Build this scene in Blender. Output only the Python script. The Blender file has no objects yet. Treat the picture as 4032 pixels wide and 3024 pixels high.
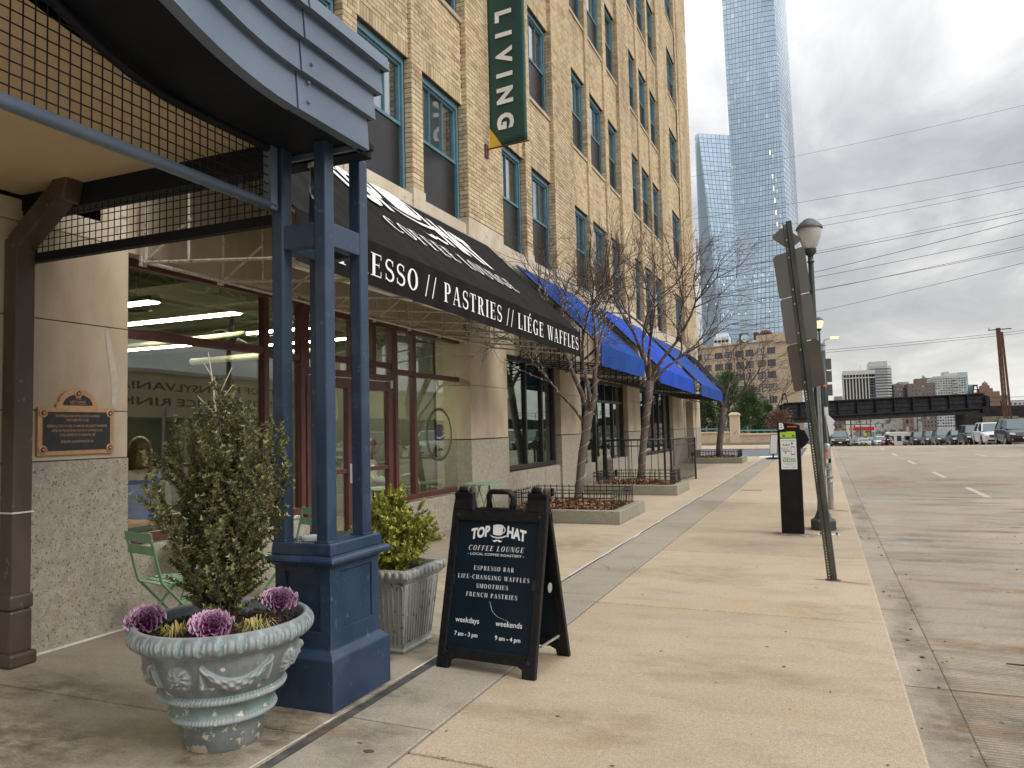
import bpy, bmesh, math, random
import numpy as np
from mathutils import Vector, Matrix
random.seed(7); RNG = np.random.default_rng(5)
SC = bpy.context.scene
COL = SC.collection
PI = math.pi

# ------------------------------------------------------------------ camera
cam_d = bpy.data.cameras.new('camera'); cam = bpy.data.objects.new('camera', cam_d); COL.objects.link(cam)
cam_d.sensor_width = 36; cam_d.lens = 26.34; cam_d.clip_start = .05; cam_d.clip_end = 5000
def cam_matrix():
    pitch, roll, vx, vy, f = .0604, .024, 3240., 1658., 2950.
    cr, sr = math.cos(roll), math.sin(roll); cp, sp = math.cos(pitch), math.sin(pitch)
    def lvl(x, y, z):
        x2 = x*cr-y*sr; y2 = x*sr+y*cr
        return (x2, z*cp+y2*sp, -y2*cp+z*sp)
    v = lvl(vx-2016, vy-1512, f); yaw = math.atan2(v[0], v[1]); cy, sy = math.cos(yaw), math.sin(yaw)
    def w(a): return Vector((a[0]*cy-a[1]*sy, a[0]*sy+a[1]*cy, a[2]))
    X, Y, Z = w(lvl(1, 0, 0)), -w(lvl(0, 1, 0)), -w(lvl(0, 0, 1))
    m = Matrix((X, Y, Z)).transposed().to_4x4(); m.translation = Vector((0, 0, 1.45)); return m
cam.matrix_world = cam_matrix()
SC.camera = cam

# ------------------------------------------------------------------ sky, sun, exposure
EXPOSURE = 0.46; SKY_GAIN = 1.08; SUN = 1.5
SUN_EL, SUN_ROT = math.radians(36), math.radians(98)
SC.view_settings.view_transform = 'Standard'; SC.view_settings.look = 'None'
SC.view_settings.exposure = EXPOSURE; SC.view_settings.gamma = 1; SC.view_settings.use_curve_mapping = False
W = bpy.data.worlds.new('World'); SC.world = W; W.use_nodes = True
nt = W.node_tree; nt.nodes.clear(); N = nt.nodes.new; LK = nt.links.new
def mth(t, op, a, b=None, c=None, clamp=False):
    n = t.nodes.new('ShaderNodeMath'); n.operation = op; n.use_clamp = clamp
    for i, v in enumerate((a, b, c)):
        if v is None: continue
        if isinstance(v, (int, float)): n.inputs[i].default_value = v
        else: t.links.new(v, n.inputs[i])
    return n.outputs[0]
def ramp(t, fac, stops, interp='LINEAR'):
    n = t.nodes.new('ShaderNodeValToRGB'); n.color_ramp.interpolation = interp
    e = n.color_ramp.elements
    while len(e) < len(stops): e.new(.5)
    for i, (p, c) in enumerate(stops):
        e[i].position = p; e[i].color = (c, c, c, 1) if isinstance(c, (int, float)) else (*c[:3], 1)
    if fac is not None: t.links.new(fac, n.inputs[0])
    return n.outputs[0]
def mixc(t, fac, a, b, mode='MIX'):
    n = t.nodes.new('ShaderNodeMix'); n.data_type = 'RGBA'; n.blend_type = mode
    for i, v in ((0, fac), (6, a), (7, b)):
        if isinstance(v, (int, float)): n.inputs[i].default_value = v if i == 0 else (v, v, v, 1)
        elif isinstance(v, (tuple, list)): n.inputs[i].default_value = (*v[:3], 1)
        else: t.links.new(v, n.inputs[i])
    return n.outputs[2]
def noise(t, vec, scale, detail=4, rough=.55, dist=0):
    n = t.nodes.new('ShaderNodeTexNoise'); n.inputs['Scale'].default_value = scale; n.inputs['Detail'].default_value = detail
    n.inputs['Roughness'].default_value = rough; n.inputs['Distortion'].default_value = dist
    if vec is not None: t.links.new(vec, n.inputs['Vector'])
    return n.outputs['Fac']
def mapping(t, vec, scale=(1, 1, 1), rot=(0, 0, 0), loc=(0, 0, 0)):
    n = t.nodes.new('ShaderNodeMapping'); n.inputs['Scale'].default_value = scale; n.inputs['Rotation'].default_value = rot
    n.inputs['Location'].default_value = loc; t.links.new(vec, n.inputs[0]); return n.outputs[0]
def build_sky():
    tc = N('ShaderNodeTexCoord'); sep = N('ShaderNodeSeparateXYZ'); LK(tc.outputs['Generated'], sep.inputs[0])
    z = mth(nt, 'MAXIMUM', sep.outputs[2], 0.0)
    zz = mth(nt, 'ADD', z, .16)
    cx = mth(nt, 'DIVIDE', sep.outputs[0], zz); cy = mth(nt, 'DIVIDE', sep.outputs[1], zz)
    cmb = N('ShaderNodeCombineXYZ'); LK(cx, cmb.inputs[0]); LK(cy, cmb.inputs[1])
    v1 = mapping(nt, cmb.outputs[0], (.75, .48, 1), (0, 0, .5), (3.1, 1.7, 0))
    big = noise(nt, v1, 1.1, 6, .52, .35)
    v2 = mapping(nt, cmb.outputs[0], (1.6, .8, 1), (0, 0, .35), (7.3, 4.1, 2))
    fine = noise(nt, v2, 1.7, 7, .6, .5)
    s = mth(nt, 'ADD', mth(nt, 'MULTIPLY', big, .60), mth(nt, 'MULTIPLY', fine, .40))
    cl = ramp(nt, s, [(.36, (.37, .385, .42)), (.45, (.48, .492, .515)), (.515, (.63, .635, .645)), (.575, (.77, .775, .78)), (.64, (.87, .875, .88))])
    # overcast luminance rises towards the zenith (CIE law); a warm pale band lies along the horizon
    hz = ramp(nt, z, [(0, (1.0, .97, .91)), (.12, (1.0, .99, .965)), (.4, (1, 1, 1))])
    cie = mth(nt, 'ADD', .82, mth(nt, 'MULTIPLY', mth(nt, 'POWER', z, 2.4), 1.75))
    base = mixc(nt, 1.0, cl, hz, 'MULTIPLY')
    low = ramp(nt, z, [(0, 1), (.05, .65), (.22, 0)])
    base = mixc(nt, mth(nt, 'MULTIPLY', low, .6), base, (.74, .73, .69))
    sc_ = N('ShaderNodeVectorMath'); sc_.operation = 'SCALE'; LK(base, sc_.inputs[0]); LK(mth(nt, 'MULTIPLY', cie, SKY_GAIN), sc_.inputs['Scale'])
    sky = N('ShaderNodeTexSky'); sky.sky_type = 'NISHITA'; sky.sun_disc = False; sky.sun_elevation = SUN_EL; sky.sun_rotation = SUN_ROT
    b1 = N('ShaderNodeBackground'); LK(sky.outputs[0], b1.inputs[0]); b1.inputs[1].default_value = .05
    b2 = N('ShaderNodeBackground'); LK(sc_.outputs[0], b2.inputs[0]); b2.inputs[1].default_value = 1
    mx = N('ShaderNodeMixShader'); mx.inputs[0].default_value = .93; LK(b1.outputs[0], mx.inputs[1]); LK(b2.outputs[0], mx.inputs[2])
    out = N('ShaderNodeOutputWorld'); LK(mx.outputs[0], out.inputs[0])
build_sky()
sun_d = bpy.data.lights.new('sun', 'SUN'); sun_d.energy = SUN; sun_d.angle = math.radians(25); sun_d.color = (1, .95, .88)
sun = bpy.data.objects.new('sun', sun_d); COL.objects.link(sun)
sd = Vector((math.sin(SUN_ROT)*math.cos(SUN_EL), math.cos(SUN_ROT)*math.cos(SUN_EL), math.sin(SUN_EL)))
sun.rotation_euler = sd.to_track_quat('Z', 'Y').to_euler()
SC.cycles.use_adaptive_sampling = True; SC.cycles.adaptive_threshold = .02; SC.cycles.use_denoising = True
SC.cycles.max_bounces = 7; SC.cycles.diffuse_bounces = 3; SC.cycles.glossy_bounces = 3; SC.cycles.transparent_max_bounces = 12
SC.cycles.transmission_bounces = 4; SC.cycles.sample_clamp_indirect = 6

# ------------------------------------------------------------------ materials
MATS = {}
def newmat(name):
    m = bpy.data.materials.new(name); m.use_nodes = True; t = m.node_tree; b = t.nodes['Principled BSDF']; MATS[name] = m
    return m, t, b
def objco(t):
    return t.nodes.new('ShaderNodeNewGeometry').outputs['Position']
def bump(t, b, h, dist=.01, strength=.5):
    n = t.nodes.new('ShaderNodeBump'); n.inputs['Distance'].default_value = dist; n.inputs['Strength'].default_value = strength
    t.links.new(h, n.inputs['Height']); t.links.new(n.outputs[0], b.inputs['Normal']); return n
def PM(name, c1, c2=None, scale=8, rough=.6, metal=0, bmp=0, bscale=None, detail=5, stretch=(1, 1, 1), spec=.5, lo=.35, hi=.65, bdist=.005, rvar=0, speck=None):
    """procedural material: two colours mixed by noise, fine grain, slight bump; speck=(scale,colour,threshold)"""
    m, t, b = newmat(name); c2 = c2 or tuple(min(1, x*1.15) for x in c1)
    p = objco(t); pv = mapping(t, p, stretch)
    f = noise(t, pv, scale, detail)
    c = ramp(t, f, [(lo, c1), (hi, c2)])
    if speck:
        for sc_, col, th in (speck if isinstance(speck[0], (tuple, list)) else [speck]):
            f2 = noise(t, mapping(t, p, (1, 1, 1), (0, 0, 0), (sc_, 3, 1)), sc_, 2)
            c = mixc(t, ramp(t, f2, [(th, 0), (min(1, th+.05), 1)]), c, col)
    t.links.new(c, b.inputs['Base Color'])
    b.inputs['Roughness'].default_value = rough; b.inputs['Metallic'].default_value = metal
    b.inputs['Specular IOR Level'].default_value = spec
    if rvar: t.links.new(mth(t, 'ADD', mth(t, 'MULTIPLY', f, rvar), rough-rvar/2), b.inputs['Roughness'])
    if bmp: bump(t, b, noise(t, pv, bscale or scale*6, 4), bdist, bmp)
    return m
def ISL(name, stops, rough=.7, spec=.3, bmp=0, bscale=60, obj_rand=True, grain=0, gscale=30, bdist=.003, big=0):
    """colour picked at random for each separate island / object"""
    m, t, b = newmat(name)
    g = t.nodes.new('ShaderNodeNewGeometry'); r = g.outputs['Random Per Island']
    if obj_rand:
        oi = t.nodes.new('ShaderNodeObjectInfo'); r = mth(t, 'FRACT', mth(t, 'ADD', r, oi.outputs['Random']))
    c = ramp(t, r, stops)
    if grain:
        f = noise(t, g.outputs['Position'], gscale, 4)
        c = mixc(t, 1, c, ramp(t, f, [(.3, 1-grain), (.7, 1+grain*.4)]), 'MULTIPLY')
    if big: c = mixc(t, 1, c, ramp(t, noise(t, mapping(t, g.outputs['Position'], (1, .8, .22)), 1.1, 7, .62), [(.33, 1-big), (.52, 1), (.7, 1+big*.35)]), 'MULTIPLY')
    t.links.new(c, b.inputs['Base Color']); b.inputs['Roughness'].default_value = rough; b.inputs['Specular IOR Level'].default_value = spec
    if bmp: bump(t, b, noise(t, g.outputs['Position'], bscale, 3), bdist, bmp)
    return m
def EM(name, col, s):
    m, t, b = newmat(name); b.inputs['Base Color'].default_value = (*col, 1); b.inputs['Emission Color'].default_value = (*col, 1)
    b.inputs['Emission Strength'].default_value = s; return m
def GLASS(name, tint=(.8, .86, .82), ior=1.9, extra=.03, rcol=(.95, .97, 1.0), wob=0):
    m = bpy.data.materials.new(name); m.use_nodes = True; t = m.node_tree; t.nodes.clear(); MATS[name] = m
    tr = t.nodes.new('ShaderNodeBsdfTransparent'); tr.inputs[0].default_value = (*tint, 1)
    gl = t.nodes.new('ShaderNodeBsdfGlossy'); gl.inputs['Roughness'].default_value = .0; gl.inputs[0].default_value = (*rcol, 1)
    if wob:
        bn = t.nodes.new('ShaderNodeBump'); bn.inputs['Distance'].default_value = wob; bn.inputs['Strength'].default_value = 1
        t.links.new(noise(t, objco(t), .8, 1), bn.inputs['Height']); t.links.new(bn.outputs[0], gl.inputs['Normal'])
    lw = t.nodes.new('ShaderNodeLayerWeight'); lw.inputs[0].default_value = .5; f0 = ((ior-1)/(ior+1))**2+extra   # Schlick, same from both sides of the pane
    f = mth(t, 'ADD', mth(t, 'MULTIPLY', mth(t, 'POWER', lw.outputs['Facing'], 5.0), 1-f0), f0, clamp=True)
    mx = t.nodes.new('ShaderNodeMixShader'); t.links.new(f, mx.inputs[0]); t.links.new(tr.outputs[0], mx.inputs[1]); t.links.new(gl.outputs[0], mx.inputs[2])
    o = t.nodes.new('ShaderNodeOutputMaterial'); t.links.new(mx.outputs[0], o.inputs[0]); return m

def concrete(name, ca, cb, cdark, tine=False, warm=None):
    m, t, b = newmat(name); p = objco(t)
    big = noise(t, mapping(t, p, (1, .45, 1)), .55, 5, .6)
    mid = noise(t, mapping(t, p, (.28, 1.6, 1) if tine else (.7, 1.9, 1)), 2.4, 7, .68, .4)
    fin = noise(t, p, 130, 3, .7); fin2 = noise(t, mapping(t, p, loc=(9, 2, 4)), 45, 3, .6)
    c = ramp(t, big, [(.32, ca), (.68, cb)])
    c = mixc(t, ramp(t, mid, [(.49, 0), (.72, .5 if not tine else .95)]), c, cdark)
    if warm: c = mixc(t, ramp(t, noise(t, mapping(t, p, (1, 1, 1), loc=(5, 8, 0)), 1.3, 5, .6), [(.52, 0), (.72, .65)]), c, warm)
    c = mixc(t, 1, c, ramp(t, fin, [(.28, .55), (.5, 1.0), (.74, 1.3)]), 'MULTIPLY')
    c = mixc(t, 1, c, ramp(t, fin2, [(.3, .86), (.7, 1.1)]), 'MULTIPLY')
    spots = noise(t, mapping(t, p, loc=(2, 2, 8)), 11, 2, .4)
    c = mixc(t, ramp(t, spots, [(.76, 0), (.79, .8)]), c, (.05, .045, .04))
    # slab-to-slab tone
    oi = t.nodes.new('ShaderNodeObjectInfo')
    c = mixc(t, 1, c, ramp(t, oi.outputs['Random'], [(0, .9), (1, 1.06)]), 'MULTIPLY')
    h = fin
    if tine:
        w = t.nodes.new('ShaderNodeTexWave'); w.bands_direction = 'Y'; w.inputs['Scale'].default_value = 9.5; w.inputs['Distortion'].default_value = 1.2
        w.inputs['Detail'].default_value = 2; w.inputs['Detail Scale'].default_value = 3; t.links.new(p, w.inputs[0])
        wf = w.outputs['Fac']; c = mixc(t, 1, c, ramp(t, wf, [(.0, .62), (.35, 1.0), (1, 1.08)]), 'MULTIPLY')
        h = mth(t, 'ADD', mth(t, 'MULTIPLY', wf, .8), mth(t, 'MULTIPLY', fin, .4))
    t.links.new(c, b.inputs['Base Color']); b.inputs['Roughness'].default_value = .82; b.inputs['Specular IOR Level'].default_value = .35
    if tine:   # damp, darker patches are smoother
        t.links.new(ramp(t, mid, [(.45, .85), (.7, .45)]), b.inputs['Roughness'])
    bump(t, b, h, .004 if not tine else .006, .6)
    return m
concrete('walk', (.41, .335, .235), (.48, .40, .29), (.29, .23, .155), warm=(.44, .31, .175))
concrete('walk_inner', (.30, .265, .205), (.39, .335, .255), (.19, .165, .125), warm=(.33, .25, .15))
concrete('walk_strip', (.29, .26, .21), (.36, .32, .255), (.20, .18, .145))
concrete('road_mat', (.31, .27, .205), (.385, .335, .255), (.145, .12, .095), tine=True, warm=(.28, .205, .12))
concrete('gutter', (.27, .23, .175), (.37, .325, .26), (.16, .13, .10), warm=(.31, .225, .135))
concrete('planter_concrete', (.25, .24, .185), (.34, .32, .25), (.17, .165, .12))
PM('asphalt', (.10, .105, .12), (.14, .145, .155), 3, .85, bmp=.4, bscale=90)
PM('dirt', (.06, .05, .04), (.12, .10, .08), 4, .95)
PM('sealant', (.045, .045, .047), (.10, .095, .09), 14, .7, bmp=.4, bscale=40)
PM('caulk', (.55, .53, .47), (.68, .66, .6), 18, .8, bmp=.3)
PM('road_paint', (.52, .50, .45), (.34, .31, .25), 25, .7, lo=.45, hi=.6)
PM('limestone', (.33, .265, .18), (.50, .425, .315), 2.0, .85, bmp=.25, bscale=35, stretch=(1, 1, .5), lo=.30, hi=.66, detail=9, speck=[(90, (.33, .27, .19), .66)])
PM('limestone_pale', (.44, .37, .265), (.58, .52, .41), 2.5, .85, lo=.3, hi=.6, detail=9, bmp=.2, bscale=35, stretch=(1, 1, .4), speck=[(9, (.42, .345, .24), .62)])
PM('granite', (.28, .25, .205), (.37, .335, .275), 14, .55, bmp=.25, bscale=120, speck=[(60, (.10, .085, .07), .60), (75, (.44, .40, .33), .60), (38, (.36, .27, .16), .64)])
PM('mortar', (.055, .042, .030), (.105, .08, .055), 12, .95, bmp=.4, bscale=80)
ISL('brick_mat', [(0, (.46, .35, .215)), (.3, (.56, .445, .285)), (.6, (.62, .50, .33)), (.85, (.52, .40, .25)), (.94, (.38, .275, .165)), (1, (.67, .56, .39))], .8, .25, bmp=.35, bscale=90, grain=.16, gscale=14, big=.30)
PM('blue_paint', (.016, .033, .066), (.030, .053, .096), 2.5, .38, bmp=.10, bscale=22, stretch=(1, 1, .5), rvar=.22, speck=[(24, (.06, .09, .14), .66), (5, (.033, .055, .095), .56), (55, (.20, .21, .22), .78)])
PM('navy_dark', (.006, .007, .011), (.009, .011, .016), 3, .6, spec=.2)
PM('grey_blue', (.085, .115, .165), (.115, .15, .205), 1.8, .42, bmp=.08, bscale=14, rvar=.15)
PM('plaster', (.46, .36, .22), (.52, .42, .27), 1.5, .9, bmp=.12, bscale=60)
PM('brown_metal', (.050, .036, .026), (.085, .06, .042), 5, .45, bmp=.15, bscale=20, stretch=(1, 1, .3), speck=[(16, (.13, .10, .08), .68)])
PM('maroon', (.075, .022, .022), (.10, .032, .03), 6, .4, rvar=.1)
PM('black_frame', (.016, .014, .014), (.026, .022, .02), 5, .35)
PM('teal', (.075, .165, .215), (.10, .205, .26), 6, .5, bmp=.1)
PM('screen', (.018, .017, .018), (.035, .032, .033), 1.3, .28, spec=.7, bmp=.1, bscale=7)
PM('black_canvas', (.007, .007, .008), (.017, .0165, .016), 1.6, .85, bmp=.25, bscale=40, stretch=(1, 3, .35), spec=.12, detail=8)
PM('blue_canvas', (.004, .042, .33), (.010, .072, .47), 1.2, .8, spec=.2, detail=8, bmp=.15, bscale=120)
PM('blue_canvas2', (.006, .040, .21), (.014, .068, .31), 1.2, .8, spec=.2, detail=8, bmp=.15, bscale=120)
PM('white_print', (.80, .80, .80), (.84, .84, .83), 20, .6)
PM('green_canvas', (.008, .05, .045), (.012, .065, .058), 2, .45, bmp=.2, bscale=5)
def screen_mat():
    m = MATS['screen']; t = m.node_tree; b = t.nodes['Principled BSDF']; tr = t.nodes.new('ShaderNodeBsdfTransparent'); tr.inputs[0].default_value = (.8, .8, .8, 1)
    mx = t.nodes.new('ShaderNodeMixShader'); mx.inputs[0].default_value = .55; o = [n for n in t.nodes if n.type == 'OUTPUT_MATERIAL'][0]
    t.links.new(tr.outputs[0], mx.inputs[1]); t.links.new(b.outputs[0], mx.inputs[2]); t.links.new(mx.outputs[0], o.inputs[0])
screen_mat()
PM('yellow_canvas', (.60, .36, .02), (.66, .42, .03), 4, .5)
PM('truss_white', (.42, .38, .32), (.60, .57, .50), 22, .55, bmp=.2, speck=(35, (.20, .13, .08), .62))
PM('truss_black', (.012, .012, .013), (.025, .024, .024), 12, .5)
PM('steel', (.35, .35, .34), (.5, .5, .49), 15, .4, .7)
PM('bronze', (.42, .235, .12), (.53, .31, .17), 20, .42, .35, bmp=.15)
PM('plaque_black', (.012, .014, .018), (.02, .022, .026), 30, .5, bmp=.2, bscale=200)
PM('soil', (.022, .016, .011), (.055, .038, .025), 35, .95, bmp=.8, bscale=60, bdist=.01)
PM('bark', (.075, .06, .05), (.155, .13, .11), 12, .9, bmp=.6, bscale=28, stretch=(1, 1, .25), bdist=.01)
PM('twig', (.055, .036, .03), (.11, .078, .062), 9, .8)
PM('green_chair', (.16, .30, .17), (.20, .35, .21), 8, .45)
PM('black_plastic', (.007, .007, .008), (.014, .014, .014), 25, .45, spec=.25, bmp=.2, bscale=70, rvar=.12)
PM('board_navy', (.004, .011, .019), (.006, .015, .025), 3, .35, spec=.3)
PM('sign_back', (.13, .122, .112), (.17, .158, .145), 3, .5, .55, stretch=(1, 1, .3))
PM('sign_brown', (.085, .07, .055), (.11, .09, .07), 3, .5, .3)
PM('post_steel', (.045, .05, .042), (.115, .115, .10), 10, .55, .5, bmp=.2, stretch=(1, 1, .25), speck=(30, (.12, .06, .03), .66))
PM('galv', (.30, .32, .33), (.42, .44, .45), 16, .45, .7)
PM('dark_green_iron', (.018, .028, .026), (.032, .046, .043), 7, .42, bmp=.15)
PM('lamp_cap', (.05, .06, .065), (.08, .09, .095), 7, .45)
PM('meter_black', (.006, .006, .006), (.011, .011, .011), 9, .5, spec=.2, speck=(30, (.05, .05, .05), .74))
PM('label_white', (.74, .76, .78), (.80, .81, .82), 5, .35)
PM('lime', (.40, .66, .03), (.45, .70, .05), 5, .4)
PM('label_green', (.14, .34, .10), (.17, .38, .12), 5, .4)
PM('ink', (.03, .03, .05), (.05, .05, .08), 9, .5)
PM('red_plastic', (.65, .06, .06), (.72, .09, .08), 9, .4)
PM('orange', (.75, .16, .03), (.8, .2, .05), 9, .5)
PM('rust', (.065, .028, .018), (.13, .055, .035), 4, .85, bmp=.3, bscale=20)
PM('girder', (.012, .013, .016), (.026, .026, .031), 2, .75, spec=.2, detail=8, stretch=(1, 1, .4))
PM('deck_dark', (.012, .011, .011), (.03, .025, .022), 2, .9)
PM('abutment', (.13, .115, .085), (.22, .20, .15), 2, .9, bmp=.6, bscale=4, bdist=.05)
PM('stucco', (.56, .43, .29), (.62, .49, .34), .8, .9, bmp=.1, stretch=(1, 1, .3))
PM('parapet', (.52, .40, .28), (.60, .48, .35), 1.5, .9, bmp=.2, stretch=(1, 1, .35), speck=(2.5, (.40, .31, .22), .62))
PM('rail_teal', (.08, .28, .30), (.10, .32, .34), 4, .5)
PM('wood_fan', (.03, .02, .015), (.05, .035, .025), 5, .5)
PM('cafe_wall', (.09, .09, .06), (.12, .12, .08), 1, .8)
PM('shade_green', (.20, .22, .13), (.25, .27, .17), 2, .85)
PM('cafe_ceiling', (.24, .24, .165), (.29, .29, .20), 1, .9)
PM('cafe_floor', (.16, .11, .07), (.22, .15, .10), 2, .5)
PM('cream_pipe', (.50, .46, .28), (.56, .52, .33), 2, .6)
PM('terracotta', (.40, .15, .08), (.46, .19, .10), 3, .6)
PM('mint', (.40, .55, .45), (.46, .60, .50), 3, .4)
PM('blind', (.60, .61, .63), (.68, .69, .71), 2, .7)
PM('rink_wall', (.46, .40, .29), (.52, .45, .33), .6, .9)
PM('dark_void', (.012, .012, .013), (.02, .02, .02), 3, .8)
PM('tyre', (.012, .012, .012), (.02, .02, .02), 9, .8)
PM('wire_mat', (.05, .05, .055), (.06, .06, .065), 9, .7)
PM('twine', (.5, .5, .48), (.6, .6, .57), 9, .7)
GLASS('shop_glass', (.86, .90, .82), 1.6, .055, wob=.004)
GLASS('upper_glass', (.85, .88, .90), 1.7, .20, wob=.003)
GLASS('green_glass', (.55, .72, .56), 1.7, .12, wob=.004)
GLASS('lamp_glass', (.85, .85, .82), 1.5, .05)
EM('tube_light', (1.0, .97, .86), 34.0); EM('lamp_glow', (1.0, .80, .40), .9); EM('bulb_white', (.8, .78, .72), .35)

# ------------------------------------------------------------------ mesh helpers
class MB:
    def __init__(s): s.v = []; s.f = []
    def add(s, vs, fs):
        o = len(s.v); s.v.extend([tuple(x) for x in vs]); s.f.extend([tuple(i+o for i in f) for f in fs]); return s
    def box(s, x0, x1, y0, y1, z0, z1, M=None):
        vs = [(x, y, z) for x in (x0, x1) for y in (y0, y1) for z in (z0, z1)]
        if M: vs = [tuple(M @ Vector(v)) for v in vs]
        return s.add(vs, [(0, 1, 3, 2), (4, 6, 7, 5), (0, 4, 5, 1), (2, 3, 7, 6), (0, 2, 6, 4), (1, 5, 7, 3)])
    def bar(s, a, b, w, h=None, up=(0, 0, 1)):
        a, b = Vector(a), Vector(b); h = h or w; d = (b-a).normalized(); u = Vector(up)
        if abs(d.dot(u)) > .98: u = Vector((1, 0, 0))
        r = d.cross(u).normalized(); u = r.cross(d)
        vs = [p+r*sx*w/2+u*sy*h/2 for p in (a, b) for sx, sy in ((-1, -1), (1, -1), (1, 1), (-1, 1))]
        return s.add(vs, [(0, 3, 2, 1), (4, 5, 6, 7), (0, 1, 5, 4), (1, 2, 6, 5), (2, 3, 7, 6), (3, 0, 4, 7)])
    def tube(s, pts, r, n=8, cap=True):
        pts = [Vector(p) for p in pts]; rr = r if isinstance(r, (list, tuple)) else [r]*len(pts); rings = []
        prev = None
        for i, p in enumerate(pts):
            d = (pts[min(i+1, len(pts)-1)]-pts[max(i-1, 0)]).normalized()
            if prev is None:
                u = Vector((0, 0, 1)) if abs(d.z) < .9 else Vector((1, 0, 0)); a = d.cross(u).normalized()
            else: a = (prev-d*prev.dot(d)).normalized()
            prev = a; bb = d.cross(a)
            rings.append([p+(a*math.cos(k*2*PI/n)+bb*math.sin(k*2*PI/n))*rr[i] for k in range(n)])
        vs = [q for ring in rings for q in ring]; fs = []
        for i in range(len(pts)-1):
            for k in range(n): fs.append((i*n+k, i*n+(k+1) % n, (i+1)*n+(k+1) % n, (i+1)*n+k))
        if cap: fs += [tuple(range(n-1, -1, -1)), tuple(range((len(pts)-1)*n, len(pts)*n))]
        return s.add(vs, fs)
    def lathe(s, prof, c=(0, 0, 0), n=32, a0=0, a1=2*PI, M=None, cap=False):
        full = abs(a1-a0-2*PI) < 1e-6; m = n if full else n+1; vs = []
        for r, z in prof:
            for k in range(m):
                a = a0+(a1-a0)*k/n; vs.append(Vector((c[0]+r*math.cos(a), c[1]+r*math.sin(a), c[2]+z)))
        if M: vs = [M @ v for v in vs]
        fs = []
        for i in range(len(prof)-1):
            for k in range(n):
                k2 = (k+1) % m; fs.append((i*m+k, i*m+k2, (i+1)*m+k2, (i+1)*m+k))
        if cap: fs += [tuple(range(m-1, -1, -1)), tuple((len(prof)-1)*m+k for k in range(m))]
        return s.add(vs, fs)
    def prism(s, poly, M, d):
        """polygon in local xy extruded 0..d along local z, placed by M"""
        n = len(poly); vs = [M @ Vector((x, y, 0)) for x, y in poly]+[M @ Vector((x, y, d)) for x, y in poly]
        return s.add(vs, [tuple(range(n-1, -1, -1)), tuple(range(n, 2*n))]+[(i, (i+1) % n, n+(i+1) % n, n+i) for i in range(n)])
    def quad(s, *p): return s.add(p, [tuple(range(len(p)))])
    def mesh(s, name, mat, smooth=False):
        me = bpy.data.meshes.new(name); me.from_pydata([tuple(v) for v in s.v], [], s.f)
        if mat: me.materials.append(MATS[mat])
        if smooth: me.polygons.foreach_set('use_smooth', [True]*len(me.polygons))
        else: me.shade_flat()
        me.update(); return me
    def obj(s, name, mat, parent=None, bevel=0, smooth=False, fix=True, weld=False):
        me = s.mesh(name, mat, smooth)
        if weld: bm = bmesh.new(); bm.from_mesh(me); bmesh.ops.remove_doubles(bm, verts=bm.verts, dist=1e-4); bm.to_mesh(me); bm.free()
        if fix:
            bm = bmesh.new(); bm.from_mesh(me); bmesh.ops.recalc_face_normals(bm, faces=bm.faces); bm.to_mesh(me); bm.free()
        o = mo(name, me, parent)
        if bevel:
            b = o.modifiers.new('bevel', 'BEVEL'); b.width = bevel; b.segments = 2; b.limit_method = 'ANGLE'; b.angle_limit = .7
        return o
def mo(name, me, parent=None, M=None):
    o = bpy.data.objects.new(name, me); COL.objects.link(o)
    if parent: o.parent = parent; o.matrix_parent_inverse = parent_inv(parent)
    if M is not None: o.matrix_basis = M
    return o
def chain(o):
    m = o.matrix_basis.copy()
    return m if not o.parent else chain(o.parent) @ o.matrix_parent_inverse @ m
def parent_inv(p): return chain(p).inverted()
def tag(o, label=None, cat=None, group=None, kind=None):
    if label: o['label'] = label
    if cat: o['category'] = cat
    if group: o['group'] = group
    if kind: o['kind'] = kind
    return o
def thing(name, label, cat, loc=(0, 0, 0), rz=0, group=None):
    o = bpy.data.objects.new(name, None); COL.objects.link(o); o.location = loc; o.rotation_euler = (0, 0, rz); o.empty_display_size = .1
    return tag(o, label, cat, group)
def local(o, parent):
    """make o's mesh coordinates local to its parent"""
    o.matrix_parent_inverse = Matrix.Identity(4); return o
def copy_tree(o, parent=None, loc=None, rz=None, label=None):
    c = o.copy(); COL.objects.link(c)
    if parent is not None: c.parent = parent
    for ch in [x for x in KIDS.get(o, list(o.children))]: copy_tree(ch, c)
    if loc is not None: c.location = loc
    if rz is not None: c.rotation_euler = (0, 0, rz)
    if label: c['label'] = label
    return c
KIDS = {}
def frame(o, u, v):
    """matrix with local x=u, y=v, z=u x v at origin o"""
    u = Vector(u).normalized(); v = Vector(v).normalized(); w = u.cross(v)
    m = Matrix((u, v, w)).transposed().to_4x4(); m.translation = Vector(o); return m
def rot(rx=0, ry=0, rz=0, t=(0, 0, 0)):
    return Matrix.Translation(t) @ Matrix.Rotation(rz, 4, 'Z') @ Matrix.Rotation(ry, 4, 'Y') @ Matrix.Rotation(rx, 4, 'X')

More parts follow.
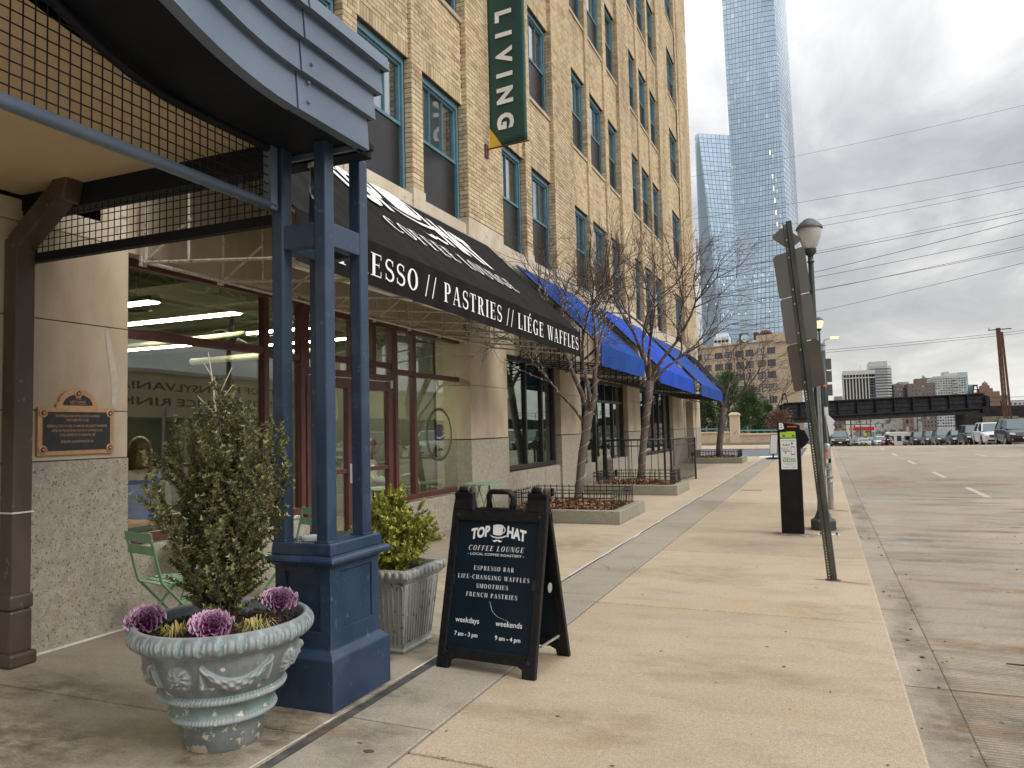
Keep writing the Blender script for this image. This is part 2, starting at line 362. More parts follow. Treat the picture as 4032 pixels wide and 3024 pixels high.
# ------------------------------------------------------------------ lettering
def font_mesh(txt, bold=0.0, spacing=1.0, shear=0.0):
    cu = bpy.data.curves.new('t', 'FONT'); cu.body = txt; cu.offset = bold; cu.space_character = spacing; cu.shear = shear; cu.resolution_u = 3
    cu.align_x = 'CENTER'; o = bpy.data.objects.new('t', cu); COL.objects.link(o)
    dg = bpy.context.evaluated_depsgraph_get(); me = bpy.data.meshes.new_from_object(o.evaluated_get(dg))
    vs = [Vector(v.co) for v in me.vertices]; fs = [tuple(p.vertices) for p in me.polygons]
    bpy.data.objects.remove(o); bpy.data.meshes.remove(me); return vs, fs
CAP = .729
def sans(mb, txt, c, u, v, h, off=.002, bold=0.0, sx=1.0, spacing=1.0, width=None, shear=0, curve=0):
    """centred line of built-in-font text; c = centre of baseline, cap height h"""
    vs, fs = font_mesh(txt, bold, spacing, shear)
    if not vs: return
    k = h/CAP; xs = [p.x for p in vs]; w = max(xs)-min(xs); cx = (max(xs)+min(xs))/2
    kx = width/w if width else k*sx
    M = frame(c, u, v); out = []
    for p in vs:
        x, y = (p.x-cx)*kx, p.y*k
        if curve: y += -curve*x*x
        out.append(M @ Vector((x, y, off)))
    mb.add(out, fs)
T_, H_, S_ = .165, .065, .09
def _arc(cx, cy, rx, ry, a0, a1, t=T_, h=H_, n=14):
    out = []; inn = []
    for i in range(n+1):
        a = math.radians(a0+(a1-a0)*i/n); ca, sa = math.cos(a), math.sin(a)
        out.append((cx+rx*ca, cy+ry*sa)); inn.append((cx+(rx-t)*ca, cy+(ry-h)*sa))
    return [[out[i], out[i+1], inn[i+1], inn[i]] for i in range(n)]
def _r(x0, x1, y0, y1): return [[(x0, y0), (x1, y0), (x1, y1), (x0, y1)]]
def _stem(x, t=T_, b=1, tp=1):
    r = _r(x, x+t, 0, 1)
    if b: r += _r(x-S_, x, 0, .035)+_r(x+t, x+t+S_, 0, .035)
    if tp: r += _r(x-S_, x, .965, 1)+_r(x+t, x+t+S_, .965, 1)
    return r
def _dg(x0, y0, x1, y1, w): return [[(x0, y0), (x0+w, y0), (x1+w, y1), (x1, y1)]]
def _stroke(p, w):
    out = []
    L = []; R = []
    for i in range(len(p)):
        a = p[max(i-1, 0)]; b = p[min(i+1, len(p)-1)]; dx, dy = b[0]-a[0], b[1]-a[1]; l = math.hypot(dx, dy) or 1
        nx, ny = -dy/l, dx/l; L.append((p[i][0]+nx*w[i]/2, p[i][1]+ny*w[i]/2)); R.append((p[i][0]-nx*w[i]/2, p[i][1]-ny*w[i]/2))
    return [[L[i], R[i], R[i+1], L[i+1]] for i in range(len(p)-1)]
def _S():
    p = []; w = []
    for i in range(25):
        a = math.radians(25+i*10.0) if i <= 13 else None
        if i <= 12:
            an = math.radians(30+i*20); p.append((.30+.215*math.cos(an), .745+.225*math.sin(an))); w.append(.05+.09*(i/12)**1.2)
        else:
            j = i-12; an = math.radians(90-j*20); p.append((.30+.235*math.cos(an), .26+.235*math.sin(an))); w.append(.05+.10*(1-j/12)**.8)
    return _stroke(p, w)+_r(.47, .51, .72, .97)+_r(.05, .09, .03, .30)
GL = {}
def _glyphs():
    E = lambda: _stem(.1)+_r(.25, .62, .95, 1)+_r(.25, .62, 0, .05)+_r(.25, .5, .49, .54)+_r(.585, .62, .78, .95)+_r(.585, .62, .05, .26)+_r(.475, .5, .41, .62)
    GL['E'] = (E(), .70); GL['É'] = (E()+_dg(.30, 1.06, .40, 1.28, .10), .70)
    GL['F'] = (_stem(.1)+_r(.25, .60, .95, 1)+_r(.25, .48, .49, .54)+_r(.565, .60, .76, .95)+_r(.455, .48, .41, .62), .66)
    GL['L'] = (_stem(.1)+_r(.25, .60, 0, .05)+_r(.565, .60, .05, .28), .66)
    GL['T'] = (_stem(.27, tp=0)+_r(.04, .655, .95, 1)+_r(.04, .075, .75, .95)+_r(.62, .655, .75, .95), .70)
    GL['I'] = (_stem(.1), .36); GL['/'] = (_dg(.0, -.08, .26, 1.05, .06), .34); GL['-'] = (_r(.05, .35, .40, .47), .40)
    GL['P'] = (_stem(.1, tp=0)+_r(.02, .1, .965, 1)+_r(.25, .36, .95, 1)+_r(.25, .36, .45, .50)+_arc(.36, .725, .26, .275, -90, 90), .68)
    GL['R'] = (_stem(.1, tp=0)+_r(.02, .1, .965, 1)+_r(.25, .36, .95, 1)+_r(.25, .36, .47, .52)+_arc(.36, .735, .25, .265, -90, 90)+_dg(.53, 0, .32, .49, .16)+_r(.69, .76, 0, .04), .76)
    GL['B'] = (_stem(.1, tp=0, b=0)+_r(.02, .36, .95, 1)+_r(.25, .36, .49, .54)+_r(.02, .36, 0, .05)+_arc(.36, .755, .22, .245, -90, 90)+_arc(.36, .27, .27, .27, -90, 90), .70)
    GL['O'] = (_arc(.40, .5, .36, .52, 0, 360, n=26), .80)
    GL['C'] = (_arc(.40, .5, .36, .52, 48, 312, n=22)+_r(.64, .675, .70, .98), .76)
    GL['G'] = (_arc(.40, .5, .36, .52, 48, 300, n=22)+_r(.64, .675, .70, .98)+_r(.55, .70, .02, .42)+_r(.47, .78, .40, .44), .82)
    GL['U'] = (_r(.1, .255, .30, 1)+_r(.02, .1, .965, 1)+_r(.255, .34, .965, 1)+_arc(.365, .30, .265, .32, 180, 360, t=.10, h=.06)+_r(.575, .63, .30, 1)+_r(.49, .575, .965, 1)+_r(.63, .71, .965, 1), .74)
    GL['N'] = (_r(.1, .155, 0, 1)+_r(.02, .1, 0, .035)+_r(.155, .24, 0, .035)+_r(.02, .1, .965, 1)+_dg(.58, 0, .1, 1, .16)+_r(.66, .715, 0, 1)+_r(.58, .66, .965, 1)+_r(.715, .80, .965, 1), .82)
    GL['A'] = (_dg(.06, 0, .34, 1, .05)+_dg(.56, 0, .32, 1, .15)+_r(.20, .56, .30, .345)+_r(0, .22, 0, .035)+_r(.48, .79, 0, .035), .80)
    GL['W'] = (_dg(.26, 0, .04, 1, .14)+_dg(.28, 0, .46, .95, .05)+_dg(.66, 0, .44, 1, .14)+_dg(.70, 0, .90, 1, .05)+_r(-.03, .28, .965, 1)+_r(.38, .66, .965, 1)+_r(.82, 1.02, .965, 1), 1.0)
    GL['S'] = (_S(), .58); GL['H'] = (_stem(.1)+_stem(.55)+_r(.25, .55, .48, .53), .82)
    GL['M'] = (_r(.1, .15, 0, 1)+_stem(.72)+_dg(.42, 0, .1, 1, .13)+_dg(.44, 0, .72, 1, .06)+_r(.02, .25, 0, .035), .96)
    GL['V'] = (_dg(.30, 0, .04, 1, .15)+_dg(.34, 0, .60, 1, .05)+_r(-.03, .28, .965, 1)+_r(.52, .74, .965, 1), .74); GL[' '] = ([], .34)
_glyphs()
def serif(mb, txt, p0, u, v, h, width, off=.003, track=.08, shear=0):
    """serif capitals from p0 (left end of baseline) fitted to width"""
    tot = sum(GL[c][1]+track for c in txt); kx = width/tot; M = frame(p0, u, v); x = 0; k = 0
    for c in txt:
        for poly in GL[c][0]:
            k += 1; mb.quad(*[M @ Vector(((x+a+shear*b)*kx, b*h, off+(k % 7)*.00025)) for a, b in poly])
        x += GL[c][1]+track
# ------------------------------------------------------------------ ground, road, pavement
def gz(y):
    return 0.0 if y <= 52 else (-.030*(y-52) if y < 300 else -7.44)
def grid_sheet(name, x0, x1, ys, z, mat):
    mb = MB()
    for a, b in zip(ys[:-1], ys[1:]): mb.quad((x0, a, gz(a)+z), (x1, a, gz(a)+z), (x1, b, gz(b)+z), (x0, b, gz(b)+z))
    return tag(mb.obj(name, mat, fix=False), kind='structure')
YS = [-2500, -60, 0, 40, 52, 70, 90, 110, 140, 180, 240, 300, 400, 3000]
grid_sheet('ground', -2500, 2500, YS, -.55, 'dirt')
road = grid_sheet('road', .36, 12.8, [-40, 0, 40, 52, 70, 90, 110, 140, 180, 240, 300, 380], -.19, 'asphalt')
def slab(x0, x1, y0, y1, z, mat, parent, name='slab', th=.12, bev=.006, skew=0.0):
    mb = MB(); s = skew
    za, zb = gz(y0)+z, gz(y1)+z
    vs = []
    for x in (x0, x1):
        for y, zz in ((y0, za), (y1, zb)):
            yy = y+s*(x+2.3)
            vs += [(x, yy, zz-th), (x, yy, zz)]
    mb.add(vs, [(0, 1, 3, 2), (4, 6, 7, 5), (0, 4, 5, 1), (2, 3, 7, 6), (0, 2, 6, 4), (1, 5, 7, 3)])
    return mb.obj(name, mat, parent, bevel=bev)
rj = [-13.2, -7.1, -1.0, 5.15, 11.27, 17.4, 23.5, 29.6, 35.7, 41.8, 47.9, 52.0]
for a, b in zip(rj[:-1], rj[1:]):
    slab(.355, .62, a+.006, b-.006, -.146, 'gutter', road, 'gutter_slab', bev=0)
    for x0, x1 in ((.623, 6.425), (6.43, 12.6)):
        slab(x0, x1, a+.008, b-.008, -.145, 'road_mat', road)
yy = [52.0]+[58+6.1*i for i in range(40)]
for a, b in zip(yy[:-1], yy[1:]): slab(.36, 12.6, a+.008, b-.008, -.145, 'road_mat', road, bev=0)
# painted lane dashes (3.0 m dashes, worn)
for X, y0s in ((3.0, [17.6, 23.4, 30.5, 37.8, 45.5, 53, 61]), (6.2, [15.0, 25.5, 36.4, 47.5, 58]), (9.4, [20, 31, 42, 53, 64])):
    for y0 in y0s:
        mb = MB()
        for k in range(5):
            a, b = y0+k*.5+.01, y0+k*.5+.47
            mb.quad((X-.06, a, gz(a)-.1405), (X+.06, a, gz(a)-.1405), (X+.06, b, gz(b)-.1405), (X-.06, b, gz(b)-.1405))
        mb.obj('lane_dash', 'road_paint', road, fix=False)
mb = MB()
for k in range(30):
    a, b = 30+k*3.0, 32.96+k*3.0
    mb.quad((10.2, a, gz(a)-.1405), (10.32, a, gz(a)-.1405), (10.32, b, gz(b)-.1405), (10.2, b, gz(b)-.1405))
mb.obj('parking_line', 'road_paint', road, fix=False)

# pavement: bed with concrete slabs, grey band, sealed joint
bed = MB(); bed.box(-5.3, .34, -12, 34.9, -.3, -.045); bed.box(-.9, .34, 34.9, 52, -.3, -.045)
walk = tag(bed.obj('sidewalk', 'dirt'), kind='structure')
wj = [-9.0, -6.0, -2.9, .1, 3.05, 6.12, 8.85, 11.62, 14.55, 17.5, 20.5, 23.5, 26.5, 29.5, 32.2, 34.9]
for i, (a, b) in enumerate(zip(wj[:-1], wj[1:])):
    slab(-1.812, .35, a+.006, b-.006, 0, 'walk', walk, th=.28, bev=.014, skew=-.03)
    slab(-2.30, -1.822, a+.26, b+.25, 0, 'walk_strip', walk, 'band_slab', skew=-.03)
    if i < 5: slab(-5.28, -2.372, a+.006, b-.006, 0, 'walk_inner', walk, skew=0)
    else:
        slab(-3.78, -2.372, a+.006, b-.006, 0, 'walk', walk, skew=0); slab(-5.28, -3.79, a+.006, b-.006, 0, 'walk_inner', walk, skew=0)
mb = MB(); n = 60
for k in range(n):
    a, b = -3+k*.65, -3+(k+1)*.65
    j = lambda: random.uniform(-.006, .006); w_ = 0 if a < 4.4 else .036
    mb.quad((-2.365+j(), a, -.004), (-2.306-w_, a, -.004), (-2.306-w_, b, -.004), (-2.365+j(), b, -.004))
mb.obj('joint_sealant', 'sealant', walk, fix=False)
mb = MB(); mb.box(-2.342, -2.306, 4.4, 34, -.05, -.002); mb.obj('joint_strip', 'walk_strip', walk)
mb = MB()
xs = [-2.372+random.uniform(-.006, .006) for k in range(90)]
for k in range(89):
    a, b = 1+k*.38, 1+(k+1)*.38; wa = .002+.014*max(0, math.sin(k*1.7))**2+(.012 if k > 16 else 0)
    mb.quad((xs[k]-.004, a, .0035), (xs[k]+wa, a, .0035), (xs[k+1]+wa, b, .0035), (xs[k+1]-.004, b, .0035))
mb.obj('caulk_line', 'caulk', walk, fix=False)
# white caulk along the foot of the building pier
mb = MB(); mb.box(-5.0, -4.965, 2.9, 4.3, 0, .012); mb.obj('caulk_line', 'caulk', walk, bevel=.004)
# far pavement alongside the road, with the side street between
for a, b in zip([35.0, 38.5, 42, 45.5, 49, 52], [38.49, 41.99, 45.49, 48.99, 51.99, 56]): slab(-.9, .35, a, b, 0, 'walk', walk, th=.25)
mb = MB(); mb.box(-60, -.92, 35.0, 46.2, -.4, -.07); st = tag(mb.obj('side_street', 'asphalt'), kind='structure')
mb = MB()
for i in range(9): mb.box(-14+i*1.46, -12.6+i*1.46, 46.25, 48.6, -.4, -.03)
PM('paver_red', (.33, .235, .19), (.40, .30, .24), 8, .85)
mb.obj('brick_band', 'paver_red', st)
mb = MB(); mb.box(-60, -.92, 48.65, 55.0, -.4, -.03); tag(mb.obj('far_pavement', 'walk'), kind='structure')
mb = MB(); mb.box(-60, -2.7, 55, 62, -.5, -.03); tag(mb.obj('embankment', 'dirt'), kind='structure')
mb = MB(); mb.box(-2.6, -1.9, 33.6, 34.85, 0.0, .004); mb.obj('tactile_panel', 'label_white', walk)
mb = MB()
for k in range(9): mb.box(-1.72+k*.05, -1.70+k*.05, 17.0, 17.35, .0, .002)
mb.obj('drain_slots', 'sealant', walk)
mb = MB(); ysx = [-40, 0, 40, 52, 70, 90, 110, 140, 180, 240, 300]
for a, b in zip(ysx[:-1], ysx[1:]):
    mb.quad((12.62, a, gz(a)), (20, a, gz(a)), (20, b, gz(b)), (12.62, b, gz(b))); mb.quad((12.62, a, gz(a)-.2), (12.62, a, gz(a)), (12.62, b, gz(b)), (12.62, b, gz(b)-.2))
tag(mb.obj('far_sidewalk', 'walk', fix=False), kind='structure')
mb = MB()
for a, b in zip([56, 70, 90, 110, 140, 180, 240], [70, 90, 110, 140, 180, 240, 300]):
    mb.quad((-2.7, a, gz(a)), (.35, a, gz(a)), (.35, b, gz(b)), (-2.7, b, gz(b))); mb.quad((.35, a, gz(a)-.2), (.35, a, gz(a)), (.35, b, gz(b)), (.35, b, gz(b)-.2))
tag(mb.obj('near_sidewalk_beyond', 'walk', fix=False), kind='structure')

# rust streaks and gum spots: thin real stains on the slabs
def stain(name, poly, mat, z=.003, parent=walk):
    mb = MB(); mb.add([(x, y, z) for x, y in poly], [tuple(range(len(poly)))]); return mb.obj(name, mat, parent, fix=False)
def rustmat():
    m, t, b = newmat('rust_stain'); p = objco(t)
    f = noise(t, mapping(t, p, (3, 14, 1)), 3, 6, .7)
    b.inputs['Roughness'].default_value = .9
    t.links.new(ramp(t, f, [(.3, (.27, .11, .035)), (.7, (.38, .21, .09))]), b.inputs['Base Color'])
    at = t.nodes.new('ShaderNodeAttribute'); at.attribute_name = 'fade'
    a = mth(t, 'MULTIPLY', at.outputs['Fac'], ramp(t, f, [(.3, .35), (.62, 1)]), clamp=True); t.links.new(a, b.inputs['Alpha'])
rustmat()
def streak(x0, y0, x1, y1, w0, w1, parent=walk, z=.0032):
    me_v = []; me_f = []; fade = []; n = 14
    for i in range(n+1):
        s = i/n; cx = x0+(x1-x0)*s; cy = y0+(y1-y0)*s; w = w0+(w1-w0)*s
        for j, q in enumerate((-1, -.5, 0, .5, 1)):
            me_v.append((cx+.0, cy+q*w/2+.01*math.sin(i*2.1), z)); fade.append((1-abs(q))**.8*(1-s)**.6*.95 if abs(q) < 1 else 0)
    for i in range(n):
        for j in range(4): me_f.append((i*5+j, (i+1)*5+j, (i+1)*5+j+1, i*5+j+1))
    me = bpy.data.meshes.new('rust_streak'); me.from_pydata(me_v, [], me_f); me.materials.append(MATS['rust_stain'])
    at = me.attributes.new('fade', 'FLOAT', 'POINT'); at.data.foreach_set('value', fade)
    return mo('rust_streak', me, parent)
streak(.03, 7.5, .34, 7.42, .10, .16); streak(-.13, 7.54, .10, 7.50, .05, .12); streak(.05, 13.5, .34, 13.3, .12, .5); streak(-4.0, 16.9, -3.0, 16.4, .1, .3)
for x, y, r in ((-1.98, 2.98, .028), (-1.30, 3.65, .014), (-1.03, 4.9, .012), (-.62, 4.4, .01), (-.9, 3.2, .012), (-2.15, 2.66, .02), (-.4, 5.2, .012), (-1.45, 5.0, .009)):
    stain('gum_spot', [(x+r*math.cos(a*PI/4)*random.uniform(.7, 1.1), y+.7*r*math.sin(a*PI/4)*random.uniform(.7, 1.1)) for a in range(8)], 'sealant')
# debris in the gutter
for i in range(46):
    x = random.uniform(.38, .75) if i < 34 else random.uniform(.8, 2.6); y = random.uniform(3.2, 13); r = random.uniform(.006, .018); mb = MB()
    mb.lathe([(r, -.002), (r*.8, r*.5), (.001, r*.7)], (x, y, -.146), 5)
    if i == 0: deb = tag(mb.obj('debris', 'sealant'), kind='stuff'); DB = deb
    else: DB.data = DB.data
    if i: 
        me = DB.data; bm = bmesh.new(); bm.from_mesh(me); vv = [bm.verts.new(v) for v in mb.v]; [bm.faces.new([vv[k] for k in f]) for f in mb.f]; bm.to_mesh(me); bm.free()
mb = MB(); mb.tube([(1.02, 5.75, -.13), (1.12, 5.72, -.125), (1.2, 5.6, -.13)], .006, 5); tag(mb.obj('twig', 'bark'), 'dark bent twig lying on the ribbed road near the gutter', 'twig')
mb = MB(); mb.add([(.33, 3.58, -.12), (.42, 3.60, -.125), (.47, 3.52, -.13), (.40, 3.47, -.12), (.36, 3.5, -.11)], [(0, 1, 2, 3, 4)])
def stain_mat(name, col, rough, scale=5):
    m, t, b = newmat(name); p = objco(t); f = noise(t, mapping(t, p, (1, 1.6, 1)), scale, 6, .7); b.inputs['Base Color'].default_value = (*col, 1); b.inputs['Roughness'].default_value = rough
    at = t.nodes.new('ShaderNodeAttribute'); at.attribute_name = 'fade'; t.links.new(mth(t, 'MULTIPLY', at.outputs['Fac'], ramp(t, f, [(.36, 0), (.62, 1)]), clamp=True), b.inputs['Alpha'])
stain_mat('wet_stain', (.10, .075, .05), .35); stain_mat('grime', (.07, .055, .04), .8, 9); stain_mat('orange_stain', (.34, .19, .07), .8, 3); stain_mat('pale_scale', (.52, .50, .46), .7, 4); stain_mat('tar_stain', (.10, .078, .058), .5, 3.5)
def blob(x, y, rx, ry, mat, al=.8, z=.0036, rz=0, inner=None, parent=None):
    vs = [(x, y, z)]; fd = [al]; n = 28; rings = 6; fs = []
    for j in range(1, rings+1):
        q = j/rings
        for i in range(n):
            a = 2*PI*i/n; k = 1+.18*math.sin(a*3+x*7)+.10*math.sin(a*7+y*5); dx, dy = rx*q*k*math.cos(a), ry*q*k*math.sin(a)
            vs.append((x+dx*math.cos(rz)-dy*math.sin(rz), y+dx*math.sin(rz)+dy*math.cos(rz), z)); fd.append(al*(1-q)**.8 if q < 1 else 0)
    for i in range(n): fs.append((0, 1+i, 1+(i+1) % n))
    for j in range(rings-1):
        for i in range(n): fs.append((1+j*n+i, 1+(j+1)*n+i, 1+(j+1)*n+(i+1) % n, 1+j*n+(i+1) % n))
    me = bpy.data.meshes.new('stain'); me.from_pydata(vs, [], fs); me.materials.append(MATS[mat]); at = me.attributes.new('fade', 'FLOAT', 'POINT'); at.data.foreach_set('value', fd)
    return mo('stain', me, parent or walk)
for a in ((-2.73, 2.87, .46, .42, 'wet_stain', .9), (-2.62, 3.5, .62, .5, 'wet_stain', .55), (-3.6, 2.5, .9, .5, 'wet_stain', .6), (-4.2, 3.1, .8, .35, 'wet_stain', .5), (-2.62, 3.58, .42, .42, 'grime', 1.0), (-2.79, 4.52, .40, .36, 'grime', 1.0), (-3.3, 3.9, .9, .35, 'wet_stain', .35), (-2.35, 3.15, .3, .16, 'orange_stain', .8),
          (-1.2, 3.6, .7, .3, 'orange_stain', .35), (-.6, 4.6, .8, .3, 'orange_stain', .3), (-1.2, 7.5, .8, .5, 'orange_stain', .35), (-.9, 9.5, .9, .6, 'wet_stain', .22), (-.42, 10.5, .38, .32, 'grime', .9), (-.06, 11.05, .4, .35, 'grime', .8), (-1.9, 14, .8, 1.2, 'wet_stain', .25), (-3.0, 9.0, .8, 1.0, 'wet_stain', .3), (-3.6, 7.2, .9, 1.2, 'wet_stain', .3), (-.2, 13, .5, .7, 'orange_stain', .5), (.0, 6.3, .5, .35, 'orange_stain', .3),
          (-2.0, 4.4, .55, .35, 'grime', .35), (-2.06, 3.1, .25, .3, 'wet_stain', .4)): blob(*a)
for k in range(16):
    y = 3.6+k*.85; blob(.50+random.uniform(-.05, .12), y, .16, .6, random.choice(['grime', 'tar_stain', 'pale_scale', 'pale_scale' if y > 8 else 'tar_stain']), .45, z=-.1445+k*.00004, parent=road)
rg2 = random.Random(31)
SPL = [(rg2.uniform(.7, 3.6), yq, rg2.uniform(.3, .9)*(1+yq*.04), rg2.uniform(.07, .16)*(1+yq*.07), rg2.choice(['road_brown', 'road_brown', 'tar_stain', 'orange_stain']), rg2.uniform(.25, .6)) for yq in [3.5+.52*q for q in range(38)]]
stain_mat('road_brown', (.15, .115, .08), .6, 4)
for x, y, rx, ry, m_, al in SPL+list(((1.1, 6.2, .7, .14, 'orange_stain', .7), (1.0, 4.6, .5, .5, 'tar_stain', .7), (1.6, 5.0, .9, .14, 'orange_stain', .6), (1.0, 13.5, .5, .9, 'pale_scale', .8), (.9, 11.2, .4, .8, 'pale_scale', .8), (1.1, 17.5, .6, 1.6, 'pale_scale', .6), (1.4, 22, .9, 2.5, 'orange_stain', .5), (2.4, 12.9, .25, .05, 'tar_stain', 1.5))):
    blob(x, y, rx, ry, m_, al, z=-.1425+.00002*y, parent=road)
# hairline cracks and chips in the slabs
def crack(x, y, l, ang, w=.0035):
    mb = MB(); n = 14; p = [x, y]; a = ang; pts = []
    for i in range(n+1): pts.append((p[0], p[1])); a += random.gauss(0, .25); a += (ang-a)*.3; p[0] += math.cos(a)*l/n; p[1] += math.sin(a)*l/n
    for i in range(n):
        (x0, y0), (x1, y1) = pts[i], pts[i+1]; ww = w*(1-abs(i-n/2)/n); mb.quad((x0-ww, y0, .0038), (x0+ww, y0, .0038), (x1+ww, y1, .0038), (x1-ww, y1, .0038))
    return mb.obj('crack', 'sealant', walk, fix=False)
for a in ((.1, 5.2, .35, 2.4), (-1.6, 5.6, .5, .3), (-3.9, 2.4, .9, .5), (-3.2, 3.4, .6, 2.7), (-1.1, 8.9, .8, .4), (-2.1, 5.0, .4, 1.3), (-2.05, 7.4, .5, 1.8)): crack(*a)
rg = random.Random(77)
for i in range(70):
    x, y = rg.uniform(-2.2, .3), rg.uniform(2.6, 14); r = rg.uniform(.003, .009)*(1+y*.05); stain('gum_spot', [(x+r*math.cos(a*PI/3)*rg.uniform(.6, 1.2), y+r*1.2*math.sin(a*PI/3)*rg.uniform(.6, 1.2)) for a in range(6)], 'sealant' if rg.random() < .75 else 'caulk', z=.0034)
for j_ in wj[4:12]:
    for k in range(14):
        x = rg.uniform(-2.2, .3); r = rg.uniform(.004, .012); yj = j_-.03*(x+2.3); stain('joint_chip', [(x+r*1.6*math.cos(a*PI/3), yj+r*.5*math.sin(a*PI/3)) for a in range(6)], 'sealant', z=.0032)
PM('leaf_lime', (.42, .48, .12), (.50, .55, .18), 20, .6); tag(mb.obj('fallen_leaf', 'leaf_lime', fix=False), 'pale green leaf lying in the gutter at the bottom edge', 'leaf')

PM('repair', (.42, .38, .30), (.50, .46, .37), 20, .9)
# ------------------------------------------------------------------ the brick building
B = thing('brick_building', 'tall tan brick apartment building with limestone base, teal windows and shop fronts', 'building', (-5, 3.4, 0))
YC = 33.8
bays = [  # (pier end, next pier start, windows)
    (4.25, 10.5, [(4.25, 5.6), (5.9, 7.22), (7.52, 8.83), (9.13, 10.5)]),
    (11.89, 14.75, [(11.89, 13.15), (13.45, 14.75)]),
    (16.12, 20.7, [(16.12, 17.46), (17.73, 19.17), (19.48, 20.7)]),
    (22.05, 26.7, [(22.05, 23.3), (23.6, 25.0), (25.3, 26.7)]),
    (28.5, 31.3, [(28.9, 30.9)])]
piers = [(-9.0, 4.25), (10.5, 11.89), (14.75, 16.12), (20.7, 22.05), (26.7, 28.5), (31.3, YC)]
Z0, PITCH_, ZT = 4.72, 3.31, 27.9
rows = [(Z0+PITCH_*k, Z0+PITCH_*k+1.9) for k in range(7)]
# mortar / core walls (behind bricks)
core = MB()
for a, b in piers: core.box(-5.6, -5.012, a+.012, b-.012, Z0+.1, ZT)
for a, b, ws in bays:
    core.box(-5.6, -5.102, a-.012, b+.012, rows[-1][1], ZT)
    for k, (z0, z1) in enumerate(rows):
        if k: core.box(-5.6, -5.102, a-.012, b+.012, rows[k-1][1]+.012, z0-.012)
    for (w0, w1), (w2, w3) in zip(ws[:-1], ws[1:]): core.box(-5.6, -5.052, w1+.012, w2-.012, Z0+.1, ZT)
    if ws[0][0] > a+.05: core.box(-5.6, -5.052, a-.012, ws[0][0]-.012, Z0+.1, ZT)
    if ws[-1][1] < b-.05: core.box(-5.6, -5.052, ws[-1][1]+.012, b+.012, Z0+.1, ZT)
core.box(-24, -5.7, 3.0, YC-.3, 4.6, ZT-.2)
core.obj('wall', 'mortar', B)
BR = []   # brick list: centre, half sizes
BL, BH, JT, PR = .208, .0705, .0095, .012
def course(x, y0, y1, z0, z1, nx=1):
    """stretcher bond on a plane x=const facing +x"""
    n = int(round((z1-z0)/BH)); h = (z1-z0)/n
    for i in range(n):
        z = z0+(i+.5)*h; y = y0-(BL/2 if i % 2 else 0)
        while y < y1-.01:
            a, b = max(y, y0), min(y+BL, y1); y += BL
            if b-a < .03: continue
            jx = random.gauss(0, .0012)
            BR.append((x-PR/2+jx, (a+b)/2, z, PR/2+.004, (b-a-JT)/2, (h-JT)/2, 0))
def reveal(y, x0, x1, z0, z1):
    """bricks on a plane y=const facing -y, between x0<x1"""
    n = int(round((z1-z0)/BH)); h = (z1-z0)/n
    for i in range(n):
        z = z0+(i+.5)*h; cuts = [x0, x1] if (x1-x0) < .14 or i % 2 else [x0, (x0+x1)/2, x1]
        for a, b in zip(cuts[:-1], cuts[1:]): BR.append(((a+b)/2, y+PR/2-.001, z, (b-a-JT)/2, PR/2+.002, (h-JT)/2, 1))
def soldier(x, y0, y1, z0, z1):
    n = max(1, int(round((y1-y0)/BH))); h = (y1-y0)/n
    for i in range(n): BR.append((x-PR/2, y0+(i+.5)*h, (z0+z1)/2, PR/2+.004, (h-JT)/2, (z1-z0-JT)/2, 0))
VT = 21.5
for a, b in piers:
    aa = a if a > 0 else 2.0
    course(-5.0, aa, b, 4.82, VT)
    if a > 0:
        for k in range(6):
            z0, z1 = rows[k]
            reveal(a, -5.16, -5.0, z0 if k else 4.82, z1)
            if k < 5: reveal(a, -5.09, -5.0, z1, rows[k+1][0])
for a, b, ws in bays:
    for k in range(6):
        z0, z1 = rows[k]
        zt = rows[k+1][0]-.075
        prev = a
        for (w0, w1) in ws:
            soldier(-5.09, w0, w1, z1, z1+.205)
            course(-5.09, w0, w1, z1+.205, zt)
        for (w0, w1), (w2, w3) in zip(ws[:-1], ws[1:]):
            course(-5.04, w1, w2, z0 if k else 4.80, rows[k+1][0])
            reveal(w1, -5.16, -5.04, z0 if k else 4.80, z1); reveal(w1, -5.09, -5.04, z1, rows[k+1][0])
        if ws[0][0] > a+.05: course(-5.04, a, ws[0][0], z0, rows[k+1][0])
        if ws[-1][1] < b-.05:
            course(-5.04, ws[-1][1], b, z0, rows[k+1][0]); reveal(ws[-1][1], -5.16, -5.04, z0, z1)
BR = np.array(BR)
def vis_key(r):
    return (r[:, 0]**2+r[:, 1]**2+(r[:, 2]-1.45)**2)**.5
key = vis_key(BR)+np.where(BR[:, 1] < 8.3, 1000, 0)+np.where((BR[:, 6] == 0) & (BR[:, 4] < .09) & (BR[:, 5] < .09), 100, 0)+np.where(BR[:, 2] > 8.2, 50, 0)
order = np.argsort(key); near, rest = order[:296], order[296:]
def brick_mesh(name, R, mat):
    n = len(R); s = np.array([[i, j, k] for i in (-1, 1) for j in (-1, 1) for k in (-1, 1)], float)
    V = R[:, None, :3]+s[None]*R[:, None, 3:6]
    F = np.array([(4, 6, 7, 5), (0, 4, 5, 1), (2, 3, 7, 6), (0, 2, 6, 4), (1, 5, 7, 3)])
    Fi = (F[None]+np.arange(n)[:, None, None]*8).reshape(-1)
    me = bpy.data.meshes.new(name); me.vertices.add(n*8); me.vertices.foreach_set('co', V.reshape(-1))
    me.loops.add(len(Fi)); me.loops.foreach_set('vertex_index', Fi.astype(np.int32)); np_ = len(Fi)//4
    me.polygons.add(np_); me.polygons.foreach_set('loop_start', np.arange(np_)*4); me.update(calc_edges=True); me.shade_flat(); me.materials.append(MATS[mat]); return me
tag(mo('brickwork', brick_mesh('brickwork', BR[rest], 'brick_mat'), B), kind='stuff')
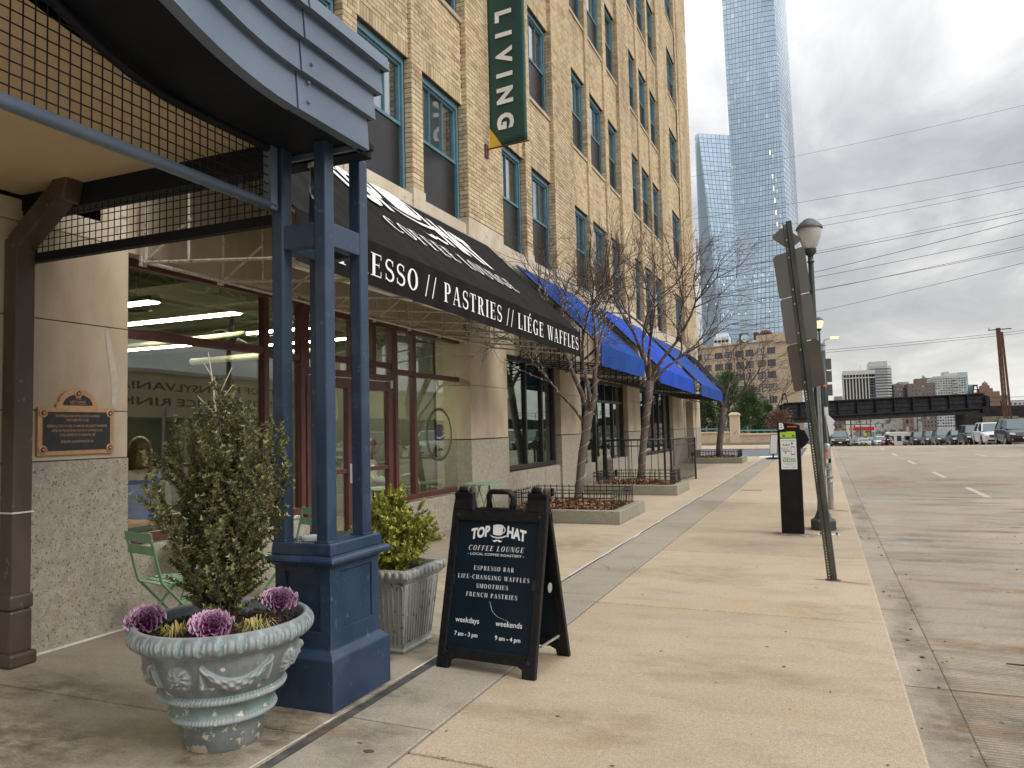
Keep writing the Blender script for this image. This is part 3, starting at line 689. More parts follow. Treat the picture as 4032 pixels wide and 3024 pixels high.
cache = {}
for i in near:
    r = BR[i]; k = tuple(np.round(r[3:6], 3))
    if k not in cache: cache[k] = brick_mesh('brick', np.array([[0, 0, 0, *k, 0]]), 'brick_mat')
    o = mo('brick', cache[k], B); o.location = (r[0], r[1], r[2])
# band, sills, blocks of limestone
for a, b in piers: band = MB(); band.box(-5.4, -5.0, max(a, 2.0), b, 2.95, 4.815); band.obj('stone_band', 'limestone_pale', B, bevel=.008)
for a, b, ws in bays:
    n = max(1, round((b-a)/2.1)); w = (b-a)/n
    for i in range(n):
        mb = MB(); mb.box(-5.4, -5.045, a+i*w+.002, a+(i+1)*w-.002, 4.02, 4.70); mb.obj('stone_block', 'limestone_pale', B, bevel=.006)
        mb = MB(); mb.box(-5.4, -5.06, a+i*w+.002, a+(i+1)*w-.002, 2.93, 4.012); mb.obj('stone_block', 'limestone', B, bevel=.006)
    for (w0, w1), (w2, w3) in zip(ws[:-1], ws[1:]):
        mb = MB(); mb.box(-5.4, -5.02, w1-.02, w2+.02, 4.02, 4.795); mb.obj('stone_block', 'limestone_pale', B, bevel=.006)
    for k in range(1, 7):
        for (w0, w1) in ws:
            mb = MB(); mb.box(-5.3, -5.055, w0+.006, w1-.006, rows[k][0]-.075, rows[k][0]); mb.obj('window_sill', 'limestone', B, bevel=.004)
mb = MB(); mb.box(-6, -4.9, 2, YC+.1, ZT, ZT+.4); mb.obj('cornice', 'limestone', B)
mb = MB(); mb.box(-5.02, -4.985, YC-.9, YC-.03, 18.6, 19.0); mb.obj('stone_plaque', 'limestone_pale', B)
# stone piers of the ground floor with joints as real gaps, granite plinths
pj = {0: (2.7, 4.25), 1: (10.42, 11.89), 2: (14.72, 16.12), 3: (20.5, 22.05), 4: (27.3, YC)}
for i, (a, b) in pj.items():
    j1, j2 = (2.30, 1.66) if i == 0 else (2.15, None)
    zs = [1.305, 1.66, 2.30, 2.948] if i == 0 else [1.315, 2.15, 2.948]
    cols_ = [(a, b)] if i < 4 else [(27.3, 29.6), (29.75, 30.1), (31.85, 32.4), (32.55, YC)]
    for ca, cb in cols_:
        for z0, z1 in zip(zs[:-1], zs[1:]):
            mb = MB(); mb.box(-5.6, -5.0, ca, cb, z0+.003, z1-.003); mb.obj('stone_block', 'limestone', B, bevel=.005)
        mb = MB(); mb.box(-5.6, -4.992, ca-.004, cb+.004, 0, 1.302); mb.obj('plinth', 'granite', B, bevel=.005)
mb = MB(); mb.box(-5.6, -5.25, 29.5, 32.6, 0, 2.95); mb.box(-5.6, -5.01, 29.7, 32.5, 2.4, 2.95); mb.obj('door_surround', 'limestone', B)
mb = MB(); mb.box(-5.25, -5.2, 30.35, 31.6, .1, 2.15); mb.obj('side_door', 'brown_metal', B)
mb = MB(); mb.box(-24, -5.4, YC-.35, YC-.02, 0, 4.7); mb.box(-24, -23.5, 3, YC, 0, 4.7); mb.obj('wall', 'limestone', B)
# pale mortar repair running down the first pier
mb = MB(); zz_ = [2.27, 2.15, 2.02, 1.9, 1.8, 1.72, 1.685]; ya_ = [4.045, 4.06, 4.08, 4.10, 4.11, 4.105, 4.12]; yb_ = [4.075, 4.105, 4.14, 4.155, 4.16, 4.15, 4.14]
for k in range(6): mb.quad((-4.9975, ya_[k], zz_[k]), (-4.9975, yb_[k], zz_[k]), (-4.9975, yb_[k+1], zz_[k+1]), (-4.9975, ya_[k+1], zz_[k+1]))
mb.obj('mortar_repair', 'repair', B, fix=False)
# the entrance recess wall left of the first pier
mb = MB(); mb.box(-5.5, -5.12, -9, 2.66, 0, 3.4); mb.obj('entrance_wall', 'limestone', B)

# upper windows
wcache = {}
def upper_window(w0, w1, z0, z1, idx):
    key = (round(w1-w0, 2), idx % 3); W_, Hh = w1-w0, z1-z0
    if key not in wcache:
        y0, y1 = -W_/2+.02, W_/2-.02; zm = Hh*.50
        f = MB(); fw = .055
        f.box(-.10, 0, y0, y0+fw, 0, Hh); f.box(-.10, 0, y1-fw, y1, 0, Hh); f.box(-.10, 0, y0+fw, y1-fw, Hh-.09, Hh-.002); f.box(-.10, 0, y0+fw, y1-fw, 0, .05)
        f.box(-.09, -.022, y0+fw, y1-fw, zm-.022, zm+.022)
        for s in (0, 1):
            za, zb = (zm+.022, Hh-.09) if s else (.05, zm-.022); xf = -.03 if s else -.05
            f.box(-.08, xf, y0+fw, y0+fw+.03, za, zb); f.box(-.08, xf, y1-fw-.03, y1-fw, za, zb); f.box(-.08, xf, y0+fw+.03, y1-fw-.03, zb-.032, zb)
            n = 3 if W_ > 1.28 else 2
            if s or idx % 3 == 0:
                for q in range(1, n):
                    yq = y0+fw+(y1-y0-2*fw)*q/n; f.box(-.075, xf-.006, yq-.009, yq+.009, za, zb-.032)
        g = MB(); g.box(-.066, -.062, y0+fw+.01, y1-fw-.01, zm+.02, Hh-.1); g.box(-.084, -.081, y0+fw+.01, y1-fw-.01, .05, zm)
        sc = MB(); sc.box(-.047, -.043, y0+fw+.012, y1-fw-.012, .052, zm-.024)
        bl = MB(); n = int((Hh-.1)/.036)
        low = .1 if idx % 3 == 0 else (zm+.02 if idx % 3 == 1 else zm+.3)
        z = Hh-.1
        while z > low:
            bl.add([(-.13, y0+.1, z), (-.13, y1-.16, z), (-.155, y1-.16, z-.026), (-.155, y0+.1, z-.026)], [(0, 1, 2, 3)]); z -= .034
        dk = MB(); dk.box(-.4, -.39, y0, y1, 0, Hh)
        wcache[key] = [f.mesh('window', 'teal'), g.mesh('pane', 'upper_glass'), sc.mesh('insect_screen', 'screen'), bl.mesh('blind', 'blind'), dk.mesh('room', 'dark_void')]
    ms = wcache[key]; o = mo('window', ms[0], B); o.location = (-5.155, (w0+w1)/2, z0)
    for nme, me in zip(('pane', 'insect_screen', 'blind', 'room'), ms[1:]):
        c = bpy.data.objects.new(nme, me); COL.objects.link(c); c.parent = o
i = 0
for a, b, ws in bays:
    for k in range(6):
        for (w0, w1) in ws:
            upper_window(w0, w1, rows[k][0], rows[k][1], (i*7+k) % 5); i += 1

# ------------------------------------------------------------------ ground-floor shop fronts
def front(y0, y1, zs, zt, mat, glass, mull, rails, xf=-5.2, fw=.07, panes=True, name='shop_window'):
    """frame with mullions (y centres) and rails (z), panes as sub-parts"""
    f = MB(); f.box(xf-.07, xf+.02, y0, y0+fw, zs, zt); f.box(xf-.07, xf+.02, y1-fw, y1, zs, zt)
    f.box(xf-.07, xf+.018, y0+fw, y1-fw, zt-fw, zt); f.box(xf-.07, xf+.018, y0+fw, y1-fw, zs, zs+fw)
    for m in mull: f.box(xf-.07, xf+.012, m-.035, m+.035, zs+fw, zt-fw)
    for (ya, yb, z) in rails: f.box(xf-.065, xf+.008, ya, yb, z-.035, z+.035)
    o = f.obj(name, mat, B, bevel=.004)
    ed = [y0+fw/2]+list(mull)+[y1-fw/2]
    for a, b in zip(ed[:-1], ed[1:]):
        g = MB(); g.box(xf-.04, xf-.032, a, b, zs+.03, zt-.03); g.obj('pane', glass, o)
    return o
front(4.27, 6.66, .60, 2.93, 'maroon', 'shop_glass', [6.06], [(4.34, 6.02, 2.31), (6.09, 6.6, 2.28)])
sf = front(8.52, 10.80, .53, 2.87, 'maroon', 'shop_glass', [9.06], [(8.58, 9.02, 2.25), (9.10, 10.74, 2.24)])
dr = front(6.66, 8.52, 2.12, 2.87, 'maroon', 'shop_glass', [7.58, 8.05], [(6.74, 8.44, 2.32)], name='transom_window')
for i, (a, b) in enumerate(((6.70, 7.56), (7.60, 8.46))):
    f = MB(); f.box(-5.26, -5.19, a, a+.10, .03, 2.10); f.box(-5.26, -5.19, b-.10, b, .03, 2.10); f.box(-5.26, -5.19, a+.1, b-.1, 1.98, 2.10); f.box(-5.26, -5.19, a+.1, b-.1, .03, .25)
    f.box(-5.255, -5.20, a+.1, b-.1, .98, 1.03)
    d = f.obj('door', 'maroon', B, bevel=.004); g = MB(); g.box(-5.235, -5.228, a+.09, b-.09, .2, 2.0); g.obj('pane', 'shop_glass', d)
    g = MB(); yh = b-.05 if i == 0 else a+.05
    if i == 0: g.box(-5.19, -5.155, yh-.03, yh+.03, .86, 1.09); g.obj('handle', 'label_white', d, bevel=.005)
    else: g.box(-5.19, -5.16, b-.09, b-.03, 2.02, 2.12); g.obj('door_closer', 'steel', d)
for a, b in ((4.25, 5.45), (5.455, 6.62)): mb = MB(); mb.box(-5.5, -5.10, a, b, 0, .585 if a < 5 else .56); mb.obj('knee_wall', 'granite', B, bevel=.01)
for a, b in ((8.54, 9.5), (9.505, 10.42)): mb = MB(); mb.box(-5.5, -5.10, a, b, 0, .51); mb.obj('knee_wall', 'granite', B, bevel=.01)
mb = MB(); mb.box(-5.5, -5.06, 6.62, 8.54, -.02, .03); mb.obj('doorstep', 'steel', B)
w2 = front(11.92, 14.69, .72, 2.77, 'black_frame', 'green_glass', [13.1, 13.98], [], xf=-5.14, fw=.08)
for a, b in ((11.89, 12.85), (12.855, 13.8), (13.805, 14.72)): mb = MB(); mb.box(-5.5, -5.04, a, b, 0, .70); mb.obj('knee_wall', 'granite', B, bevel=.01)
for a, b in ((11.98, 13.05), (13.15, 13.93), (14.03, 14.62)): mb = MB(); mb.box(-5.25, -5.245, a, b, 2.08, 2.72); mb.obj('roller_shade', 'shade_green', w2)
w3 = front(16.14, 20.48, .12, 2.62, 'black_frame', 'green_glass', [16.9, 17.75, 18.6, 19.4], [(16.2, 20.4, 2.1)], xf=-5.14, fw=.08)
for a, b in ((16.12, 17.3), (18.9, 20.5)): mb = MB(); mb.box(-5.5, -5.04, a, b, 0, .62); mb.obj('knee_wall', 'granite', B, bevel=.01)
w4 = front(22.07, 27.28, .55, 2.62, 'black_frame', 'green_glass', [23.3, 24.5, 25.4, 26.3], [], xf=-5.14, fw=.08)
for a, b in ((22.05, 23.8), (23.805, 25.5), (25.505, 27.3)): mb = MB(); mb.box(-5.5, -5.04, a, b, 0, .53); mb.obj('knee_wall', 'granite', B, bevel=.01)
mb = MB(); mb.box(-5.35, -5.03, 16.5, 20.4, 2.62, 2.9); mb.box(-5.35, -5.03, 22.1, 27.2, 2.62, 2.9); mb.box(-5.35, -5.05, 11.95, 14.7, 2.77, 2.95); mb.obj('lintel', 'limestone', B)
# logo decal on the cafe window: ring, mug shaped like a top hat, moustache
dec = MB(); c = (-5.225, 9.81, 1.40)
def ringseg(mb, c, ry, rz, t, x, n=40, a0=0, a1=2*PI):
    for k in range(n):
        a, b = a0+(a1-a0)*k/n, a0+(a1-a0)*(k+1)/n
        mb.quad(*[(x, c[1]+(ry-q)*math.cos(w), c[2]+(rz-q)*math.sin(w)) for w, q in ((a, 0), (b, 0), (b, t), (a, t))])
ringseg(dec, c, .39, .39, .035, -5.222)
def mug(mb, M, s):
    mb.add([M @ Vector((x*s, y*s, 0)) for x, y in ((-.5, .2), (-.55, 1.0), (-.2, 1.08), (.2, 1.08), (.5, 1.0), (.45, .2), (.2, .12), (-.2, .12))], [tuple(range(8))])
    mb.add([M @ Vector((x*s, y*s, .0005)) for x, y in ((-.85, .16), (-.5, .02), (0, -.04), (.5, .02), (.9, .18), (.8, .02), (.5, -.10), (0, -.16), (-.5, -.10))], [(0, 1, 7, 8), (1, 2, 6, 7) if 0 else (1, 2, 7, 8), (2, 3, 6, 7), (3, 4, 5, 6)])
    n = 10
    for k in range(n):
        a, b = -PI/2+PI*k/n, -PI/2+PI*(k+1)/n
        mb.quad(*[M @ Vector(((.48+(.26-q)*math.cos(w))*s, (.6+(.3-q)*math.sin(w))*s, .001)) for w, q in ((a, 0), (b, 0), (b, .09), (a, .09))])
def stache(mb, M, s):
    up = [(-1, .18), (-.8, .02), (-.5, .08), (-.25, .24), (0, .12), (.25, .24), (.5, .08), (.8, .02), (1, .18)]
    lo = [(-1, .18), (-.7, -.18), (-.4, -.2), (-.15, -.08), (0, 0), (.15, -.08), (.4, -.2), (.7, -.18), (1, .18)]
    for k in range(8): mb.add([M @ Vector((x*s, y*s, 0)) for x, y in (up[k], lo[k], lo[k+1], up[k+1])], [(0, 1, 2, 3)])
FM = frame((-5.222, 9.81, 1.40), (0, 1, 0), (0, 0, 1))
mug(dec, FM @ Matrix.Translation((0, -.06, 0)), .19); stache(dec, FM @ Matrix.Translation((.02, -.22, 0)), .10)
dec.obj('window_decal', 'ink', B, fix=False)

# ------------------------------------------------------------------ cafe interior seen through the glass
mb = MB(); mb.box(-13, -12.9, 4.2, 11.9, 0, 3.6); mb.box(-13, -5.4, 4.12, 4.2, 0, 3.6); mb.box(-13, -5.6, 11.9, 12.0, 0, 3.6); mb.box(-8.4, -5.9, 10.9, 11.1, 0, 3.6)
IW = mb.obj('cafe_wall', 'cafe_wall', B)
mb = MB(); mb.box(-13, -5.3, 4.2, 11.9, 3.3, 3.4)
for k in range(6): mb.box(-13, -5.45, 4.9+k*1.25, 5.05+k*1.25, 3.14, 3.3)
mb.obj('cafe_ceiling', 'cafe_ceiling', B)
mb = MB(); mb.box(-13, -5.3, 4.2, 11.9, -.05, .02); mb.obj('cafe_floor', 'cafe_floor', B)
for (x0, x1, y) in ((-8.6, -6.5, 7.1), (-8.8, -6.7, 6.05), (-8.3, -6.6, 8.6), (-8.6, -6.4, 9.9), (-11.5, -9.6, 7.2), (-11.2, -9.3, 9.2), (-12, -10, 5.6)):
    t = thing('ceiling_light', '', 'ceiling light', ((x0+x1)/2, y, 2.95)); mb = MB()
    mb.prism([(-.10, 0), (-.03, .07), (.03, .07), (.10, 0)], frame((x0, y, 2.95), (0, 1, 0), (0, 0, 1)), x1-x0); mb.obj('housing', 'cafe_ceiling', t)
    mb = MB(); mb.box(x0+.03, x1-.03, y-.075, y+.075, 2.935, 2.948); mb.obj('diffuser', 'tube_light', t)
    mb = MB(); [mb.bar((x, y, 3.0), (x, y, 3.3), .01) for x in (x0+.3, x1-.3)]; mb.obj('hanger', 'steel', t)
    t['label'] = {7.1: 'long lit tube light across the upper pane of the big cafe window', 6.05: 'lit tube light cut by the stone pier, beside the nearer ceiling fan', 8.6: 'lit tube light between the brown mullion and the blue posts', 9.9: 'lit tube light over the door end of the cafe', 7.2: 'tube light deep in the cafe, behind the nearer ceiling fan', 9.2: 'tube light deep in the cafe, over the counter', 5.6: 'tube light deepest in the cafe, at the left'}[y]; t['group'] = 'tube lights under the cafe ceiling'
for i, (x, y) in enumerate(((-7.35, 5.7), (-7.6, 8.15))):
    t = thing('ceiling_fan', ('dark ceiling fan nearest the stone pier inside the cafe', 'dark ceiling fan farther back above the cafe doors')[i], 'ceiling fan', (x, y, 2.85)); mb = MB()
    mb.lathe([(.03, .45), (.03, .12), (.09, .1), (.09, -.02), (.02, -.05)], (x, y, 2.8), 14); mb.obj('motor', 'wood_fan', t)
    for k in range(4):
        mb = MB(); M = rot(0, 0, k*PI/2+.5, (x, y, 2.84)); mb.box(.12, .68, -.06, .06, -.008, .008, M @ Matrix.Rotation(.15, 4, 'X')); mb.obj('blade', 'wood_fan', t)
mb = MB(); mb.tube([(-6.6, 7.3, 2.72), (-8.9, 7.5, 2.72)], .035, 8); mb.tube([(-6.4, 8.8, 2.64), (-9.2, 9.0, 2.64)], .05, 8)
tag(mb.obj('ceiling_pipe', 'cream_pipe', B, smooth=True))
mb = MB(); mb.box(-8.6, -8.4, 4.2, 10.9, 0, .0); 
mb = MB(); mb.box(-9.4, -8.9, 6.6, 10.6, .02, 1.0); mb.box(-9.45, -8.85, 6.55, 10.65, 1.0, 1.05); tag(mb.obj('counter', 'dark_void'), 'dark service counter deep inside the cafe', 'counter')
mb = MB(); mb.box(-12.88, -12.8, 5.4, 10.8, 1.4, 2.4); mb.obj('menu_board', 'dark_void', B)
def cafe_table(x, y, lab, top='mint', h=.68, r=.34, square=False):
    t = thing('cafe_table', lab, 'table', (x, y, .02)); mb = MB()
    if square: mb.box(x-r, x+r, y-r, y+r, h, h+.03)
    else: mb.lathe([(.001, h), (r, h), (r, h+.018), (.001, h+.02)], (x, y, 0), 28)
    mb.obj('tabletop', top, t, bevel=.003)
    mb = MB(); mb.lathe([(.19, .02), (.19, .04), (.03, .07), (.025, h)], (x, y, 0), 16); mb.obj('pedestal', 'steel', t)
    return t
cafe_table(-5.68, 4.66, 'square terracotta table just inside the big cafe window', 'terracotta', .70, .27, True)
cafe_table(-5.75, 5.95, 'square terracotta table beside the woman in the blue hoodie', 'terracotta', .66, .32, True)
cafe_table(-5.9, 9.3, 'round mint table inside the window with the mug logo', 'mint', .64, .3)
def metal_chair(x, y, rz, lab):
    t = thing('cafe_chair', lab, 'chair', (x, y, .02), rz); M = rot(0, 0, rz, (x, y, .02)); mb = MB()
    mb.box(-.17, .17, -.17, .17, .40, .415, M); mb.obj('seat', 'steel', t)
    mb = MB(); P = [(-.17, -.17, .41), (-.17, -.2, .60), (-.14, -.21, .74), (0, -.215, .78), (.14, -.21, .74), (.17, -.2, .60), (.17, -.17, .41)]
    mb.tube([M @ Vector(p) for p in P], .011, 6); mb.obj('backrest', 'steel', t, smooth=True)
    for sx in (-1, 1):
        for sy in (-1, 1): mb = MB(); mb.tube([M @ Vector((sx*.15, sy*.15, .4)), M @ Vector((sx*.2, sy*.2, 0))], .011, 6); mb.obj('leg', 'steel', t)
metal_chair(-5.85, 8.75, .3, 'grey metal cafe chair behind the glass left of the logo'); metal_chair(-6.2, 7.6, 1.1, 'grey metal cafe chair seen through the cafe door'); metal_chair(-5.9, 9.95, 3.4, 'grey metal cafe chair behind the logo window, at the round table')
# potted plants inside
def potted(x, y, z, lab, r=.16):
    t = thing('potted_plant', lab, 'plant', (x, y, z)); mb = MB(); mb.lathe([(.05, 0), (.075, .12), (.07, .12), (.06, .1), (.0, .1)], (x, y, z), 14); mb.obj('pot', 'label_white', t)
    mb = MB()
    for k in range(46):
        a = random.uniform(0, 6.28); e = random.uniform(.2, 1.4); l = r*random.uniform(.6, 1.3); d = Vector((math.cos(a)*math.cos(e), math.sin(a)*math.cos(e), math.sin(e))); p = Vector((x, y, z+.12)); q = p+d*l; s = d.cross(Vector((0, 0, 1))).normalized()*.022
        mb.add([p, q-s-d*l*.3, q, q+s-d*l*.3], [(0, 1, 2, 3)])
    tag(mb.obj('foliage', 'leaf_house', t, fix=False), kind='stuff')
ISL('leaf_house', [(0, (.10, .22, .06)), (1, (.25, .42, .14))], .5)
potted(-5.75, 5.95, 1.52, 'small potted plant hanging high inside the big window', .2); potted(-5.7, 6.3, .75, 'leafy potted plant on the sill beside the brown mullion', .3); potted(-5.6, 4.42, .72, 'broad green plant inside the window at the stone pier', .32)
# ------------------------------------------------------------------ awnings
def awning(lab, ya, yb, zf, zw, xf, val, canvas, truss, text=None, vert=True, step=.8):
    """zf = (near, far) z of the valance foot; zw top at the wall"""
    t = thing('awning', lab, 'awning', (-5, ya, zf[0]))
    za, zb = zf
    def zfy(y): return za+(zb-za)*(y-ya)/(yb-ya)
    mb = MB(); n = max(3, int((yb-ya)/.5)); m = 8
    for i in range(n):
        for j in range(m):
            P = []
            for (ii, jj) in ((i, j), (i+1, j), (i+1, j+1), (i, j+1)):
                y = ya+(yb-ya)*ii/n; s = jj/m; zt = zfy(y)+val
                sag = (-.02 if 'black' in canvas else -.006)*math.sin(PI*s)*abs(math.sin(PI*ii/n*max(1, round((yb-ya)/1.6))))
                P.append((xf+(-4.99-xf)*s, y, zt+(zw-zt)*s+sag))
            mb.quad(*P)
    o = mb.obj('canopy_cloth', canvas, t, fix=False, weld=True); sm = o.modifiers.new('t', 'SOLIDIFY'); sm.thickness = .006
    mb = MB()
    for i in range(n*2):
        y0, y1 = ya+(yb-ya)*i/n/2, ya+(yb-ya)*(i+1)/n/2; w = lambda k: .004*math.sin(k*2.3)
        mb.quad((xf+w(i), y0, zfy(y0)), (xf+w(i+1), y1, zfy(y1)), (xf, y1, zfy(y1)+val), (xf, y0, zfy(y0)+val))
    o = mb.obj('valance', canvas, t, fix=False, weld=True); sm = o.modifiers.new('t', 'SOLIDIFY'); sm.thickness = .006
    # frame: wall rails, front rail, brackets
    zr = zfy((ya+yb)/2)+.16
    mb = MB(); r = .013
    mb.tube([(-4.95, ya+.02, zr+.07), (-4.95, yb-.02, zr)], r*1.3, 6); mb.tube([(xf-.02, ya+.02, za+.03), (xf-.02, yb-.02, zb+.03)], r, 6); mb.tube([(-4.97, ya+.02, zw-.03), (-4.97, yb-.02, zw-.03)], r, 6)
    mb.tube([(xf-.02, ya+.02, za+val-.02), (xf-.02, yb-.02, zb+val-.02)], r, 6)
    mb.obj('rail', truss, t, smooth=True)
    k = max(2, int(round((yb-ya)/step)))
    for i in range(k+1):
        y = ya+.04+(yb-ya-.08)*i/k; z1 = zfy(y)+.03; zb_ = zr+.07*(1-i/k); mb = MB()
        mb.tube([(-4.94, y, zb_), (xf-.02, y, z1)], r, 6)
        mb.tube([(-4.95, y, zb_), (-4.95, y, zb_+.55)], r, 6); mb.tube([(-4.94, y, zb_+.01), (-4.5, y+.02, zb_+.30)], r*.85, 6)
        mb.tube([(-4.98, y, zw-.04), (xf-.02, y, zfy(y)+val-.03)], r*.9, 6); mb.tube([(-4.5, y, zb_-.03), (-4.5, y, zb_+.8)], r*.8, 6)
        mb.box(-4.995, -4.97, y-.03, y+.03, zb_-.03, zb_+.05)
        mb.obj('bracket', truss, t, smooth=False)
    return t
aw = awning('black canvas awning with white coffee lettering above the cafe', 4.33, 11.12, (2.70, 2.55), 4.50, -3.44, .385, 'black_canvas', 'truss_white', step=.81)
mb = MB()
zl = lambda y: 2.70-.15*(y-4.33)/6.79
def vtext(txt, y0, y1):
    d = Vector((0, y1-y0, zl(y1)-zl(y0)))
    serif(mb, txt, (-3.44, y0, zl(y0)+.088), d, Vector((0, .022, 1)).normalized(), .195, (y1-y0), off=.012, track=.14)
for w_ in (('ESPRESSO', 4.42, 6.11), ('//', 6.20, 6.47), ('PASTRIES', 6.58, 8.07), ('//', 8.18, 8.45), ('LIÉGE', 8.54, 9.50), ('WAFFLES', 9.62, 11.05)): mb = MB(); vtext(*w_); mb.obj('lettering', 'white_print', aw, fix=False)
mb = MB(); sv = Vector((-1.55, 0, 1.47)).normalized(); 
def sl(y, s):
    zb_ = zl(y)+.385; q = s/2.136; return Vector((-3.44-1.55*q, y, zb_+(4.5-zb_)*q))
n_off = .012
SM = lambda y, s: frame(sl(y, s), (0, 1, 0), sv)
serif(mb, 'COFFEE LOUNGE', sl(6.5, .66), (sl(9.6, .48)-sl(6.5, .66)), sv, .29, 3.12, off=n_off, track=.24); serif(mb, 'COFFEE LOUNGE', sl(6.5, .66), (sl(9.6, .48)-sl(6.5, .66)), sv, .29, 3.12, off=n_off+.002, track=.24); mb.obj('lettering', 'white_print', aw, fix=False); mb = MB()
def arcword(mb, txt, c, u, v, h, width, off, bold, rise, tilt=0):
    vs, fs = font_mesh(txt, bold); xs = [p.x for p in vs]; w = max(xs)-min(xs); cx = (max(xs)+min(xs))/2; M = frame(c, u, v); k = width/w
    mb.add([M @ Vector(((p.x-cx)*k, p.y*h/CAP*(1+.0)+rise*((p.x-cx)*k), off)) for p in vs], fs)
arcword(mb, 'TOP', sl(6.92, 1.36), (0, 1, 0), sv, .72, 1.1, n_off, .05, .06); arcword(mb, 'HAT', sl(8.98, 1.08), (0, 1, 0), sv, .72, 1.1, n_off, .05, -.24)
MM = SM(7.95, 1.46) @ Matrix.Translation((0, 0, n_off)); mug(mb, MM, .64)
stache(mb, SM(8.02, 1.12) @ Matrix.Translation((0, 0, n_off)), .30)
mb.obj('logo', 'white_print', aw, fix=False)
for ya, yb in ((5.2, 7.3), (7.45, 9.55), (9.9, 11.0)):
    t = thing('fluorescent_lamp', '', 'lamp', (-4.2, ya, 2.95)); mb = MB(); mb.box(-4.28, -4.10, ya, yb, 2.93, 2.985); mb.obj('tray', 'truss_white', t)
    mb = MB(); mb.tube([(-4.19, ya+.04, 2.915), (-4.19, yb-.04, 2.915)], .02, 8); mb.obj('tube', 'label_white', t)
    t['label'] = {5.2: 'white tube lamp under the black awning, nearest the blue posts', 7.45: 'white tube lamp under the middle of the black awning', 9.9: 'white tube lamp under the far end of the black awning'}[ya]
awning('blue awning with its near end open, next to the black one', 12.38, 15.70, (2.50, 2.47), 4.42, -3.44, .37, 'blue_canvas2', 'truss_black', step=.55)
a3 = awning('bright royal blue awning in the middle, with pale marks on its slope', 17.3, 22.3, (2.45, 2.37), 4.42, -3.44, .37, 'blue_canvas', 'truss_black', step=.6)
mb = MB()
for k in range(7):
    y = 18.1+k*.36; mb.quad(sl(y, .9)+Vector((.01, 0, -.52)), sl(y+.2, .9)+Vector((.01, 0, -.52)), sl(y+.26, 1.15)+Vector((.01, 0, -.52)), sl(y+.1, 1.15)+Vector((.01, 0, -.52)))
awning('dull blue awning at the far end of the shop fronts', 23.75, 29.05, (2.36, 2.28), 4.36, -3.44, .36, 'blue_canvas2', 'truss_black', step=.6)
awning('dark awning over the corner door, beyond the last blue one', 29.9, 32.9, (2.75, 2.72), 4.36, -3.75, .22, 'black_canvas', 'truss_black', step=.9)

# ------------------------------------------------------------------ banner
t = thing('banner', 'dark green vertical banner reading LIVING with a yellow corner', 'banner', (-5, 11.2, 6.1))
mb = MB(); nx, nz = 10, 40
def ban(x, z): return (x, 11.2+.022*math.sin((x+5)*7)+.004*math.sin(z*3+x*8), z)
for i in range(nx):
    for j in range(nz):
        f = lambda a, b: ban(-4.92+.68*a/nx, 6.13+.03*a/nx-.0+(11.6-6.13)*b/nz)
        mb.quad(f(i, j), f(i+1, j), f(i+1, j+1), f(i, j+1))
o = mb.obj('cloth', 'green_canvas', t, fix=False, smooth=True, weld=True); sm = o.modifiers.new('t', 'SOLIDIFY'); sm.thickness = .006
mb = MB(); F = lambda x, z: (x, ban(x, z)[1]-.006, z)
mb.add([F(-4.922, 6.13), F(-4.80, 6.135), F(-4.70, 6.14), F(-4.80, 6.30), F(-4.922, 6.48)], [(0, 1, 3, 4), (1, 2, 3)]); mb.obj('corner_patch', 'yellow_canvas', t, fix=False)
mb = MB()
for i, ch in enumerate('LIVING'):
    zc = [8.34, 8.02, 7.66, 7.33, 6.98, 6.55][i]
    m2 = MB(); sans(m2, ch, (-4.76, 11.2, zc), (0, 0, -1), (1, 0, 0), .29, off=.0, bold=.05, sx=.95)
    mb.add([(v[0], ban(v[0], v[2])[1]-.018, v[2]) for v in m2.v], m2.f)
mb.obj('lettering', 'white_print', t, fix=False)
mb = MB(); mb.tube([(-5.0, 11.2, 6.12), (-4.22, 11.2, 6.15)], .014, 8); mb.box(-5.0, -4.97, 11.14, 11.26, 5.98, 6.2); mb.obj('bracket', 'rust', t)
mb = MB(); mb.tube([(-5.0, 11.2, 11.6), (-4.22, 11.2, 11.6)], .014, 8); mb.obj('bracket', 'rust', t)

# ------------------------------------------------------------------ blue canopy and its post cluster
CN = thing('entrance_canopy', 'blue metal canopy with lapped curved fascia and wire mesh panels', 'canopy', (-2.6, 2.0, 3.04))
def rise(y, y0=2.9, R=2.0): return 0 if y >= y0 else (y0-y)**2/(2*R)
def lap(k):
    """one lapped sheet of the fascia, near curved part and straight end panel"""
    z0, z1 = [(3.04, 3.235), (3.225, 3.395), (3.385, 3.54), (3.53, 3.60)][k]; xo = -2.30+[0, .022, .044, .075][k]; ye = 3.53+[0, .035, .08, .11][k]
    for (ya, yb, n, off) in ((2.915, ye, 2, .006), (-.9, 2.909, 30, 0)):
        mb = MB(); ring = []
        for i in range(n+1):
            y = ya+(yb-ya)*i/n; r = rise(y)
            ring.append([(xo+off, y, z0+r), (xo+off-.014, y, z1+r+.01), (xo+off-.06, y, z1+r+.01), (xo+off-.06, y, z0+r)])
        for a, b in zip(ring[:-1], ring[1:]):
            for j in range(4): mb.quad(a[j], b[j], b[(j+1) % 4], a[(j+1) % 4])
        mb.quad(*ring[0]); mb.quad(*ring[-1]); mb.obj('fascia_sheet', 'grey_blue', CN, bevel=.003)
    mb = MB(); mb.box(-5.0, xo-.03, ye-.05, ye, z0, z1); mb.obj('end_sheet', 'grey_blue', CN)
for k in range(4): lap(k)
mb = MB()
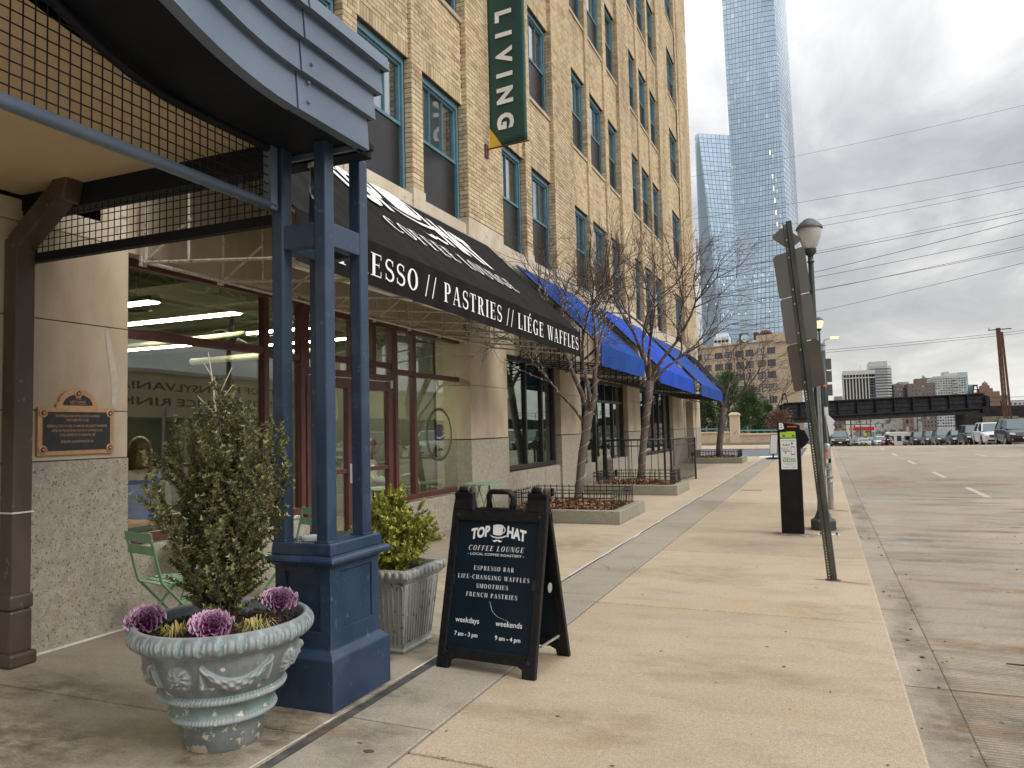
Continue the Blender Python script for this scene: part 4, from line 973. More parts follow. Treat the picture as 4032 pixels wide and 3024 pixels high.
for y, z in ((2.99, 3.10), (2.99, 3.20), (2.99, 3.29)): mb.lathe([(.001, .008), (.008, .006), (.011, 0)], (0, 0, 0), 8, M=frame((-2.293+(z > 3.23)*.02, y, z), (0, 1, 0), (0, 0, 1)))
mb.obj('rivet', 'grey_blue', CN)
def sheet(name, x0, x1, ya, yb, z, mat, n=30, th=.03):
    mb = MB(); R_ = []
    for i in range(n+1):
        y = ya+(yb-ya)*i/n; r = rise(y); R_.append([(x0, y, z+r), (x1, y, z+r), (x1, y, z+r+th), (x0, y, z+r+th)])
    for a, b in zip(R_[:-1], R_[1:]):
        for j in range(4): mb.quad(a[j], b[j], b[(j+1) % 4], a[(j+1) % 4])
    mb.quad(*R_[0]); mb.quad(*R_[-1]); return mb.obj(name, mat, CN)
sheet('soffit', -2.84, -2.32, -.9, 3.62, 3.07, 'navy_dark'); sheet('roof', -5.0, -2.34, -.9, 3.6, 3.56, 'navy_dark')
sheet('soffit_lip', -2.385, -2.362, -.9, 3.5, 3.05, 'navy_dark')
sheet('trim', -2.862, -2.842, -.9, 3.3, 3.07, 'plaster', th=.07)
mb = MB(); R_ = []
for i in range(31):
    y = -2.0+5.4*i/30; r = rise(y, 2.6, 2.4); R_.append(((-5.2, y, 3.13+r*.6), (-2.87, y, 3.13+r)))
for a, b in zip(R_[:-1], R_[1:]): mb.quad(a[0], a[1], b[1], b[0])
mb.obj('ceiling', 'plaster', CN, fix=False)
mb = MB(); mb.box(-5.0, -2.36, 3.50, 3.66, 3.04, 3.14); mb.box(-5.0, -2.9, 3.39, 3.47, 3.02, 3.16); mb.obj('edge_beam', 'navy_dark', CN, bevel=.006)
mb = MB(); mb.box(-5.12, -5.0, -2, 4.0, 3.1, 4.9); mb.obj('back_wall', 'plaster', CN)
# mesh panel along the street side, arched top
fr = MB(); X = -2.81
fr.tube([(X, -.9, 2.735), (X, 3.35, 2.735)], .030, 12); fr.obj('bottom_rail', 'grey_blue', CN, smooth=True)
fr = MB(); ztop = lambda y: 3.06+rise(y, 2.7, 1.35)
fr.tube([(X, y, ztop(y)) for y in np.linspace(.9, 3.34, 24)], .024, 10); fr.obj('top_rail', 'navy_dark', CN, smooth=True)
fr = MB(); fr.box(X-.028, X+.028, 3.29, 3.345, 2.71, 3.09); fr.obj('end_stile', 'grey_blue', CN, bevel=.004)
mb = MB(); y = .9
while y < 3.29: mb.tube([(X, y, 2.75), (X, y, min(ztop(y), 4.4)-.01)], .0034, 5, False); y += .050
z = 2.80
while z < 4.2:
    yend = 3.29 if z < 3.06 else 2.7-math.sqrt(max(0, (z-3.06)*2*1.35))
    if yend > .95: mb.tube([(X+.006, .9, z), (X+.006, yend, z)], .0034, 5, False)
    z += .0505
tag(mb.obj('wire_mesh', 'navy_dark', CN, fix=False), kind='stuff')
# cross panel against the wall
Y = 3.42; mb = MB()
mb.box(-4.99, -2.88, Y-.028, Y+.028, 2.655, 2.715); mb.obj('bottom_rail', 'navy_dark', CN, bevel=.005)
mb = MB(); mb.box(-4.99, -2.88, Y-.028, Y+.028, 2.985, 3.03); mb.obj('top_rail', 'navy_dark', CN, bevel=.005)
mb = MB(); mb.box(-4.99, -4.91, Y-.028, Y+.028, 2.715, 2.985); mb.obj('end_stile', 'navy_dark', CN, bevel=.005)
mb = MB(); x = -4.88
while x < -2.88: mb.tube([(x, Y, 2.71), (x, Y, 2.99)], .0034, 5, False); x += .056
z = 2.76
while z < 2.98: mb.tube([(-4.95, Y+.006, z), (-2.88, Y+.006, z)], .0034, 5, False); z += .05
tag(mb.obj('wire_mesh', 'navy_dark', CN, fix=False), kind='stuff')

# downpipe
t = thing('downpipe', 'brown metal downpipe with elbow and cast shoe at the stone pier', 'downpipe', (-4.93, 3.34, 0)); mb = MB()
mb.box(-4.99, -4.86, 3.27, 3.40, .42, 2.80); mb.obj('pipe', 'brown_metal', t, bevel=.012)
mb = MB(); mb.box(-5.0, -4.85, 3.255, 3.415, .36, .46); mb.box(-4.995, -4.855, 3.26, 3.41, .08, .36); mb.box(-5.01, -4.83, 3.245, 3.43, -.0, .09); mb.obj('shoe', 'brown_metal', t, bevel=.018)
mb = MB(); mb.bar((-4.925, 3.335, 2.76), (-4.47, 3.33, 3.09), .13, .13, (0, 1, 0)); mb.bar((-4.50, 3.33, 3.0), (-4.44, 3.33, 3.22), .135, .13, (0, 1, 0)); mb.obj('elbow', 'brown_metal', t, bevel=.012)
mb = MB(); mb.box(-4.995, -4.852, 3.262, 3.408, .98, .99); mb.obj('seam', 'caulk', t)

# post cluster on pedestal
P = thing('canopy_post', 'navy blue pedestal carrying four square posts under the canopy', 'post', (-2.62, 3.58, 0))
x0, x1, y0, y1 = -2.86, -2.405, 3.30, 3.86
mb = MB()
def ringbox(mb, lv):
    vs = []
    for z, g in lv: vs += [(x0-g, y0-g, z), (x1+g, y0-g, z), (x1+g, y1+g, z), (x0-g, y1+g, z)]
    fs = [(0, 3, 2, 1), tuple(range(len(vs)-4, len(vs)))]
    for i in range(len(lv)-1):
        for j in range(4): fs.append((i*4+j, i*4+(j+1) % 4, (i+1)*4+(j+1) % 4, (i+1)*4+j))
    mb.add(vs, fs)
ringbox(mb, [(0, 0), (.265, 0), (.305, -.045), (.34, -.045)]); mb.obj('base', 'blue_paint', P, bevel=.006)
# shaft with recessed panels on each face
gx = -.045; X0, X1, Y0, Y1 = x0-gx, x1+gx, y0-gx, y1+gx; mb = MB(); mb.box(X0+.014, X1-.014, Y0+.014, Y1-.014, .335, .745)
rw = .085
def rect_frame(mb, M, w, h, rw, th):
    for a, b, c_, d in ((0, rw, 0, h), (w-rw, w, 0, h), (rw, w-rw, 0, rw*.9), (rw, w-rw, h-rw*.55, h)):
        mb.prism([(a, c_), (b, c_), (b, d), (a, d)], M, th)
rect_frame(mb, frame((X1-.014, Y0+.014, .335), (0, 1, 0), (0, 0, 1)), Y1-Y0-.014, .41, rw*.85, .014); rect_frame(mb, frame((X0, Y0+.014, .335), (1, 0, 0), (0, 0, 1)), X1-X0, .41, rw*.8, .014)
mb.obj('shaft', 'blue_paint', P, bevel=.003)
mb = MB(); prof = [(.735, -.04)]+[(.745+.055*(1-math.cos(PI*k/8))/2*1.0, -.04+.05*math.sin(PI*k/8)+.0) for k in range(9)]+[(.80, -.03), (.858, -.035), (.862, -.04)]
ringbox(mb, prof); mb.obj('cap', 'blue_paint', P, bevel=.004)
for cx, cy in ((-2.51, 3.40), (-2.51, 3.735), (-2.80, 3.40), (-2.80, 3.735)):
    mb = MB(); mb.box(cx-.040, cx+.040, cy-.042, cy+.042, .857, 3.08); mb.obj('post', 'blue_paint', P, bevel=.010)
    mb = MB(); mb.box(cx-.047, cx+.047, cy-.049, cy+.049, .858, .872); mb.obj('post_foot', 'blue_paint', P, bevel=.003)
mb = MB()
def band_(mb, z0, z1):
    mb.box(-2.77, -2.54, 3.365, 3.435, z0, z1); mb.box(-2.77, -2.54, 3.70, 3.77, z0, z1); mb.box(-2.545, -2.475, 3.435, 3.70, z0, z1); mb.box(-2.835, -2.765, 3.435, 3.70, z0, z1)
band_(mb, 2.49, 2.625); mb.obj('cross_band', 'blue_paint', P, bevel=.006)
mb = MB()
for (cx, cy) in ((-2.51, 3.40), (-2.80, 3.40), (-2.51, 3.735)):   # small gussets at the band
    pass
mb = MB(); mb.lathe([(.001, .022), (.055, .022), (.062, .018), (.062, .0)], (-2.655, 3.47, .863), 24); tag(mb.obj('saucer', 'label_white', smooth=True), 'white round saucer left on top of the blue pedestal', 'saucer')
t = thing('canopy_light', 'clear glass jar light under the canopy corner, behind the posts', 'light', (-2.70, 3.58, 3.05)); mb = MB()
mb.lathe([(.03, .10), (.045, .08), (.045, .0), (.03, -.005)], (-2.70, 3.58, 3.02), 18); mb.obj('cap', 'steel', t, smooth=True)
mb = MB(); mb.lathe([(.035, 0), (.038, -.08), (.036, -.15), (.02, -.185), (.001, -.19)], (-2.70, 3.58, 3.02), 18); mb.obj('jar', 'lamp_glass', t, smooth=True)

# ------------------------------------------------------------------ plaque
t = thing('plaque', 'bronze and black wall plaque headed THE LEFT BANK on the stone pier', 'plaque', (-5, 3.81, 1.5))
M = frame((-4.998, 3.81, 1.345), (0, 1, 0), (0, 0, 1))
arc = [(.135*1.05*math.cos(a), .335+.04+.095*math.sin(a)) for a in np.linspace(0, PI, 17)]
outline = [(-.30, 0), (.30, 0), (.30, .335), (.165, .335), (.165, .36)]+arc+[(-.165, .36), (-.165, .335), (-.30, .335)]
mb = MB(); mb.prism(outline, M, .022); mb.obj('plate', 'bronze', t, bevel=.002)
mb = MB(); mb.add([M @ Vector((x, y, .0235)) for x, y in ((-.265, .03), (.265, .03), (.265, .305), (-.265, .305))], [(0, 1, 2, 3)])
mb.add([M @ Vector((x*.83, .352 if y < .36 else .352+(y-.375)*.84, .0235)) for x, y in [(-.15, .34)]+[(.15, .34)]+arc], [tuple(range(19))]); mb.obj('black_field', 'plaque_black', t, fix=False)
mb = MB()
for x, y in ((-.262, .04), (.262, .04), (-.262, .296), (.262, .296), (0, .437)):
    mb.lathe([(.030, 0), (.030, .006), (.024, .008), (.022, .005), (.018, .005), (.017, .001)], (0, 0, 0), 20, M=M @ Matrix.Translation((x, y, .022)))
    mb.lathe([(.010, .002), (.009, .012), (.001, .015)], (0, 0, 0), 12, M=M @ Matrix.Translation((x, y, .022)))
mb.obj('rosette', 'bronze', t, smooth=False)
mb = MB()
for x, y in ((-.262, .04), (.262, .04), (-.262, .296), (.262, .296), (0, .437)):
    mb.lathe([(.0175, .0), (.0175, .0035), (.010, .0035)], (0, 0, 0), 18, M=M @ Matrix.Translation((x, y, .022)))
mb.obj('rosette_ring', 'plaque_black', t)
mb = MB(); u, v = (0, 1, 0), (0, 0, 1)
def pt(y, z): return (-4.998+.0245, 3.81+y, 1.345+z)
for txt, z, h, w in (('THE', .392, .019, .045), ('LEFT BANK', .368, .019, .125), ('LUXURY LOFT APARTMENTS', .357, .006, .12), ('THE REVITALIZATION OF THIS HISTORIC LANDMARK', .268, .018, .35), ('WAS COMPLETED IN 2001.', .238, .018, .18), ('ORIGINALLY BUILT IN 1929, IT IS AMONG THE LARGEST PROPERTIES', .196, .018, .47), ('LISTED ON THE NATIONAL REGISTER OF HISTORIC PLACES', .164, .018, .40), ('TO BE CONVERTED TO RESIDENTIAL USE.', .132, .018, .28), ('DEVELOPER: DRANOFF PROPERTIES, INC.', .085, .018, .26)):
    sans(mb, txt, pt(0, z), u, v, h, .001, .006, width=w)
mb.obj('lettering', 'bronze', t, fix=False)

# ------------------------------------------------------------------ A-frame sign
FL, FR_ = Vector((-2.275, 4.165, 0)), Vector((-1.60, 4.105, 0))
t = thing('sandwich_board', 'black A-frame sign listing coffee lounge menu and opening hours', 'sign', ((FL+FR_)/2)[:], 0)
u = (FR_-FL).normalized(); back = Vector((-u.y, u.x, 0)); Wd = (FR_-FL).length; lean = .27
vf = (Vector((0, 0, 1.08))+back*lean).normalized(); vb = (Vector((0, 0, 1.08))-back*lean).normalized()
def sideM(front):
    if front: return frame(FL, u, vf)              # local x along width, y up the board, z outwards (towards the camera)
    O = FR_+back*(2*lean); return frame(O, -u, vb)
HB = 1.10
for front in (True, False):
    M = sideM(front); mb = MB(); w = .055
    def pr(poly, z0, z1, mb=mb): mb.prism(poly, M @ Matrix.Translation((0, 0, z0)), z1-z0)
    pr([(0, 0), (.085, 0), (.09, .05), (.125, .065), (.125, .09), (w, .11), (w, HB-.13), (w, HB-.13), (0, HB-.13)], -.035, 0)
    pr([(Wd, 0), (Wd, HB-.13), (Wd-w, HB-.13), (Wd-w, .11), (Wd-.125, .09), (Wd-.125, .065), (Wd-.09, .05), (Wd-.085, 0)], -.035, 0)
    pr([(.10, .065), (Wd-.10, .065), (Wd-w, .13), (w, .13)], -.033, -.001); pr([(0, HB-.135), (Wd, HB-.135), (Wd, HB-.20), (0, HB-.20)], -.033, .001)
    pr([(0, HB-.135), (.155, HB-.135), (.15, HB-.115), (.14, HB-.012), (.01, HB-.012)], -.035, 0); pr([(Wd, HB-.135), (Wd-.01, HB-.012), (Wd-.14, HB-.012), (Wd-.15, HB-.115), (Wd-.155, HB-.135)], -.035, 0)
    pr([(.15, HB-.137), (Wd-.15, HB-.137), (Wd-.17, HB-.115), (.17, HB-.115)], -.03, -.004)
    mb.obj('frame', 'black_plastic', t, bevel=.006)
    mb = MB(); cx = Wd/2; a = .085
    pts = [(cx-a, HB-.12), (cx-a, HB-.03), (cx-a+.02, HB-.008), (cx+a-.02, HB-.008), (cx+a, HB-.03), (cx+a, HB-.12)]
    mb.tube([M @ Vector((x, y, -.018)) for x, y in pts], .0165, 8); mb.obj('handle', 'black_plastic', t, smooth=True)
    mb = MB(); mb.prism([(w-.01, .12), (Wd-w+.01, .12), (Wd-w+.01, HB-.19), (w-.01, HB-.19)], M @ Matrix.Translation((0, 0, -.024)), .009)
    pn = mb.obj('panel', 'board_navy', t)
    if front: panelM = M
mb = MB()
for s in (.075, Wd-.075):
    c = FL+u*s+vf*(HB-.0)+Vector((0, 0, .0)); mb.tube([c-u*.045, c+u*.045], .02, 10)
mb.obj('hinge', 'black_plastic', t, smooth=True)
mb = MB()
for s in (.035, .115, Wd-.035, Wd-.115):
    c = FL+u*s+vf*HB; mb.tube([c-u*.004, c+u*.004], .0215, 10)
mb.obj('hinge_pin', 'steel', t)
mb = MB()
for x, y in ((.045, .09), (Wd-.05, .09), (.05, HB-.165), (Wd-.05, HB-.165)): mb.lathe([(.012, 0), (.012, .003), (.001, .004)], (0, 0, 0), 14, M=panelM @ Matrix.Translation((x, y, .001)))
for x in (.052, Wd-.052): mb.box(x-.011, x+.011, .50, .56, -.016, .004, M=panelM)
mb.obj('bolt', 'black_frame', t)
mb = MB(); sb = sideM(False)
mb.lathe([(.03, 0), (.03, .002), (.001, .003)], (0, 0, 0), 20, M=frame(FR_+back*(2*lean-.18)+vb*.50+u*.002, back, (0, 0, 1)))
mb.bar(FR_+back*.10+vf*.16-u*.02, FR_+back*(2*lean-.10)+vb*.16-u*.02, .01, .012); mb.obj('spreader', 'steel', t)
# lettering on the front panel
mb = MB(); PC = panelM @ Matrix.Translation((Wd/2, 0, -.0145)); U = PC.to_3x3() @ Vector((1, 0, 0)); V = PC.to_3x3() @ Vector((0, 1, 0))
def L_(txt, x, y, h, width=None, bold=.0, f='sans', sh=0, tr=.1):
    c = PC @ Vector((x, y, 0))
    if f == 'sans': sans(mb, txt, c, U, V, h, .001, bold, width=width)
    else: serif(mb, txt, PC @ Vector((x-width/2, y, 0)), U, V, h, width, off=.001, track=tr, shear=sh)
arcword(mb, 'TOP', PC @ Vector((-.122, .800, 0)), U, V, .064, .135, .001, .05, .20); arcword(mb, 'HAT', PC @ Vector((.135, .800, 0)), U, V, .064, .135, .001, .05, -.20)
mug(mb, PC @ Matrix.Translation((.004, .808, .001)), .070); stache(mb, PC @ Matrix.Translation((.004, .782, .001)), .038)
L_('COFFEE LOUNGE', .0, .718, .031, .40, f='serif', sh=.18, tr=.2); L_('- LOCAL COFFEE ROASTERY -', .0, .689, .015, .40, .008)
L_('ESPRESSO BAR', .0, .598, .0255, .29, f='serif', tr=.2); L_('LIFE-CHANGING WAFFLES', .0, .543, .0255, .51, f='serif', tr=.2); L_('SMOOTHIES', .0, .490, .0255, .228, f='serif', tr=.2); L_('FRENCH PASTRIES', -.0, .437, .0255, .365, f='serif', tr=.2)
L_('weekdays', -.155, .278, .033, .17, .008); L_('weekends', .135, .278, .033, .18, .008); L_('7 am - 3 pm', -.155, .198, .026, .165, .016); L_('9 am - 4 pm', .135, .198, .026, .172, .016)
mb.obj('lettering', 'white_print', t, fix=False)
mb = MB(); pts = [(-.01, .415), (.0, .395), (.008, .37), (.02, .355), (.04, .338), (.07, .325), (.11, .316), (.14, .305)]
for a, b in zip(pts[:-1], pts[1:]): mb.bar(PC @ Vector((*a, .0008)), PC @ Vector((*b, .0008)), .0012, .0004, up=(0, 0, 1))
mb.obj('scratch', 'label_white', t)

# ------------------------------------------------------------------ round urn with relief
t = thing('round_urn', 'large round blue-grey urn with garland relief and peeling paint', 'planter', (-2.73, 2.87, 0))
def urn_mat():
    m, tt, b = newmat('urn_paint'); g = tt.nodes.new('ShaderNodeNewGeometry'); p = g.outputs['Position']
    f = noise(tt, mapping(tt, p, (1, 1, .5)), 7, 6, .65)
    c = ramp(tt, f, [(.3, (.085, .098, .110)), (.5, (.145, .165, .178)), (.7, (.235, .258, .268))])
    pt_ = g.outputs['Pointiness']; at = tt.nodes.new('ShaderNodeAttribute'); at.attribute_name = 'relief'; rl = mth(tt, 'ADD', mth(tt, 'MULTIPLY', at.outputs['Fac'], 25), .5)
    c = mixc(tt, ramp(tt, rl, [(.44, .6), (.49, 0), (.54, 0), (.61, .5), (.72, .2), (.9, .5)]), c, ramp(tt, rl, [(.45, (.30, .38, .38)), (.5, (.26, .35, .35)), (.62, (.36, .42, .42)), (.8, (.30, .29, .30))]))
    c = mixc(tt, ramp(tt, pt_, [(.505, 0), (.56, .55)]), c, (.40, .42, .41)); c = mixc(tt, ramp(tt, pt_, [(.43, .75), (.49, 0)]), c, (.20, .36, .34))
    c = mixc(tt, ramp(tt, noise(tt, mapping(tt, p, loc=(3, 3, 3)), 16, 4, .6), [(.56, 0), (.7, .5)]), c, (.12, .115, .12))
    sp = tt.nodes.new('ShaderNodeSeparateXYZ'); tt.links.new(p, sp.inputs[0])
    chip = mth(tt, 'SUBTRACT', noise(tt, mapping(tt, p, loc=(7, 1, 2)), 22, 5, .55), mth(tt, 'MULTIPLY', sp.outputs[2], .28))
    c = mixc(tt, ramp(tt, chip, [(.555, 0), (.575, .95)]), c, (.58, .53, .43))
    tt.links.new(c, b.inputs['Base Color']); b.inputs['Roughness'].default_value = .55
    bump(tt, b, noise(tt, p, 60, 4), .003, .3)
urn_mat()
NT = 400; REL = []
def smooth_in(x, a, b): x = max(0, min(1, (x-a)/(b-a))); return x*x*(3-2*x)
prof = [(.17, 0), (.175, .004), (.198, .09), (.212, .132), (.226, .14), (.246, .147), (.250, .158), (.244, .170), (.232, .177), (.240, .20), (.252, .238), (.272, .243), (.291, .250), (.296, .262), (.289, .274), (.278, .281)]
prof += [(.278+.077*math.sin((z-.281)/(.475-.281)*PI/2)**.9, z) for z in np.linspace(.287, .470, 50)]
prof += [(.358, .474), (.370, .478), (.374, .484), (.372, .489), (.378, .493)]+[(.390+.032*math.sin(a), .535-.045*math.cos(a)) for a in np.linspace(.2, PI-.5, 22)]+[(.395, .582), (.380, .580), (.375, .568), (.37, .52), (.34, .48)]
vs = []
ph0 = math.radians(-91)
for r, z in prof:
    for k in range(NT):
        a = 2*PI*k/NT; d = 0
        if .148 <= z <= .172: d = .0035*(abs(math.sin(a*46)) > .75)*-1
        elif .248 <= z <= .278: d = -.0035*(abs(math.sin(a*54)) > .75)
        elif .500 <= z <= .578 and r > .39:
            q = (a*15/PI) % 1; vv = (z-.497)/.08; petal = abs(q-.5)*2
            d = .0045*math.sin(PI*vv)*(1 if petal < .8-.5*abs(vv-.35) else -.8)*(1-1.3*(abs(petal-.35) < .09)); d -= .0025*(abs(petal-.95) < .12)
        elif .29 < z < .475:
            seg = (a-ph0) % (2*PI/4); s = seg/(2*PI/4)     # four repeats: mask, tassel, swag, tassel
            x = s*(2*PI/4)*.33      # arc length
            X_, Z_ = x, z
            L = (2*PI/4)*.33
            # garland: catenary between two knots
            xs_, xe = .17, .46; q = (X_-xs_)/(xe-xs_)
            if 0 <= q <= 1:
                zc = .445-.105*math.sin(PI*q)**.8; wd = .012+.022*math.sin(PI*q); dd = abs(Z_-zc)
                if dd < wd: d = .018*math.sqrt(max(0, 1-(dd/wd)**2))*(1+.35*math.sin(q*34)*math.cos((Z_-zc)*170))
            for kx in (xs_, xe):
                if abs(X_-kx) < .022:
                    h = (.45-Z_)/.115
                    if 0 <= h <= 1:
                        wt = .006+.014*h*h*(1 if h < .92 else .7); dd = abs(X_-kx)
                        if dd < wt: d = max(d, .014*math.sqrt(max(0, 1-(dd/wt)**2))+.002*math.sin(dd*900))
            mx_ = .07; mz = .385; rr = math.hypot((X_-mx_)/.055, (Z_-mz)/.062)
            if rr < 1:
                ang = math.atan2(Z_-mz, X_-mx_)
                d = .020*(1-rr**2)**.5*(.75+.25*math.cos(ang*9+rr*5)); 
                for ex in (-.018, .018):
                    e = math.hypot(X_-mx_-ex, (Z_-mz-.012)*1.3)
                    if e < .011: d -= .010*(1-e/.011)
                if abs(X_-mx_) < .007 and -.02 < Z_-mz < .02: d += .008
                if abs(Z_-mz+.028) < .005 and abs(X_-mx_) < .02: d -= .008
        if .29 < z < .475: d *= 1.25
        vs.append(((r+d)*math.cos(a), (r+d)*math.sin(a), z)); REL.append(d)
fs = []
for i in range(len(prof)-1):
    for k in range(NT): fs.append((i*NT+k, i*NT+(k+1) % NT, (i+1)*NT+(k+1) % NT, (i+1)*NT+k))
mb = MB(); mb.add([(x-2.73, y+2.87, z) for x, y, z in vs], fs); o_ = mb.obj('bowl', 'urn_paint', t, smooth=True, fix=False); at_ = o_.data.attributes.new('relief', 'FLOAT', 'POINT'); at_.data.foreach_set('value', REL)
mb = MB(); mb.lathe([(.001, .53), (.15, .528), (.30, .52), (.372, .512)], (-2.73, 2.87, 0), 40)
for k in range(700):
    a = random.uniform(0, 6.28); r = .365*math.sqrt(random.random()); M = rot(random.uniform(-.5, .5), random.uniform(-.5, .5), random.uniform(0, 6), (-2.73+r*math.cos(a), 2.87+r*math.sin(a), .528)); s = random.uniform(.006, .02); mb.box(-s, s, -s*.35, s*.35, -.002, .003, M)
tag(mb.obj('mulch', 'soil', t, fix=False), kind='stuff')
def leaf_box(mb, p, d, n, l, w, fold=.3):
    """leaf: two folded quads from p along d"""
    s = d.cross(n).normalized()*w/2; up = n*(w*fold)
    mb.add([p, p+d*l*.45-s+up, p+d*l, p+d*l*.45+s+up, p+d*l*.5], [(0, 1, 4), (1, 2, 4), (2, 3, 4), (3, 0, 4)])
def shrub(name, label, base, stems, lab_leaf, leafmat, L, Wd_, stemmat='twig', whorl=3, gap=.012, cat='shrub', seed=1):
    """stems: list of polylines with side-twig length; leaves sit in whorls along every twig"""
    rnd = random.Random(seed); t = thing(name, label, cat, base); wood = MB(); lv = MB()
    def twig(pts, r0, sub, depth):
        pts = [Vector(p) for p in pts]; wood.tube(pts, [r0*(1-.75*i/(len(pts)-1)) for i in range(len(pts))], 5, False)
        tot = sum((b-a).length for a, b in zip(pts[:-1], pts[1:])); s = gap if depth else gap*3; acc = 0; nxt = tot*(.12 if depth == 0 else .05)
        for a, b in zip(pts[:-1], pts[1:]):
            l = (b-a).length; d = (b-a).normalized()
            while nxt <= acc+l:
                p = a+d*(nxt-acc); k0 = rnd.uniform(0, 6.28)
                for k in range(whorl):
                    an = k0+k*2*PI/whorl; side = d.orthogonal().normalized(); side = Matrix.Rotation(an, 3, d) @ side
                    ld = (side+d*rnd.uniform(.3, 1.1)+Vector((0, 0, .25))).normalized(); nn = ld.cross(d.cross(ld)).normalized(); nn = (d-ld*d.dot(ld)).normalized()
                    leaf_box(lv, p, ld, nn, L*rnd.uniform(.7, 1.15), Wd_*rnd.uniform(.8, 1.15))
                if depth == 0 and sub > 0 and nxt < tot*.97:
                    side = Matrix.Rotation(rnd.uniform(0, 6.28), 3, d) @ d.orthogonal().normalized(); l2 = sub*rnd.uniform(.45, 1)*(1-.45*nxt/tot)
                    e = p+(side*.85+d*.75).normalized()*l2; twig([p, (p+e)/2+Vector((0, 0, .006)), e+Vector((0, 0, .02))], r0*.4, 0, 1)
                nxt += s*rnd.uniform(.7, 1.3)
            acc += l
    for pts, r0, sub in stems: twig(pts, r0, sub, 0)
    wood.obj('branches', stemmat, t, smooth=True, fix=False); tag(lv.obj('foliage', leafmat, t, fix=False), kind='stuff'); return t, len(lv.f)
ISL('leaf_holly', [(0, (.058, .070, .026)), (.35, (.10, .118, .042)), (.7, (.16, .175, .065)), (.90, (.25, .25, .10)), (.97, (.30, .24, .09)), (1, (.32, .17, .07))], .36, .5)
ISL('leaf_box', [(0, (.14, .16, .02)), (.3, (.22, .245, .03)), (.7, (.32, .33, .05)), (1, (.42, .40, .09))], .42, .45)
C0 = Vector((-2.73, 2.87, .53)); st = []; rs = random.Random(3)
for k in range(62):
    a = rs.uniform(0, 6.28); sp_ = rs.random(); out = .04+.37*sp_; top = (1.72-C0.z)*rs.uniform(.52, 1.0)*(1-.20*sp_)
    if k < 3: out = [.10, .18, .05][k]; a = [2.3, -.9, .5][k]; top = [1.20, 1.17, 1.02][k]
    b = C0+Vector((math.cos(a)*.05*sp_, math.sin(a)*.05*sp_, 0)); e = C0+Vector((math.cos(a)*out, math.sin(a)*out, top)); m = b.lerp(e, .45)+Vector((math.cos(a)*out*-.02, math.sin(a)*out*-.02, .02))
    st.append(([b, m, e], .006, .16))
for k in range(6):
    a = k*1.05; e = C0+Vector((math.cos(a)*.14, math.sin(a)*.14, rs.uniform(.2, .45))); st.append(([C0, C0.lerp(e, .5)+Vector((0, 0, -.03)), e], .005, .13))
tree, nl = shrub('holly_shrub', 'tall upright dark green shrub growing in the round urn', C0, st, None, 'leaf_holly', .026, .0155, whorl=4, gap=.0155, seed=4)
mb = MB(); tp = C0+Vector((-.075, -.02, 1.34)); PM('pale_stem', (.42, .36, .27), (.5, .44, .34), 20, .8)
mb.tube([C0, C0+Vector((-.02, 0, .5)), C0+Vector((-.03, -.01, .95)), C0+Vector((-.05, -.01, 1.15)), tp], [.012, .010, .008, .005, .002], 6)
for k in range(14):
    p = C0+Vector((-.03, -.01, .5+k*.052)); a = k*2.3; mb.tube([p, p+Vector((math.cos(a)*.09, math.sin(a)*.09, .10))], [.004, .0015], 5)
mb.tube([C0+Vector((-.04, 0, 1.1)), C0+Vector((.03, .03, 1.26))], [.004, .0015], 5)
mb.obj('bare_stem', 'pale_stem', tree, smooth=True)
# ornamental kale
def ruf(): 
    pass
def kale_mat():
    m, tt, b = newmat('kale'); oi = tt.nodes.new('ShaderNodeObjectInfo'); at = tt.nodes.new('ShaderNodeAttribute'); at.attribute_name = 'edge'
    c = ramp(tt, at.outputs['Fac'], [(0, (.60, .06, .36)), (.5, (.38, .045, .27)), (.85, (.26, .09, .23)), (1, (.50, .33, .42))])
    c = mixc(tt, 1, c, ramp(tt, oi.outputs['Random'], [(0, .7), (1, 1.3)]), 'MULTIPLY'); tt.links.new(c, b.inputs['Base Color']); b.inputs['Roughness'].default_value = .55
    b.inputs['Subsurface Weight'].default_value = 0
kale_mat()
def kale_leaf(seed):
    rn = random.Random(seed); n, m = 18, 6; vs = []; ed = []; fs = []
    p1, p2 = rn.uniform(0, 6), rn.uniform(0, 6)
    for j in range(m+1):
        for i in range(n+1):
            a = (i/n-.5)*2.3; r = j/m; rr = .075*r*(1+.07*math.sin(a*11+p1)*r)
            ruff = .013*r**3*math.sin(a*17+p2)+.008*r**3*math.sin(a*29+p1)
            vs.append((rr*math.sin(a), rr*math.cos(a)*1.1, .018*r*r+ruff)); ed.append(r)
    for j in range(m):
        for i in range(n): fs.append((j*(n+1)+i, j*(n+1)+i+1, (j+1)*(n+1)+i+1, (j+1)*(n+1)+i))
    me = bpy.data.meshes.new('leaf'); me.from_pydata(vs, [], fs); me.materials.append(MATS['kale']); me.polygons.foreach_set('use_smooth', [True]*len(fs))
    at = me.attributes.new('edge', 'FLOAT', 'POINT'); at.data.foreach_set('value', ed); return me
KL = [kale_leaf(s) for s in range(4)]
